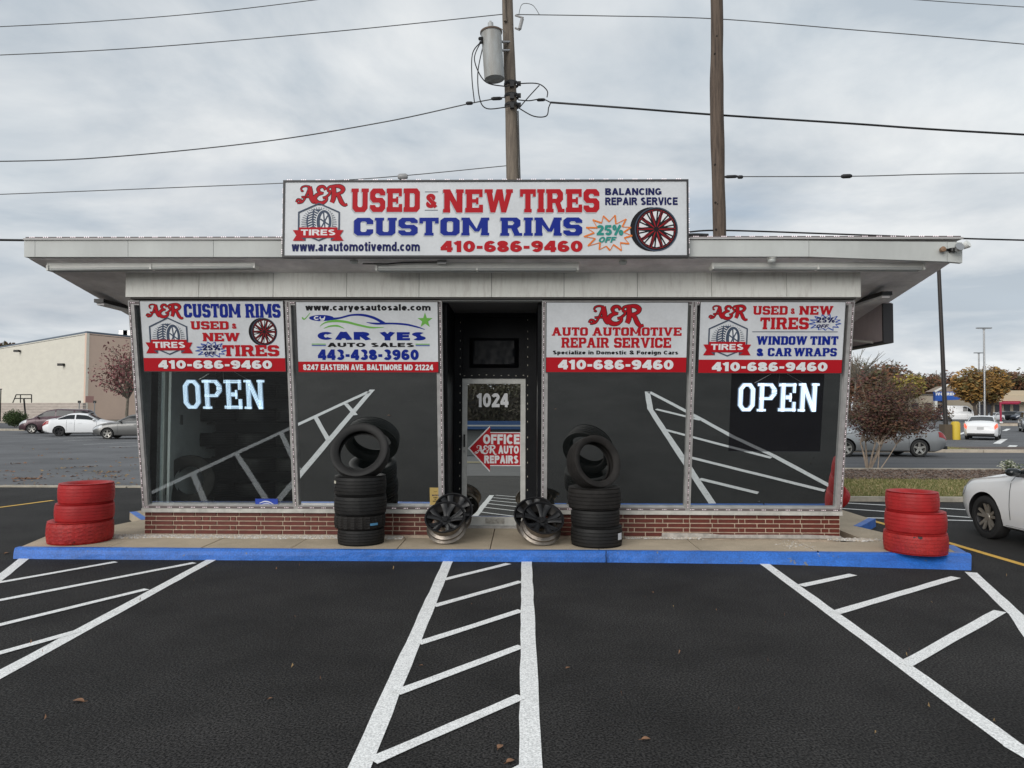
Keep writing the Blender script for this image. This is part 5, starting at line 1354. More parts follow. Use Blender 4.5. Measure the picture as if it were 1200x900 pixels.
# gravel strip at the foot of the brick base
gm = [mat('gravel_white', (.62, .60, .56), .9), mat('gravel_grey', (.40, .38, .35), .9), mat('gravel_tan', (.48, .40, .30), .9)]
mb = MB()
def peb(x, y, s_):
    k = rnd.randrange(3); a = [Vector((rnd.uniform(.6, 1) * s_ * cos(q_ * 2.09 + rnd.random()), rnd.uniform(.6, 1) * s_ * sin(q_ * 2.09), 0)) for q_ in range(4)]
    c = Vector((x, y, ZS + .001)); mb.add([c + Vector((-s_, -s_ * .6, 0)), c + Vector((s_, -s_ * .7, 0)), c + Vector((s_ * .7, s_ * .8, 0)), c + Vector((-s_ * .8, s_ * .6, 0)), c + Vector((rnd.uniform(-.3, .3) * s_, rnd.uniform(-.3, .3) * s_, s_ * rnd.uniform(.7, 1.2)))],
           [(0, 1, 4), (1, 2, 4), (2, 3, 4), (3, 0, 4)], k)
x0, x1 = AY(172, 630, 9.33).x, AY(472, 630, 9.33).x
for i in range(8500):
    x = rnd.uniform(x0, x1); t = rnd.random() ** 1.2; peb(x, 9.415 - t * .21 * (1 - .25 * noise.noise(Vector((x * 4, 0, 0)))), rnd.uniform(.006, .016))
for i in range(1600):
    x = x0 - rnd.random() ** .8 * .85; y_ = 9.27 + rnd.uniform(-.12, .14) + (x0 - x) * .0; peb(x, y_, rnd.uniform(.007, .018))
x0, x1 = AY(733, 630, 9.33).x, AY(990, 630, 9.33).x
for i in range(600):
    x = rnd.uniform(x0, x0 + 1.0); peb(x, 9.415 - rnd.random() ** 2 * .1, rnd.uniform(.006, .014))
for i in range(700): peb(x1 + rnd.gauss(.14, .12), 9.33 + rnd.gauss(0, .045), rnd.uniform(.007, .017))
for i in range(120): peb(AY(930, 640, 9.0).x + rnd.gauss(0, .12), 8.95 + rnd.gauss(0, .15), rnd.uniform(.004, .010))
o = obj('gravel', mb, gm); o['kind'] = 'stuff'; tag(o, 'white gravel along the foot of the brick base', 'gravel')

# fallen leaves in the foreground
lf = mat('dry_leaf', (.25, .13, .07), .8, var=.3, vscale=20)
def leaf(px, s_, lab_):
    p = G(*px); mb = MB(); n_ = 8; V = []
    for i in range(n_ + 1):
        t = i / n_; wv = sin(pi * t) ** .8 * s_ * .3
        V += [(t * s_ - s_ / 2, -wv, .004 + .25 * s_ * abs(wv) / s_ + .08 * s_ * sin(t * 3)), (t * s_ - s_ / 2, 0, .004 + .05 * s_ * sin(t * 5)), (t * s_ - s_ / 2, wv, .006 + .35 * wv)]
    F = [(3 * i + k, 3 * i + 3 + k, 3 * i + 4 + k, 3 * i + 1 + k) for i in range(n_) for k in (0, 1)]
    mb.add(V, F).tube([(s_ * .48, 0, .004), (s_ * .75, s_ * .06, .006)], .0012, 4)
    t = obj('fallen_leaf', mb, lf, None, 60); t.matrix_world = T(p.x, p.y, .004) @ RZ(rnd.uniform(0, 360)); tag(t, lab_, 'leaf', 'dry leaves fallen on the fresh asphalt')
leaf((92, 823), .075, 'large curled brown leaf on the asphalt at the lower left')
leaf((317, 820), .03, 'tiny pale leaf on the asphalt below the left windows')
leaf((586, 877), .055, 'curled brown leaf between the two centre lines, near the bottom')
leaf((598, 894), .055, 'brown leaf at the bottom edge beside the long centre line')
leaf((757, 868), .055, 'small upright orange leaf on the asphalt right of the centre lines')
leaf((665, 784), .035, 'small pale leaf just right of the centre lines')
leaf((494, 781), .025, 'tiny leaf inside the centre hatch on the left')
leaf((765, 695), .03, 'tiny leaf on the asphalt in front of the right windows')
leaf((8, 649), .07, 'dark leaf beside the left tip of the blue curb')
mb = MB(); lcols = [lf, mat('dark_leaf', (.07, .04, .03), .9), mat('ochre_leaf', (.28, .19, .09), .85)]
rl = random.Random(5)
def lfq(x, y, s_, k):
    a = rl.uniform(0, pi); d = Vector((cos(a), sin(a), 0)) * s_; n_ = Vector((-sin(a), cos(a), 0)) * s_ * .5; c = Vector((x, y, .008))
    mb.add([c - d, c + n_ + Vector((0, 0, rl.uniform(.01, .04))), c + d + Vector((0, 0, rl.uniform(0, .03))), c - n_ + Vector((0, 0, rl.uniform(0, .02)))], [(0, 1, 2, 3)], k)
for i in range(60):
    c = G(rl.uniform(0, 185), 520 + 48 * rl.random() ** .8); n_ = int(rl.expovariate(.25)) + 1
    for j in range(n_): lfq(c.x + rl.gauss(0, .28), c.y + rl.gauss(0, .12), rl.uniform(.03, .07), rl.randrange(3))
c = G(33, 561.5)
for j in range(70): lfq(c.x + rl.gauss(0, .22), c.y + rl.gauss(0, .07), rl.uniform(.03, .06), rl.choice((0, 0, 1)))
for i in range(220): lfq(rl.uniform(-12, -4.5), YL + rl.uniform(.15, .35), rl.uniform(.02, .05), rl.randrange(3))
for i in range(90): lfq(rl.uniform(-9, 9), rl.uniform(4, 8.3), rl.uniform(.004, .010), rl.randrange(3))
o = obj('scattered_leaves', mb, lcols); o['kind'] = 'stuff'; tag(o, 'brown leaves blown over the grey lot left of the shop', 'leaves')

# ============================================================ UTILITY POLES, TRANSFORMER, WIRES
wood = mat('weathered_pole_wood', (.20, .165, .13), .9, col2=(.10, .08, .065), vscale=3, stretch=(6, 6, .5), bump=.6, bscale=8, contrast=(.3, .6))
wood2 = mat('dark_pole_wood', (.125, .092, .07), .9, col2=(.045, .033, .027), vscale=3, stretch=(6, 6, .4), bump=.7, bscale=8, contrast=(.3, .6))
cable = mat('black_cable', (.012, .012, .013), .6); thinc = mat('grey_cable', (.09, .09, .09), .6)
def pole(name, label, b, tpt, y, r0, r1, m, bend=0):
    B0 = AY(*b, y); T0 = AY(*tpt, y); d = (T0 - B0); base = B0 - d * ((B0.z + .3) / d.z); top = T0 + d.normalized() * .9
    t = thing(name, label, 'utility pole', T(base.x, base.y, 0)); n_ = 60; pth = []; rs = []
    for i in range(n_ + 1):
        f = i / n_; p = base.lerp(top, f) - Vector((base.x, base.y, 0)); p.x += bend * sin(pi * f) + (.02 + bend * .5) * noise.noise(Vector((f * 5, b[0], 0))); pth.append(p); rs.append(r0 + (r1 - r0) * f + (.008 + bend * .22) * noise.noise(Vector((f * 13, b[0], 4))))
    obj('pole_shaft', MB().tube(pth, rs, 16), m, t, 60)
    return t
YP1, YP2 = 20.0, 19.0
pl = pole('utility_pole', 'weathered grey wooden pole with the transformer, behind the roof sign', (601, 212), (595, 0), YP1, .23, .15, wood)
pr = pole('utility_pole', 'dark brown wooden pole rising behind the roof right of the sign', (839.5, 278), (838, 0), YP2, .19, .165, wood2, .06)
rk = random.Random(9)
for k in range(16):
    a = rk.uniform(1.35 * pi, 1.65 * pi); z_ = rk.uniform(4.2, 12.5); obj('knot', MB().lathe([(.0001, .012), (.02, .012), (.03, 0)], 8).xf(T(.165 * cos(a) + .03, .150 * sin(a), z_) @ RZ(math.degrees(a)) @ RY(90)), mat('knot_dark', (.02, .015, .012), .9), pr)
def rel(t, p): return Vector(p) - t.location
def PP(u, v, y=YP1): return AY(u, v, y)
# riser conduit, clamps and bolts on the left pole
obj('riser', MB().tube([rel(pl, PP(609.5, 215, YP1 - .1)), rel(pl, PP(607, 130, YP1 - .1))], .02, 8), MATS['dark_metal'], pl)
for v in (99, 113, 124): obj('clamp', MB().lathe([(.20, -.05), (.215, -.03), (.215, .03), (.20, .05)], 16).xf(T(*rel(pl, PP(600 - (124 - v) * .03, v)))).box(rel(pl, PP(600, v, YP1 - .24)), (.12, .1, .14)).box(rel(pl, PP(608, v - 1)), (.12, .1, .1)), cable, pl, 40)
obj('cross_strut', MB().tube([rel(pl, PP(590, -10, YP1 - .2)), rel(pl, PP(592, 25, YP1 - .2))], .05, 6), wood, pl)
cut = obj('fused_cutout', MB().tube([rel(pl, PP(604, 18)), rel(pl, PP(613, 21, YP1 - .1))], .03, 8).tube([rel(pl, PP(612, 22, YP1 - .1)), rel(pl, PP(609, 34, YP1 - .1))], .05, 8).tube([rel(pl, PP(604, 33)), rel(pl, PP(609, 35, YP1 - .1))], .03, 8), mat('porcelain_grey', (.3, .3, .3), .4), pl, 40)
tm = mat('transformer_grey', (.40, .42, .42), .5, col2=(.28, .27, .25), vscale=2, bump=.1, stretch=(2, 2, .5)); 
tb_, tt_ = PP(579.5, 93, YP1 - .5), PP(575.5, 37, YP1 - .5)
tr = thing('transformer', 'grey cylindrical transformer can hung on the left utility pole', 'transformer', T(*tb_)); hT = (tt_ - tb_).length; rT = 12.0 / 832 * (YP1 - .5)
dirT = (tt_ - tb_).normalized(); Mt = dirT.to_track_quat('Z', 'Y').to_matrix().to_4x4()
obj('can', MB().lathe([(.0001, .02), (rT - .03, .02), (rT - .005, 0), (rT, .02), (rT, hT - .06), (rT + .02, hT - .05), (rT + .02, hT), (rT * .7, hT + .06), (.0001, hT + .08)], 36).xf(Mt), tm, tr, 40)
obj('can_rim', MB().lathe([(rT + .002, hT - .055), (rT + .028, hT - .05), (rT + .028, hT - .01), (rT + .002, hT - .004)], 36).xf(Mt), mat('rusty_rim', (.12, .08, .06), .8), tr, 40)
obj('bushing', MB().lathe([(.0001, hT + .3), (.03, hT + .3), (.03, hT + .26), (.08, hT + .24), (.08, hT + .04), (.1, hT + .02)], 14).xf(Mt), mat('pale_insulator', (.42, .43, .43), .4), tr, 40)
for v in (46, 56): obj('hanger', MB().tube([rel(tr, PP(588, v + 3, YP1 - .4)), rel(tr, PP(598, v + 3, YP1 - .1))], .035, 8), MATS['steel'], tr)
obj('side_terminal', MB().tube([rel(tr, PP(566, 45, YP1 - .6)), rel(tr, PP(562, 45.5, YP1 - .7))], .05, 8).tube([rel(tr, PP(566, 49, YP1 - .6)), rel(tr, PP(563, 50, YP1 - .7))], .04, 8), cable, tr)['kind'] = 'stuff'
def wire(label, pts, y, r, m, y2=None, name='overhead_wire', sag=0, group='overhead wires'):
    n_ = len(pts); P3 = []
    for i, (u, v) in enumerate(pts):
        yy = y + ((y2 or y) - y) * i / (n_ - 1); P3.append(AY(u, v, yy))
    P4 = []
    Q = [P3[0]] + P3 + [P3[-1]]
    for i in range(1, len(Q) - 2):
        for j in range(8):
            t = j / 8; P4.append(.5 * (2 * Q[i] + (Q[i + 1] - Q[i - 1]) * t + (2 * Q[i - 1] - 5 * Q[i] + 4 * Q[i + 1] - Q[i + 2]) * t * t + (Q[i + 2] + 3 * Q[i] - Q[i - 1] - 3 * Q[i + 1]) * t ** 3))
    P4.append(P3[-1]); o_ = P4[0]
    o = obj(name, MB().tube([p - o_ for p in P4], r, 6), m, None, 60); o.location = o_; tag(o, label, 'wire', group); return o
wire('thin wire crossing the very top left of the sky', [(-60, 34), (100, 26), (250, 14), (400, -4)], 22, .013, thinc)
wire('wire running from the top left to the left pole above the transformer', [(-60, 67), (150, 57), (380, 38), (596, 16)], YP1, .013, thinc)
wire('wire running right from the head of the left pole to the right edge', [(605, 17), (700, 18.5), (838, 22), (1000, 35), (1100, 43), (1260, 57)], YP1, .013, thinc, YP2)
wire('wire sagging from the left edge up to the clamps of the left pole', [(-60, 189.5), (100, 186), (300, 167), (450, 143), (552, 121), (597, 113)], YP1, .016, thinc)
wire('thick twisted cable from the left pole past the dark pole to the right', [(645, 120), (740, 127), (838, 134.5), (1000, 145), (1100, 152), (1260, 161)], YP1, .028, cable, YP2)
wire('very thin wire rising to the foot of the left pole behind the sign', [(-60, 230), (200, 220), (420, 210), (596, 194)], YP1, .012, thinc)
wire('thin wire leaving the dark pole to the right halfway down', [(846, 207), (1000, 206.5), (1100, 204), (1260, 202)], YP2, .013, thinc)
wire('black wire just above the right half of the roof', [(806, 272), (850, 270), (1000, 275), (1130, 279.5), (1260, 283)], YP2, .022, cable)
wire('short black cable end beside the foot of the dark pole', [(802, 276), (815, 275.5), (830, 276)], YP2 - .2, .05, cable)
wire('thick black cable entering the roof line from the left edge', [(-60, 280.5), (28, 281.5)], 10, .016, cable)
wire('thin wire crossing the top right corner of the sky', [(1040, -3), (1120, 3), (1260, 12)], 24, .013, thinc)
gj = 'looping service wires around the left pole'
for k, (lb, pts) in enumerate((('loop hanging left of the transformer down to the service wire', [(565, 48), (554, 62), (553, 90), (556, 120)]),
    ('inner loop from the transformer to the upper clamp', [(563, 50), (556, 70), (568, 95), (590, 101), (597, 100)]),
    ('long loop from the transformer to the lower clamp', [(566, 54), (560, 85), (562, 115), (570, 127), (590, 126), (598, 124)]),
    ('upper right loop from the upper clamp to the cable splice', [(607, 98), (630, 98), (641, 106), (641, 114)]),
    ('lower right loop from the lower clamp to the cable splice', [(607, 126), (625, 136), (640, 136), (643, 126), (645, 121)]),
    ('thin wire crossing from lower left to upper right beside the pole', [(608, 127), (620, 113), (632, 100)]),
    ('middle tie wire from the centre clamp to the cable splice', [(607, 117), (620, 118), (635, 116), (645, 120)]),
    ('small arched jumper right of the pole head', [(608, 17), (612, 5), (624, 6), (632, 17)]),
    ('short jumper from the bushing to the pole', [(579, 34), (586, 33), (592, 38)]))):
    wire(lb, pts, YP1 - .3, .016 if k < 7 else .009, cable if k < 7 else thinc, group=gj)
def blob(name, label, px, y, l_, r, m):
    p = AY(*px, y); o = obj(name, MB().lathe([(.0001, -l_), (r * .6, -l_), (r, -l_ * .6), (r, l_ * .6), (r * .6, l_), (.0001, l_)], 10).xf(RY(88)), m, None, 40); o.location = p; tag(o, label, 'insulator', 'insulators and splices on the wires')
blob('wire_splice', 'grey splice box on the thin wire left of the roof sign', (472, 207), YP1, .14, .09, MATS['porcelain_grey'])
blob('strain_insulator', 'first black insulator on the thin wire right of the dark pole', (857, 207), YP2, .17, .045, cable)
blob('strain_insulator', 'second black insulator on the thin wire right of the dark pole', (867.5, 207.5), YP2, .07, .05, cable)
blob('strain_insulator', 'black insulator far along the thin wire right of the dark pole', (992, 206.5), YP2, .14, .06, cable)
blob('strain_insulator', 'small splice on the wire left of the clamps', (550, 121), YP1, .1, .05, cable)
blob('strain_insulator', 'long black insulator on the wire just left of the pole', (582, 115.5), YP1, .16, .05, cable)
blob('strain_insulator', 'splice joining the thick cable right of the pole', (634, 117), YP1, .12, .045, cable)

# ============================================================ TREES
def tree(name, label, base, top, cc, cr, n_leaf, ls, cols, tr, stems=1, limbs=14, seed=1, bark=None, fork=.35, clump=.22, group=None, droop=0):
    """base point, crown centre cc and radii cr; leaf clumps sit round the limb ends"""
    rr = random.Random(seed); base = Vector(base); cc = Vector(cc); t = thing(name, label, 'tree', T(base.x, base.y, 0), group)
    bark = bark or mat('bark', (.10, .08, .065), .9, var=.4, vscale=5)
    ends = []; mb = MB()
    for s_ in range(stems):
        a = 2 * pi * s_ / stems + rr.random(); off = Vector((cos(a), sin(a), 0)) * (tr * 1.1 if stems > 1 else 0)
        fk = base.lerp(cc, fork) + Vector((cos(a), sin(a), 0)) * (cr[0] * .22 if stems > 1 else 0)
        p0 = base + off; mid = p0.lerp(fk, .5) + Vector((rr.gauss(0, .03), rr.gauss(0, .03), 0)) * (fk - p0).length
        k_ = tr / (1 if stems == 1 else 1.6)
        mb.tube([p0 - Vector((base.x, base.y, 0)), mid - Vector((base.x, base.y, 0)), fk - Vector((base.x, base.y, 0))], [k_, k_ * .8, k_ * .62], 8)
        for i in range(limbs // stems + 1):
            u_ = Vector((rr.gauss(0, 1), rr.gauss(0, 1), rr.gauss(.25, .8))).normalized() * rr.uniform(.55, 1.0)
            e = cc + Vector((u_.x * cr[0], u_.y * cr[1], u_.z * cr[2])); m1 = fk.lerp(e, .45) + Vector((rr.gauss(0, .06), rr.gauss(0, .06), .08)) * (e - fk).length
            mb.tube([q_ - Vector((base.x, base.y, 0)) for q_ in (fk, m1, e)], [k_ * .5, k_ * .28, k_ * .08], 5, cap=False); ends += [e, m1.lerp(e, .5)]
            for j in range(3):
                f = rr.uniform(.4, .9); s0 = fk.lerp(m1, f * 2) if f < .5 else m1.lerp(e, f * 2 - 1); v = Vector((rr.gauss(0, 1), rr.gauss(0, 1), rr.gauss(.3, .7))).normalized() * min(cr) * rr.uniform(.25, .5); e2 = s0 + v
                mb.tube([q_ - Vector((base.x, base.y, 0)) for q_ in (s0, s0.lerp(e2, .5) + v.cross(Vector((0, 0, 1))) * .1, e2)], [k_ * .18, k_ * .1, k_ * .04], 4, cap=False); ends.append(e2)
    obj('trunk', mb, bark, t, 60)
    if n_leaf:
        lb = MB(); sg = min(cr) * clump; o2 = Vector((base.x, base.y, 0))
        per = [rr.randrange(len(cols)) for _ in ends]
        V = []; F = []; Mi = []
        for i in range(n_leaf):
            ei = rr.randrange(len(ends)); e = ends[ei]
            p = e + Vector((rr.gauss(0, sg), rr.gauss(0, sg), rr.gauss(-droop, sg * .8))) - o2
            q_ = (p + o2 - cc); d_ = sqrt((q_.x / cr[0]) ** 2 + (q_.y / cr[1]) ** 2 + (q_.z / cr[2]) ** 2)
            if d_ > 1.12 * (1 + .12 * noise.noise(q_ * (2.2 / cr[0]))): continue
            a = Vector((rr.gauss(0, 1), rr.gauss(0, 1), rr.gauss(0, 1))).normalized(); b = a.orthogonal().normalized(); s_ = ls * rr.uniform(.6, 1.3)
            k = len(V); V += [p - a * s_, p + b * s_ * .45, p + a * s_, p - b * s_ * .45]; F.append((k, k + 1, k + 2, k + 3)); Mi.append(per[ei] if rr.random() < .7 else rr.randrange(len(cols)))
        lb.v = [tuple(v) for v in V]; lb.f = F; lb.m = Mi
        obj('crown', lb, cols, t)
    return t
def lm(n, c): return mat(n, c, .75, spec=.3)
plum = [lm('leaf_plum', (.12, .05, .042)), lm('leaf_rust', (.145, .075, .045)), lm('leaf_dark_plum', (.06, .03, .028)), lm('leaf_olive_brown', (.10, .078, .045))]
pink = [lm('leaf_rose', (.27, .11, .11)), lm('leaf_wine', (.19, .065, .075)), lm('leaf_brown', (.16, .09, .07))]
orange = [lm('leaf_orange', (.30, .16, .045)), lm('leaf_amber', (.34, .20, .06)), lm('leaf_umber', (.15, .085, .035)), lm('leaf_olive', (.16, .13, .05))]
brown = [lm('leaf_chestnut', (.14, .075, .045)), lm('leaf_mud', (.095, .065, .045)), lm('leaf_russet', (.18, .08, .04)), lm('leaf_moss', (.09, .085, .04))]
yelo = [lm('leaf_yellow', (.34, .27, .06)), lm('leaf_lime', (.22, .2, .06)), orange[2]]
green = [lm('leaf_dark_green', (.035, .06, .02)), lm('leaf_green', (.06, .09, .03))]
pale_bark = mat('pale_smooth_bark', (.34, .27, .21), .8, var=.3, vscale=4)
b = G(1018, 551)
tree('myrtle_tree', 'multi stemmed small tree with dark red brown leaves on the mulch bed', (b.x, b.y, .05), None, (b.x + .2, b.y, 1.93), (1.5, 1.25, .98), 8200, .05, plum, .055, stems=5, limbs=34, seed=4, bark=pale_bark, fork=.42, clump=.17)
b = AY(1062, 470, 21)
tree('myrtle_tree', 'outer drooping part of red brown shrub reaching right over the silver sedan', (AY(1030, 551, 21.2).x, 21.2, .05), None, (AY(1052, 490, 21.2).x, 21.2, 1.55), (1.25, .8, .62), 3600, .05, plum, .03, stems=2, limbs=16, seed=8, bark=pale_bark, fork=.5, clump=.2)
b = AY(153, 490, 58)
tree('ornamental_tree', 'small tree with sparse wine red leaves before the cream warehouse', (b.x, 58, 0), None, (AY(147, 428, 58).x, 58, AY(147, 430, 58).z), (2.5, 2.4, 2.3), 1900, .12, pink, .16, stems=1, limbs=26, seed=11, fork=.5, clump=.2, bark=mat('grey_bark', (.16, .14, .11), .9, var=.3))
for i, (px, cy_, w_, h_, y, lb) in enumerate(((1137, 451, 19, 19, 118, 'left half of the pair of orange autumn trees in the far lot'), (1160, 450, 20, 20, 122, 'right orange autumn tree of the pair under the tall lot lights'))):
    c = AY(px, cy_, y); k = y / 832
    tree('autumn_tree', lb, (AY([1145, 1158][i], 480, y).x, y, 0), None, c, (w_ * k, w_ * k * .9, h_ * k), 5200, .34, orange, .38, stems=[1, 2][i], limbs=28, seed=20 + i, fork=.42, clump=.24, group='orange trees in the far lot')
hz = [(995, 446, 28, 24, 165, brown, 'brown'), (1022, 450, 20, 20, 150, brown, 'brown'), (1040, 445, 26, 20, 175, brown, 'russet'), (1062, 452, 18, 16, 160, yelo, 'yellow'), (1083, 455, 20, 17, 180, brown, 'dark'), (1105, 452, 18, 17, 205, brown, 'dark'), (1125, 458, 22, 14, 210, brown, 'brown'), (1195, 447, 20, 15, 185, brown, 'brown'), (1232, 445, 26, 22, 185, brown, 'brown')]
places = ['left edge of the treeline, beside the shop corner', 'second crown of the treeline from the shop corner', 'tall russet crown behind the myrtle', 'yellowing crown left of the blue gable store', 'dark crown directly left of the lamp pole', 'dark crown behind the blue gable store', 'brown crown right behind the blue gable store', 'brown crown above the store at the right edge', 'brown crown just past the right edge']
for i, (px, cy_, w_, h_, y, cols, d_) in enumerate(hz):
    c = AY(px, cy_, y); k = y / 832
    tree('autumn_tree', 'far %s autumn tree, %s' % (d_, places[i]), (c.x, y, 0), None, c, (w_ * k, w_ * k, h_ * k), 3600, .5, cols, .35, limbs=26, seed=40 + i, fork=.5, clump=.28, group='autumn trees beyond the far lot')
for i, (px, cy_, w_, h_, y) in enumerate(((3, 408, 6, 9, 150), (13, 409, 8, 7, 150), (-30, 420, 40, 20, 150))):
    c = AY(px, cy_, y); k = y / 832
    tree('autumn_tree', ['brown treetop over the warehouse roof, at the left edge', 'brown treetop over the warehouse roof, right one of two', 'brown trees left of the warehouse'][i], (c.x, y, 0), None, c, (w_ * k, w_ * k, h_ * k), 1500, .35, brown, .3, limbs=16, seed=60 + i, clump=.25, group='treetops over the warehouse')
b = AY(1012, 470, 60); tree('bare_tree', 'bare grey branches spreading below the brown side sign', (AY(1000, 480, 60).x, 60, 0), None, AY(1004, 424, 60), (3.3, 2.5, 1.3), 0, .1, plum, .12, limbs=40, seed=77, fork=.7, bark=mat('grey_bark', (.16, .14, .11), .9))
b = G(18, 497.5); 
tree('round_bush', 'round dark green bush by the kerb at the left edge', (AY(18, 500, 66).x, 66, 0), None, (AY(18, 500, 66).x, 66, .95), (.95, .8, .75), 5000, .07, green, .05, stems=3, limbs=30, seed=90, fork=.3, clump=.35)
tree('myrtle_tree', 'low dark red brown shrub by the far store left of the lamp pole', (AY(1095, 480, 75).x, 75, 0), None, (AY(1092, 482, 75).x, 75, 1.6), (2.4, 1.5, 1.4), 1800, .12, plum, .08, stems=3, limbs=14, seed=93, fork=.3, clump=.25)
tree('round_bush', 'small pale flowering plant behind the white car at the right edge', (AY(1187, 545, 19.5).x, 19.5, 0), None, (AY(1187, 537, 19.5).x, 19.5, .33), (.32, .25, .16), 500, .035, [lm('leaf_sage', (.12, .14, .07)), lm('petal_cream', (.5, .5, .4)), green[0]], .015, stems=3, limbs=10, seed=95, fork=.3, clump=.3)
haz = [lm('leaf_dun', (.20, .17, .12)), lm('leaf_taupe', (.16, .13, .10)), lm('leaf_khaki', (.22, .20, .13))]
# trees and canopy building behind the viewer, mirrored in the door
for i in range(9):
    x = -19 + i * 3.4; y = -82 - (i % 3) * 3
    tree('street_tree', 'tall dun coloured tree across the street, seen only mirrored in the door glass', (x, y, 0), None, (x, y, 5.6), (4.4, 3.2, 6.2), 9500, .42, haz, .25, limbs=34, seed=120 + i, clump=.25, group='trees across the street behind the standpoint')
t = thing('canopy_building', 'pale building with a blue canopy band across the street behind the standpoint', 'building', T(-2, -66, 0))
obj('wall', MB().bb((-22, -8, 0), (22, 0, 3.0)), mat('pale_render', (.34, .34, .32), .8, var=.1), t)
obj('canopy_band', MB().bb((-24, -9, 3.1), (24, 1.5, 4.1)), mat('blue_band', (.05, .13, .33), .5), t)
obj('canopy_stripe', MB().bb((-24, 1.51, 3.45), (24, 1.54, 3.62)), MATS['post_white'], t)
for x in (-18, -9, 9, 18): obj('canopy_post', MB().bb((x, .8, 0), (x + .3, 1.1, 3.1)), MATS['post_white'], t)

# ============================================================ WAREHOUSE ON THE LEFT
cw = mat('cream_block_wall', (.72, .69, .60), .85, col2=(.66, .63, .55), vscale=.4, bump=.2, bscale=4, stretch=(1, 1, 3)); pw = mat('pink_block_wall', (.72, .54, .43), .85, col2=(.67, .50, .40), vscale=.35)
Cc = AY(99.5, 480, 110); Lq_ = AY(-90, 480, 170); k = (Lq_.x - Cc.x) / 1
zt_w = AY(100, 388, 110).z
Lp = AY(0, 480, 110 * 92 / 74); dL = (Lp - Cc); dL.z = 0; Rp = AY(155, 480, 110 * 92 / 86.3); dR = (Rp - Cc); dR.z = 0
wh = thing('warehouse', 'large windowless cream and pink warehouse behind the left lot', 'building', T(Cc.x, Cc.y, 0))
a = dL * 1.8; b = dR.normalized() * 75
P = [Vector((0, 0, 0)), b, a + b, a]
def wallbox(p, q_, z0, z1, th_, side=1):
    d_ = (q_ - p).normalized(); n_ = Vector((-d_.y, d_.x, 0)) * th_ * side
    return MB().slab([p[:2], q_[:2], (q_ + n_)[:2], (p + n_)[:2]], z0, z1)
obj('wall', wallbox(P[0] + dL.normalized() * .001, P[3], 0, zt_w - .3, .4, -1), cw, wh, fix=True)
obj('wall', wallbox(P[0] + b.normalized() * .0, P[1], 0, zt_w - .3, .4, 1), pw, wh, fix=True)['label'] = 'pink painted end wall'
obj('roof', MB().slab([p[:2] for p in P], zt_w - .55, zt_w - .45), mat('roof_dark', (.08, .08, .085), .8), wh, fix=True)
obj('parapet', wallbox(P[0], P[3], zt_w - .3, zt_w, .5, -1), mat('parapet_blue_grey', (.12, .15, .19), .6), wh, fix=True)
obj('parapet', wallbox(P[0], P[1], zt_w - .3, zt_w, .5, 1), MATS['parapet_blue_grey'], wh, fix=True)
for px, py in ((152, 389), (147, 390)):
    q_ = AY(px, py, 122) - wh.location; obj('roof_unit', MB().box((q_.x, q_.y, zt_w + .6), (1.5, 1.5, 1.6)), MATS['steel'], wh)
n1_ = dL.normalized(); nn = Vector((n1_.y, -n1_.x, 0)); nn = nn if nn.y < 0 else -nn
for px, py in ((23.5, 411.5), (75.5, 427.5)):
    f = (px - 99.5) / (0 - 99.5); yy = Cc.y + (Lp.y - Cc.y) * f * (.9 if f < .5 else .96); q_ = AY(px, py, yy) - wh.location
    obj('wall_lamp', MB().box(q_ + nn * .5, (.9, .6, .4)).box(q_ + nn * .2, (.3, .5, .3)), MATS['dark_metal'], wh)
obj('wall_notice', MB().box(AY(105, 468, 108.6) - wh.location, (1.3, .05, 1.0), RZ(math.degrees(atan2(dR.y, dR.x))).to_3x3()), mat('faded_notice', (.45, .25, .22), .7), wh)
blk = mat('pinkish_block', (.5, .43, .38), .9, col2=(.38, .33, .29), vscale=1.5, stretch=(1, 1, 3))
dw = thing('dock_wall', 'low pinkish block retaining wall in front of the warehouse', 'wall', T(*G(50, 494.5)))
A1, A2 = AY(-40, 472, 102) - dw.location, AY(97, 472.5, 96) - dw.location; hb = A1.z / 7; 
for k in range(7):
    A1z, A2z = Vector((A1.x, A1.y, 0)), Vector((A2.x, A2.y, 0)); 
    obj('block_course', wallbox(A1z, A2z + Vector((.02 * (k % 2), 0, 0)), hb * k, hb * (k + 1) - .03, .5 + .03 * (k % 2), 1), blk, dw, fix=True)
t = thing('dock_railing', 'thin metal railing on top of the low block wall', 'railing', T(*AY(26, 472, 101)))
q0_, q1_, q2_ = [AY(*p_, 101) - t.location for p_ in ((15, 472), (19, 462.5), (37, 462.5))]
q3_ = AY(37, 472, 101) - t.location
for pth in ([q0_, q1_], [q1_, q2_], [q2_, q3_], [AY(24, 462.5, 101) - t.location, AY(24, 472, 101) - t.location], [AY(17, 467, 101) - t.location, AY(37, 467, 101) - t.location]): obj('rail', MB().tube(pth, .07, 6), MATS['dark_metal'], t)
for lb, p, q_, y, r in (('thin dark signpost between the bush and the block wall', (28, 467), (31, 493), 80, .09), ('thin dark post at the left edge', (1, 456), (0.5, 484), 95, .07)):
    a, b = AY(*p, y), AY(*q_, y); t = thing('sign_post', lb, 'post', T(b.x, b.y, 0)); obj('post', MB().tube([(0, 0, 0), (a.x - b.x, 0, a.z)], r, 8), MATS['dark_metal'], t); obj('post_cap', MB().box((a.x - b.x, 0, a.z), (.22, .2, .1)), MATS['dark_metal'], t)
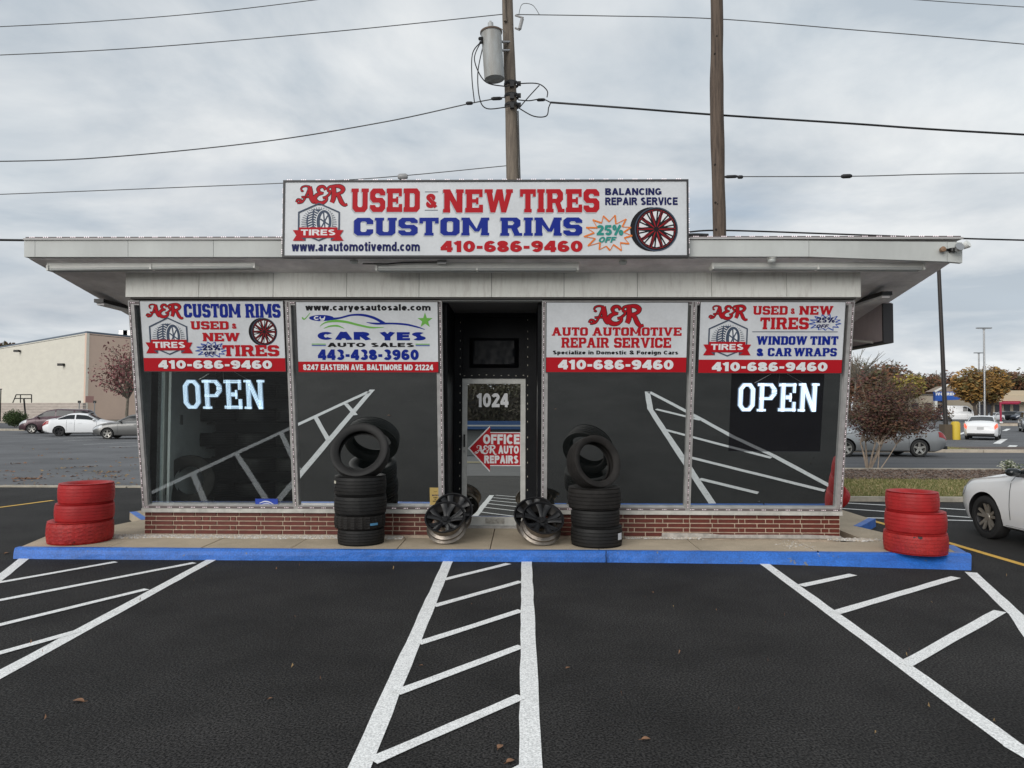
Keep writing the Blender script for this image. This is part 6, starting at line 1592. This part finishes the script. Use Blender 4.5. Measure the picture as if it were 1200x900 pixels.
for lb, px in (('small pale bollard before the warehouse corner, left one', 93), ('small pale bollard before the warehouse corner, right one', 111)):
    a = AY(px, 471, 85); t = thing('sign_post', lb, 'post', T(a.x, 85, 0)); obj('post', MB().tube([(0, 0, 0), (0, 0, a.z)], .06, 8), MATS['steel'], t); obj('post_cap', MB().box((0, 0, a.z), (.35, .1, .3)), MATS['dark_metal'], t)
# service road kerb in front of the warehouse
struct('kerb', MB().bb((-140, 56.5, -.02), (AY(24, 500, 56).x, 56.8, .16)).bb((-140, 86, -.02), (-40, 86.3, .2)), curb_conc)
sheet('left_service_road', [(-160, 56.9), (-30, 56.9), (-30, 85.9), (-160, 85.9)], .01, A_mid)

# ============================================================ STORES, LAMPS BEYOND THE FAR LOT
stc = mat('store_render', (.48, .42, .33), .85, var=.08, vscale=.3); 
Y3 = 165; s0 = AY(1109, 489, Y3)
st_ = thing('gable_store', 'low store with a white trimmed gable over a blue sign across the lot', 'store', T(s0.x, Y3, 0))
def PZ(u, v, y=Y3): return AY(u, v, y) - st_.location
xa_, xb_ = PZ(1030, 470).x, PZ(1150, 470).x
obj('wall', MB().bb((xa_, .5, 0), (xb_, 12, PZ(1100, 463).z)), stc, st_)
obj('roof', MB().bb((xa_ - .4, .2, PZ(1100, 463).z + .003), (xb_ + .4, 12.3, PZ(1100, 461.5).z)), mat('store_roof', (.12, .11, .10), .8), st_)
g0, g1, ga = PZ(1093.5, 459), PZ(1124.5, 459), PZ(1109.5, 451)
obj('gable', MB().add([(g0.x + .3, -.4, g0.z), (g1.x - .3, -.4, g1.z), (ga.x, -.4, ga.z - .25), (g0.x + .3, 4, g0.z), (g1.x - .3, 4, g1.z), (ga.x, 4, ga.z - .25)], [(0, 1, 2), (5, 4, 3), (0, 3, 4, 1), (1, 4, 5, 2), (2, 5, 3, 0)]), mat('gable_brick', (.30, .24, .19), .85), st_, fix=True)
for p_, q_ in ((g0, ga), (ga, g1)): obj('gable_trim', MB().tube([(p_.x, -.6, p_.z), (q_.x, -.6, q_.z)], .25, 4), MATS['post_white'], st_)
sgn = obj('sign_board', MB().bb((g0.x + .2, -.5, PZ(1100, 470).z), (g1.x - .2, .4, g0.z)), mat('store_sign_blue', (.02, .09, .40), .5), st_)
Wd = g1.x - g0.x - .4; Hd = g0.z - PZ(1100, 470).z
Pq = Print(sgn, Wd, Hd, 100, 38, z0=.0, inv=T((g0.x + g1.x) / 2, -.52, g0.z - Hd / 2) @ RX(90)); Pq.sans('IVO  REL\'N', 2, 3, 98, 16, 'white', .05)
for x in (g0.x, g1.x - .4): obj('pillar', MB().bb((x, -.6, 0), (x + .6, .3, PZ(1100, 470).z)), MATS['post_white'], st_)
obj('shop_window', MB().bb((g0.x + .8, .35, .5), (g1.x - .8, .49, PZ(1100, 474).z)), mat('dim_glass', (.05, .05, .06), .2), st_)
for u in (1040, 1055, 1070, 1085, 1130, 1140): obj('shop_window', MB().bb((PZ(u, 480).x, .4, .5), (PZ(u + 8, 480).x, .495, PZ(u, 472).z)), MATS['dim_glass'], st_)
s1 = AY(1190, 489, 150); s2 = thing('strip_store', 'long cream strip of shops with a dark roof line at the right edge', 'store', T(s1.x, 150, 0))
def PZ2(u, v, y=150): return AY(u, v, y) - s2.location
obj('wall', MB().bb((PZ2(1151, 480).x, 3, 0), (PZ2(1330, 480).x, 14, PZ2(1190, 468).z)), stc, s2)
obj('fascia_band', MB().bb((PZ2(1151, 480).x, 0, PZ2(1190, 471).z), (PZ2(1330, 480).x, 2.99, PZ2(1190, 463.5).z)), mat('cream_band', (.55, .46, .33), .8), s2)
obj('fascia_band', MB().bb((PZ2(1178, 480).x, .3, PZ2(1190, 463.4).z), (PZ2(1330, 480).x, 2.99, PZ2(1190, 457.5).z)), MATS['cream_band'], s2)
obj('awning', MB().bb((PZ2(1174, 480).x, -.6, PZ2(1190, 472.5).z), (PZ2(1194, 480).x, -.01, PZ2(1190, 470).z)), mat('red_awning', (.35, .02, .05), .6), s2)
for u in (1156, 1166, 1177, 1188, 1199): obj('shop_window', MB().bb((PZ2(u, 480).x, 2.9, .4), (PZ2(u + 7, 480).x, 2.99, PZ2(u, 474).z)), MATS['dim_glass'], s2)
def lamp(name, label, base, top, y, r, head, m, yb=None):
    a, b = AY(*top, y), AY(*base, y); t = thing(name, label, 'lamp post', T(b.x, b.y, 0))
    obj('pole', MB().tube([(0, 0, 0), (a.x - b.x, 0, a.z)], [r, r * .8], 10), m, t, 40)
    if head: obj('lamp_head', MB().box((a.x - b.x, 0, a.z), (head, .5, .18)).box((a.x - b.x, 0, a.z - .15), (.3, .3, .2)), m, t)
    return t
dkb = mat('dark_bronze_pole', (.035, .03, .028), .5, .3)
t = lamp('lamp_post', 'dark bronze lamp post rising past the right end of the canopy', (1109, 513), (1099, 290), 45, .135, 1.2, dkb)
obj('pole_base', MB().bb((-.27, -.3, 0), (.2, .3, .95)), mat('brown_base', (.10, .075, .05), .8), t)
obj('bollard', MB().lathe([(.0001, 1.15), (.2, 1.12), (.26, 1.0), (.26, 0)], 16).xf(T(.52, -.1, 0)), mat('yellow_bollard', (.62, .44, .04), .6), t, 40)
lamp('lamp_post', 'tall grey lot light above the orange trees, taller one', (1154, 492), (1153, 384.5), 115, .17, 2.3, MATS['steel'])
lamp('lamp_post', 'shorter grey lot light left of the tall one', (1148, 489), (1147, 413.5), 150, .18, 1.9, MATS['steel'])
t = thing('cart_return', 'red post and bar of a cart return in the far lot', 'barrier', T(*G(1173, 496.5)))
y_ = G(1173, 496.5).y; obj('post', MB().tube([(0, 0, 0), (0, 0, AY(1173, 471, y_).z)], .13, 8), mat('cart_red', (.35, .02, .06), .5), t); obj('bar', MB().tube([(0, 0, AY(1173, 471, y_).z - .2), (AY(1194, 471, y_).x - AY(1173, 471, y_).x, 0, AY(1173, 471, y_).z - .2)], .15, 8), MATS['cart_red'], t)
t = thing('parking_island', 'low pale kerbed island behind the white sedan in the far lot', 'kerb island', T(*G(1180, 499)))
obj('island_kerb', MB().bb((-3.4, -1, -.01), (9, 3, .3)), MATS['pale_kerb'], t); obj('island_soil', MB().bb((-3.1, -.7, .3), (8.7, 2.7, .36)), mulch_base, t)

# ============================================================ VEHICLES
car_glass = mat('car_glass', (.015, .018, .02), .1, spec=.5); trim_b = mat('black_trim', (.012, .012, .013), .5)
tail_red = mat('tail_lens', (.30, .01, .012), .2, spec=.7); tail_lit = mat('lit_tail_lens', (.5, .05, .03), .3, emit=(1, .12, .05, 1.1)); head_l = mat('head_lens', (.5, .52, .54), .15, spec=.8)
silver_rim = mat('silver_rim', (.42, .41, .38), .35, .7); dark_rim = mat('black_rim', (.02, .02, .022), .4, .4); plate_m = mat('plate_white', (.5, .5, .5), .5)
tyre_c = mat('car_tyre_rubber', (.018, .018, .018), .75)
def interp(K, x):
    if x <= K[0][0]: return K[0][1]
    for (a, u), (b, v) in zip(K[:-1], K[1:]):
        if x <= b:
            t = (x - a) / (b - a); t = t * t * (3 - 2 * t) if len(K) > 2 else t; return u + (v - u) * t
    return K[-1][1]
def lin(K, x):
    if x <= K[0][0]: return K[0][1]
    for (a, u), (b, v) in zip(K[:-1], K[1:]):
        if x <= b: return u + (v - u) * (x - a) / (b - a)
    return K[-1][1]
def smoothk(K, n=60, it=6):
    xs = [K[0][0] + (K[-1][0] - K[0][0]) * i / n for i in range(n + 1)]; ys = [lin(K, x) for x in xs]
    for _ in range(it): ys = [ys[0]] + [(ys[i - 1] + 2 * ys[i] + ys[i + 1]) / 4 for i in range(1, n)] + [ys[-1]]
    return list(zip(xs, ys))
SPEC = {
 'sedan': dict(L=4.6, W=1.8, belt=[(0, .60), (.12, .72), (.5, .84), (1.35, .96), (2.2, 1.0), (3.6, 1.04), (4.2, 1.06), (4.52, 1.0), (4.6, .82)],
               roof=[(1.25, .95), (2.05, 1.40), (2.6, 1.46), (3.1, 1.43), (3.9, 1.08)], ax=(.9, 3.6), zf=.20, rw=.325, pill=(2.72,), g=(1.5, 3.72)),
 'minivan': dict(L=5.0, W=1.95, belt=[(0, .62), (.1, .8), (.4, .95), (1.1, 1.08), (2.0, 1.12), (4.2, 1.14), (4.85, 1.12), (5.0, .9)],
               roof=[(.85, 1.02), (1.75, 1.62), (2.4, 1.74), (4.3, 1.70), (4.95, 1.12)], ax=(.95, 3.95), zf=.22, rw=.34, pill=(2.4, 3.6), g=(1.25, 4.75)),
 'coupe': dict(L=4.9, W=1.85, belt=[(0, .55), (.1, .68), (.5, .80), (1.4, .94), (2.4, .98), (3.8, 1.03), (4.5, 1.03), (4.84, .96), (4.92, .74)],
               roof=[(1.35, .93), (2.2, 1.36), (2.75, 1.45), (3.3, 1.42), (4.35, 1.05)], ax=(.92, 3.76), zf=.20, rw=.34, pill=(2.85,), g=(1.6, 4.12)),
 'van': dict(L=5.9, W=2.05, belt=[(0, .7), (.08, .95), (.6, 1.25), (1.0, 1.4), (1.6, 1.5), (5.6, 1.5), (5.9, 1.5)],
               roof=[(.75, 1.3), (1.6, 2.25), (2.1, 2.6), (5.8, 2.65), (5.9, 2.5)], ax=(1.0, 4.6), zf=.3, rw=.36, pill=(1.95,), g=(1.3, 2.6)),
}
def wheel_mesh(rw, wd, detail):
    tb = MB(); h = wd / 2; ri = rw * .68
    tb.lathe([(ri, h * .7), (ri + .01, h * .95), (rw - .05, h * 1.02), (rw - .01, h * .85), (rw, h * .5), (rw, -h * .5), (rw - .01, -h * .85), (ri, -h * .9)], 40)
    rb = MB().lathe([(ri + .004, h * .9), (ri - .012, h * .88), (ri - .03, h * .4), (ri - .035, -h * .6)], 40)
    bk = MB().lathe([(ri - .03, h * .1), (.0001, h * .1)], 24)
    sp = MB(); n_ = 5
    for k in range(n_):
        for dl in ((-9, 9) if detail else (0,)):
            a = R(72 * k + 90); a2 = R(72 * k + 90 + dl * 1.5); wv = .022 if detail else .045
            p0 = Vector((.05 * cos(a + R(dl)), .05 * sin(a + R(dl)), h * .62)); p1 = Vector(((ri - .01) * cos(a2), (ri - .01) * sin(a2), h * .78)); t_ = Vector((-sin(a2), cos(a2), 0)) * wv
            q0 = p0 + t_; q1 = p0 - t_; q2 = p1 - t_ * .8; q3 = p1 + t_ * .8; dz = Vector((0, 0, -.03))
            sp.add([q0, q1, q2, q3, q0 + dz, q1 + dz, q2 + dz, q3 + dz], [(0, 1, 2, 3), (0, 4, 5, 1), (1, 5, 6, 2), (2, 6, 7, 3), (3, 7, 4, 0)])
    sp.join(MB().lathe([(.0001, h * .72), (.05, h * .7), (.065, h * .55), (.065, h * .2)], 16))
    return tb, rb, bk, sp
def car(name, label, cat, kind, M, paint, lit=False, rimm=None, detail=False, side=(1, -1), group=None):
    s = SPEC[kind]; L_, W_ = s['L'], s['W']; belt = smoothk(s['belt'], 70, 3); roof = smoothk(s['roof'], 50, 3); zf = s['zf']
    t = thing(name, label, cat, M @ T(-L_ / 2, 0, 0), group)
    def hw(x):
        e = min(x, L_ - x); f = 1 - (1 - min(1, e / (.75 if x < L_ / 2 else .55))) ** 2.4 * (.30 if x < L_ / 2 else .20); return W_ / 2 * f
    x0r, x1r = roof[0][0], roof[-1][0]
    def sec(x):
        zb = lin(belt, x); w_ = hw(x); zr = lin(roof, x) if x0r < x < x1r else 0; hc = max(0, zr - zb)
        fl = zf + .10 * max(0, 1 - x / .5) + .12 * max(0, 1 - (L_ - x) / .5)
        cr = lin([(0, .02), (.3, .05), (1.2, .07), (L_ - .5, .05), (L_, .02)], x)
        P = [(0, fl), (.84 * w_, fl), (.95 * w_, fl + .05), (.985 * w_, fl + .16), (w_, fl + (zb - fl) * .45), (.992 * w_, fl + (zb - fl) * .62), (.985 * w_, fl + (zb - fl) * .74), (.955 * w_, zb - .05), (.90 * w_, zb)]
        f = min(1, hc / .25)
        wr = w_ * (.90 - .20 * min(1, hc / .45)); 
        P += [((.885 - .0 * f) * w_, zb + .012 + .01 * f), (w_ * .87 + (wr - w_ * .87) * .5, zb + .02 + hc * .5), (wr, zb + .028 + max(hc - .06, 0) * 1.0), (wr * .9, zb + .035 + max(hc - .015, 0)), (wr * .55, zb + .04 + cr * .8 * (1 - f) + hc), (0, zb + .045 + cr * (1 - f) + hc + .012 * f)]
        return P
    n_ = 88; XS = [L_ * (.5 - .5 * cos(pi * i / n_)) for i in range(n_ + 1)]; XS = [(a + L_ * i / n_) / 2 for i, a in enumerate(XS)]
    mb = MB(); m_ = 0
    for x in XS:
        P = sec(x); ringp = [(x, y, z) for y, z in P] + [(x, -y, z) for y, z in P[-2:0:-1]]; m_ = len(ringp); mb.v += ringp
    # nose and tail bulge forward a little in the middle
    mb.f = [(i * m_ + k, i * m_ + (k + 1) % m_, (i + 1) * m_ + (k + 1) % m_, (i + 1) * m_ + k) for i in range(n_) for k in range(m_)] + [tuple(range(m_)), tuple(n_ * m_ + k for k in range(m_ - 1, -1, -1))]
    mb.m = [0] * len(mb.f)
    for i, v in enumerate(mb.v):
        x, y, z = v
        e0, e1 = max(0, 1 - x / .5), max(0, 1 - (L_ - x) / .5); k = (abs(y) / (W_ / 2)) ** 2; zz = (z - .62) ** 2 * .5
        mb.v[i] = (x + e0 * (k * .10 + zz - .02) - e1 * (k * .07 + zz - .02), y, z)
    body = obj('body', mb, paint, t, None, fix=True)
    cut = MB(); rw = s['rw']
    for ax in s['ax']:
        for sd_ in (-1, 1): cut.join(MB().lathe([(.0001, 0), (rw * 1.14, 0), (rw * 1.14, .5), (.0001, .5)], 36), T(ax, sd_ * (W_ / 2 - .27) if sd_ > 0 else -(W_ / 2 - .27), rw + .01) @ RX(-90 if sd_ > 0 else 90))
    cme = cut.mesh('cut', paint); fixn(cme); co = link('cut', cme, t)
    md = body.modifiers.new('b', 'BOOLEAN'); md.object = co; md.operation = 'DIFFERENCE'; md.solver = 'EXACT'
    dg = bpy.context.evaluated_depsgraph_get(); dg.update(); nm = bpy.data.meshes.new_from_object(body.evaluated_get(dg)); body.modifiers.clear(); body.data = nm
    nm.materials.clear(); nm.materials.append(paint); nm.materials.append(trim_b)
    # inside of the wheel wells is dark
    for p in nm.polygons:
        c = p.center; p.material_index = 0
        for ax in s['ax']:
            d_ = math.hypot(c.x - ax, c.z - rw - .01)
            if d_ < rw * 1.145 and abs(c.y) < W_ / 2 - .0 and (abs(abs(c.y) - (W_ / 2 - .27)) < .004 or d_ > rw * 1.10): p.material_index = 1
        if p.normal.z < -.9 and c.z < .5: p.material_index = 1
        p.use_smooth = True
    nm.set_sharp_from_angle(angle=R(42))
    bpy.data.objects.remove(co)
    def pt(x, r, off, sg):
        P = sec(x); k = min(int(r), len(P) - 2); f = r - k; y = P[k][0] + (P[k + 1][0] - P[k][0]) * f; z = P[k][1] + (P[k + 1][1] - P[k][1]) * f
        dy_, dz_ = P[k + 1][0] - P[k][0], P[k + 1][1] - P[k][1]; l_ = math.hypot(dy_, dz_) or 1; ny_, nz_ = dz_ / l_, -dy_ / l_
        y0_, z0_ = y + ny_ * off, z + nz_ * off
        e0, e1 = max(0, 1 - x / .5), max(0, 1 - (L_ - x) / .5); kk = (abs(y) / (W_ / 2)) ** 2; zz = (z - .62) ** 2 * .5
        return Vector((x + e0 * (kk * .10 + zz - .02) - e1 * (kk * .07 + zz - .02) - (off if x < .3 else -off if x > L_ - .3 else 0), y0_ * sg, z0_))
    def patch(nm_, xa, xb, ra, rb, m, off=.006, sides=(1, -1), nx_=14, nr=6, shape=None):
        for sg in sides:
            mb = MB()
            for i in range(nx_ + 1):
                for j in range(nr + 1):
                    x = xa + (xb - xa) * i / nx_; r0_, r1_ = (ra, rb) if shape is None else shape(x); mb.v.append(tuple(pt(x, r0_ + (r1_ - r0_) * j / nr, off, sg)))
            mb.f = [(i * (nr + 1) + j, (i + 1) * (nr + 1) + j, (i + 1) * (nr + 1) + j + 1, i * (nr + 1) + j + 1) for i in range(nx_) for j in range(nr)]; mb.m = [0] * len(mb.f)
            obj(nm_, mb, m, t, 50)
    xr0, xr1 = s['roof'][0][0], s['roof'][1][0]; xq = s['roof'][-1][0]; xq0 = s['roof'][-2][0]
    # windscreen and rear glass as full-width patches
    for nm_, xa, xb in (('windshield', xr0 + .12, xr1 - .02),) + ((('rear_window', xq0 + .1, xq - .06),) if kind != 'van' else ()):
        mb = MB()
        cols_ = [(1, 11.35), (1, 12.2), (1, 13), (1, 13.5), (1, 14 - 1e-6), (-1, 13.5), (-1, 13), (-1, 12.2), (-1, 11.35)]
        for i in range(13):
            x = xa + (xb - xa) * i / 12
            for sg, r in cols_: mb.v.append(tuple(pt(x, r, .008, sg)))
        q_ = len(cols_); mb.f = [(i * q_ + j, (i + 1) * q_ + j, (i + 1) * q_ + j + 1, i * q_ + j + 1) for i in range(12) for j in range(q_ - 1)]; mb.m = [0] * len(mb.f)
        obj(nm_, mb, car_glass, t, 60)
    # side glass between pillars
    ga, gb = s['g']; cuts = [ga] + list(s['pill']) + [gb]
    def tops(x):
        return (9.35, 10.85)
    for a, b in zip(cuts[:-1], cuts[1:]): patch('side_window', a + .04, b - .04, 9, 11, car_glass, .010, side, shape=tops, nx_=18)
    # door seams, sill trim
    for xs_ in (ga - .05,) + tuple(s['pill']) + ((s['ax'][1] - .42),):
        patch('door_seam', xs_ - .006, xs_ + .006, 3.0, 8.8, trim_b, .003, side, nx_=1, nr=14)
    for xs_ in tuple(p_ - .28 for p_ in s['pill']) + (s['ax'][1] - .62,):
        patch('door_handle', xs_ - .09, xs_ + .09, 6.15, 6.55, paint, .022, side, nx_=2, nr=1)
    patch('sill_trim', s['ax'][0] + .42, s['ax'][1] - .42, 1.2, 2.2, trim_b, .006, side, nx_=6, nr=1)
    patch('head_lamp', .05, (.34 if detail else .62) if kind != 'van' else .4, 5.3, 7.6, head_l, .008, side, shape=lambda x: (5.6 + x * .6, 7.7))
    patch('tail_lamp', L_ - .38, L_ - .015, 5.0, 7.4, tail_lit if lit else tail_red, .009, side, shape=lambda x: (5.6 - (x - L_ + .38) * 1.2, 7.3))
    # front grille, plate, bumpers
    obj('grille', MB().box((.015, 0, .52), (.05, W_ * .52, .16)), trim_b, t)
    obj('lower_intake', MB().box((.04, 0, .32), (.06, W_ * .62, .11)), trim_b, t)
    obj('number_plate', MB().box((L_ + .008, 0, .74), (.02, .34, .15)), plate_m, t)
    obj('rear_bumper_trim', MB().box((L_ - .02, 0, .36), (.09, W_ * .78, .12)), trim_b, t)
    for sg in side:
        y_ = W_ / 2 * .93 * sg; xm_ = ga + .10; zb = lin(belt, xm_)
        mm = MB().lathe([(.0001, -.11), (.05, -.09), (.075, -.02), (.075, .05), (.05, .09), (.0001, .10)], 14).xf(T(xm_, y_ + .10 * sg, zb + .09) @ RX(90) @ S(1, .8, 1))
        obj('wing_mirror', mm, car_glass if detail else paint, t, 60); 
        obj('mirror_foot', MB().box((xm_ + .02, y_ + .01 * sg, zb + .045), (.08, .12, .04)), trim_b, t)
        obj('mirror_glass', MB().lathe([(.0001, .002), (.062, 0)], 14).xf(T(xm_ + .062, y_ + .10 * sg, zb + .09) @ RY(90) @ S(.75, 1, 1)), car_glass, t)
    wm = wheel_mesh(rw, .21, detail)
    mods = [wm[0].mesh('tyre', tyre_c, 40), wm[1].mesh('rim', dark_rim if detail else rimm or silver_rim, 40), wm[2].mesh('brake', trim_b), wm[3].mesh('spokes', rimm or silver_rim, 30)]
    for ax in s['ax']:
        for sg in (1, -1):
            w0 = link('wheel', mods[0], t); w0.matrix_local = T(ax, sg * (W_ / 2 - .125), rw) @ RX(-90 if sg > 0 else 90)
            for nm_, me_ in (('rim', mods[1]), ('brake_disc', mods[2]), ('spokes', mods[3])): link(nm_, me_, w0)
    return t
def pm(name, c, met=.3, r=.32): return mat('paint_' + name, c, r, met, coat=.6, spec=.5)
def place_car(px, y, ang, z=0): p = AY(px, 480, y); return T(p.x, y, z) @ RZ(ang)
wpaint = pm('white', (.86, .865, .87), .0, .4); spaint = pm('silver', (.30, .31, .315), .55); 
# near white sedan: front axle at the sight line 1152
p = G(1153, 631); ang = -88.0; fw_ = Vector((-cos(R(ang)), -sin(R(ang)), 0)); nl = Vector((fw_.y * -1, fw_.x, 0))
ctr = Vector((p.x, p.y, 0)) - nl * (.9 * .93) - fw_ * (SPEC['sedan']['L'] / 2 - .9) * .93
car('parked_car', 'white sedan at the right edge with only its front left corner showing', 'car', 'sedan', T(ctr.x, ctr.y, 0) @ RZ(ang) @ S(.93, .93, .93), wpaint, detail=True, rimm=mat('two_tone_rim', (.42, .39, .34), .35, .7))
rear = AY(1078, 525, 27.8); cx_ = rear.x - (SPEC['coupe']['ax'][1] - SPEC['coupe']['L'] / 2)
car('moving_car', 'silver grey sedan driving left on the road behind the red brown tree', 'car', 'coupe', T(cx_, 27.8 + .9, 0) @ RZ(0), spaint)
car('moving_car', 'white sedan seen from behind with lit brake lights in the far lot', 'car', 'sedan', place_car(1151.5, 46, -126), wpaint, lit=True, rimm=dark_rim)
gl_ = 'cars parked in the left lot'
car('parked_car', 'dark maroon minivan with its nose to the left, leftmost in the left lot', 'car', 'minivan', place_car(72, 51.5, 14), pm('maroon', (.075, .035, .045), .3), group=gl_)
car('parked_car', 'white sedan parked with its tail to the left, between maroon minivan and grey sedan', 'car', 'sedan', place_car(101, 46.5, 197), wpaint, rimm=dark_rim, group=gl_)
car('parked_car', 'grey sedan half hidden by the left edge of the shop', 'car', 'sedan', place_car(162, 42.5, 12), pm('grey', (.17, .17, .165), .5), group=gl_)
car('delivery_van', 'white high roofed van parked before the blue gable store', 'van', 'van', place_car(1126, 122, 143), wpaint, rimm=dark_rim)
gd = 'dark vehicles parked along the far stores'
dkp = pm('black', (.02, .022, .026), .2); nav = pm('navy', (.03, .04, .06), .3); gry = pm('mid_grey', (.16, .165, .17), .4)
for lb, px, y, a, k_, pa in (('dark car parked left of the white van, nearer the lamp post', 1101, 128, 200, 'sedan', dkp), ('dark car half hidden by the low red brown shrub', 1090, 132, 195, 'minivan', dkp), ('silver grey car just right of the white van', 1139, 140, 200, 'sedan', gry),
    ('small white car between the orange trees and the red post', 1164, 128, 30, 'sedan', wpaint), ('black car right behind the red cart return post', 1177, 138, 10, 'minivan', dkp), ('dark blue pickup sized car second from the right edge', 1187, 142, 15, 'minivan', nav), ('dark blue car at the right edge before the shops', 1200, 136, 10, 'minivan', nav)):
    car('parked_car', lb, 'car', k_, place_car(px, y, a), pa, group=gd)
car('parked_car', 'grey car cut by the right edge beyond the white sedan', 'car', 'minivan', place_car(1211, 62, 60), gry)
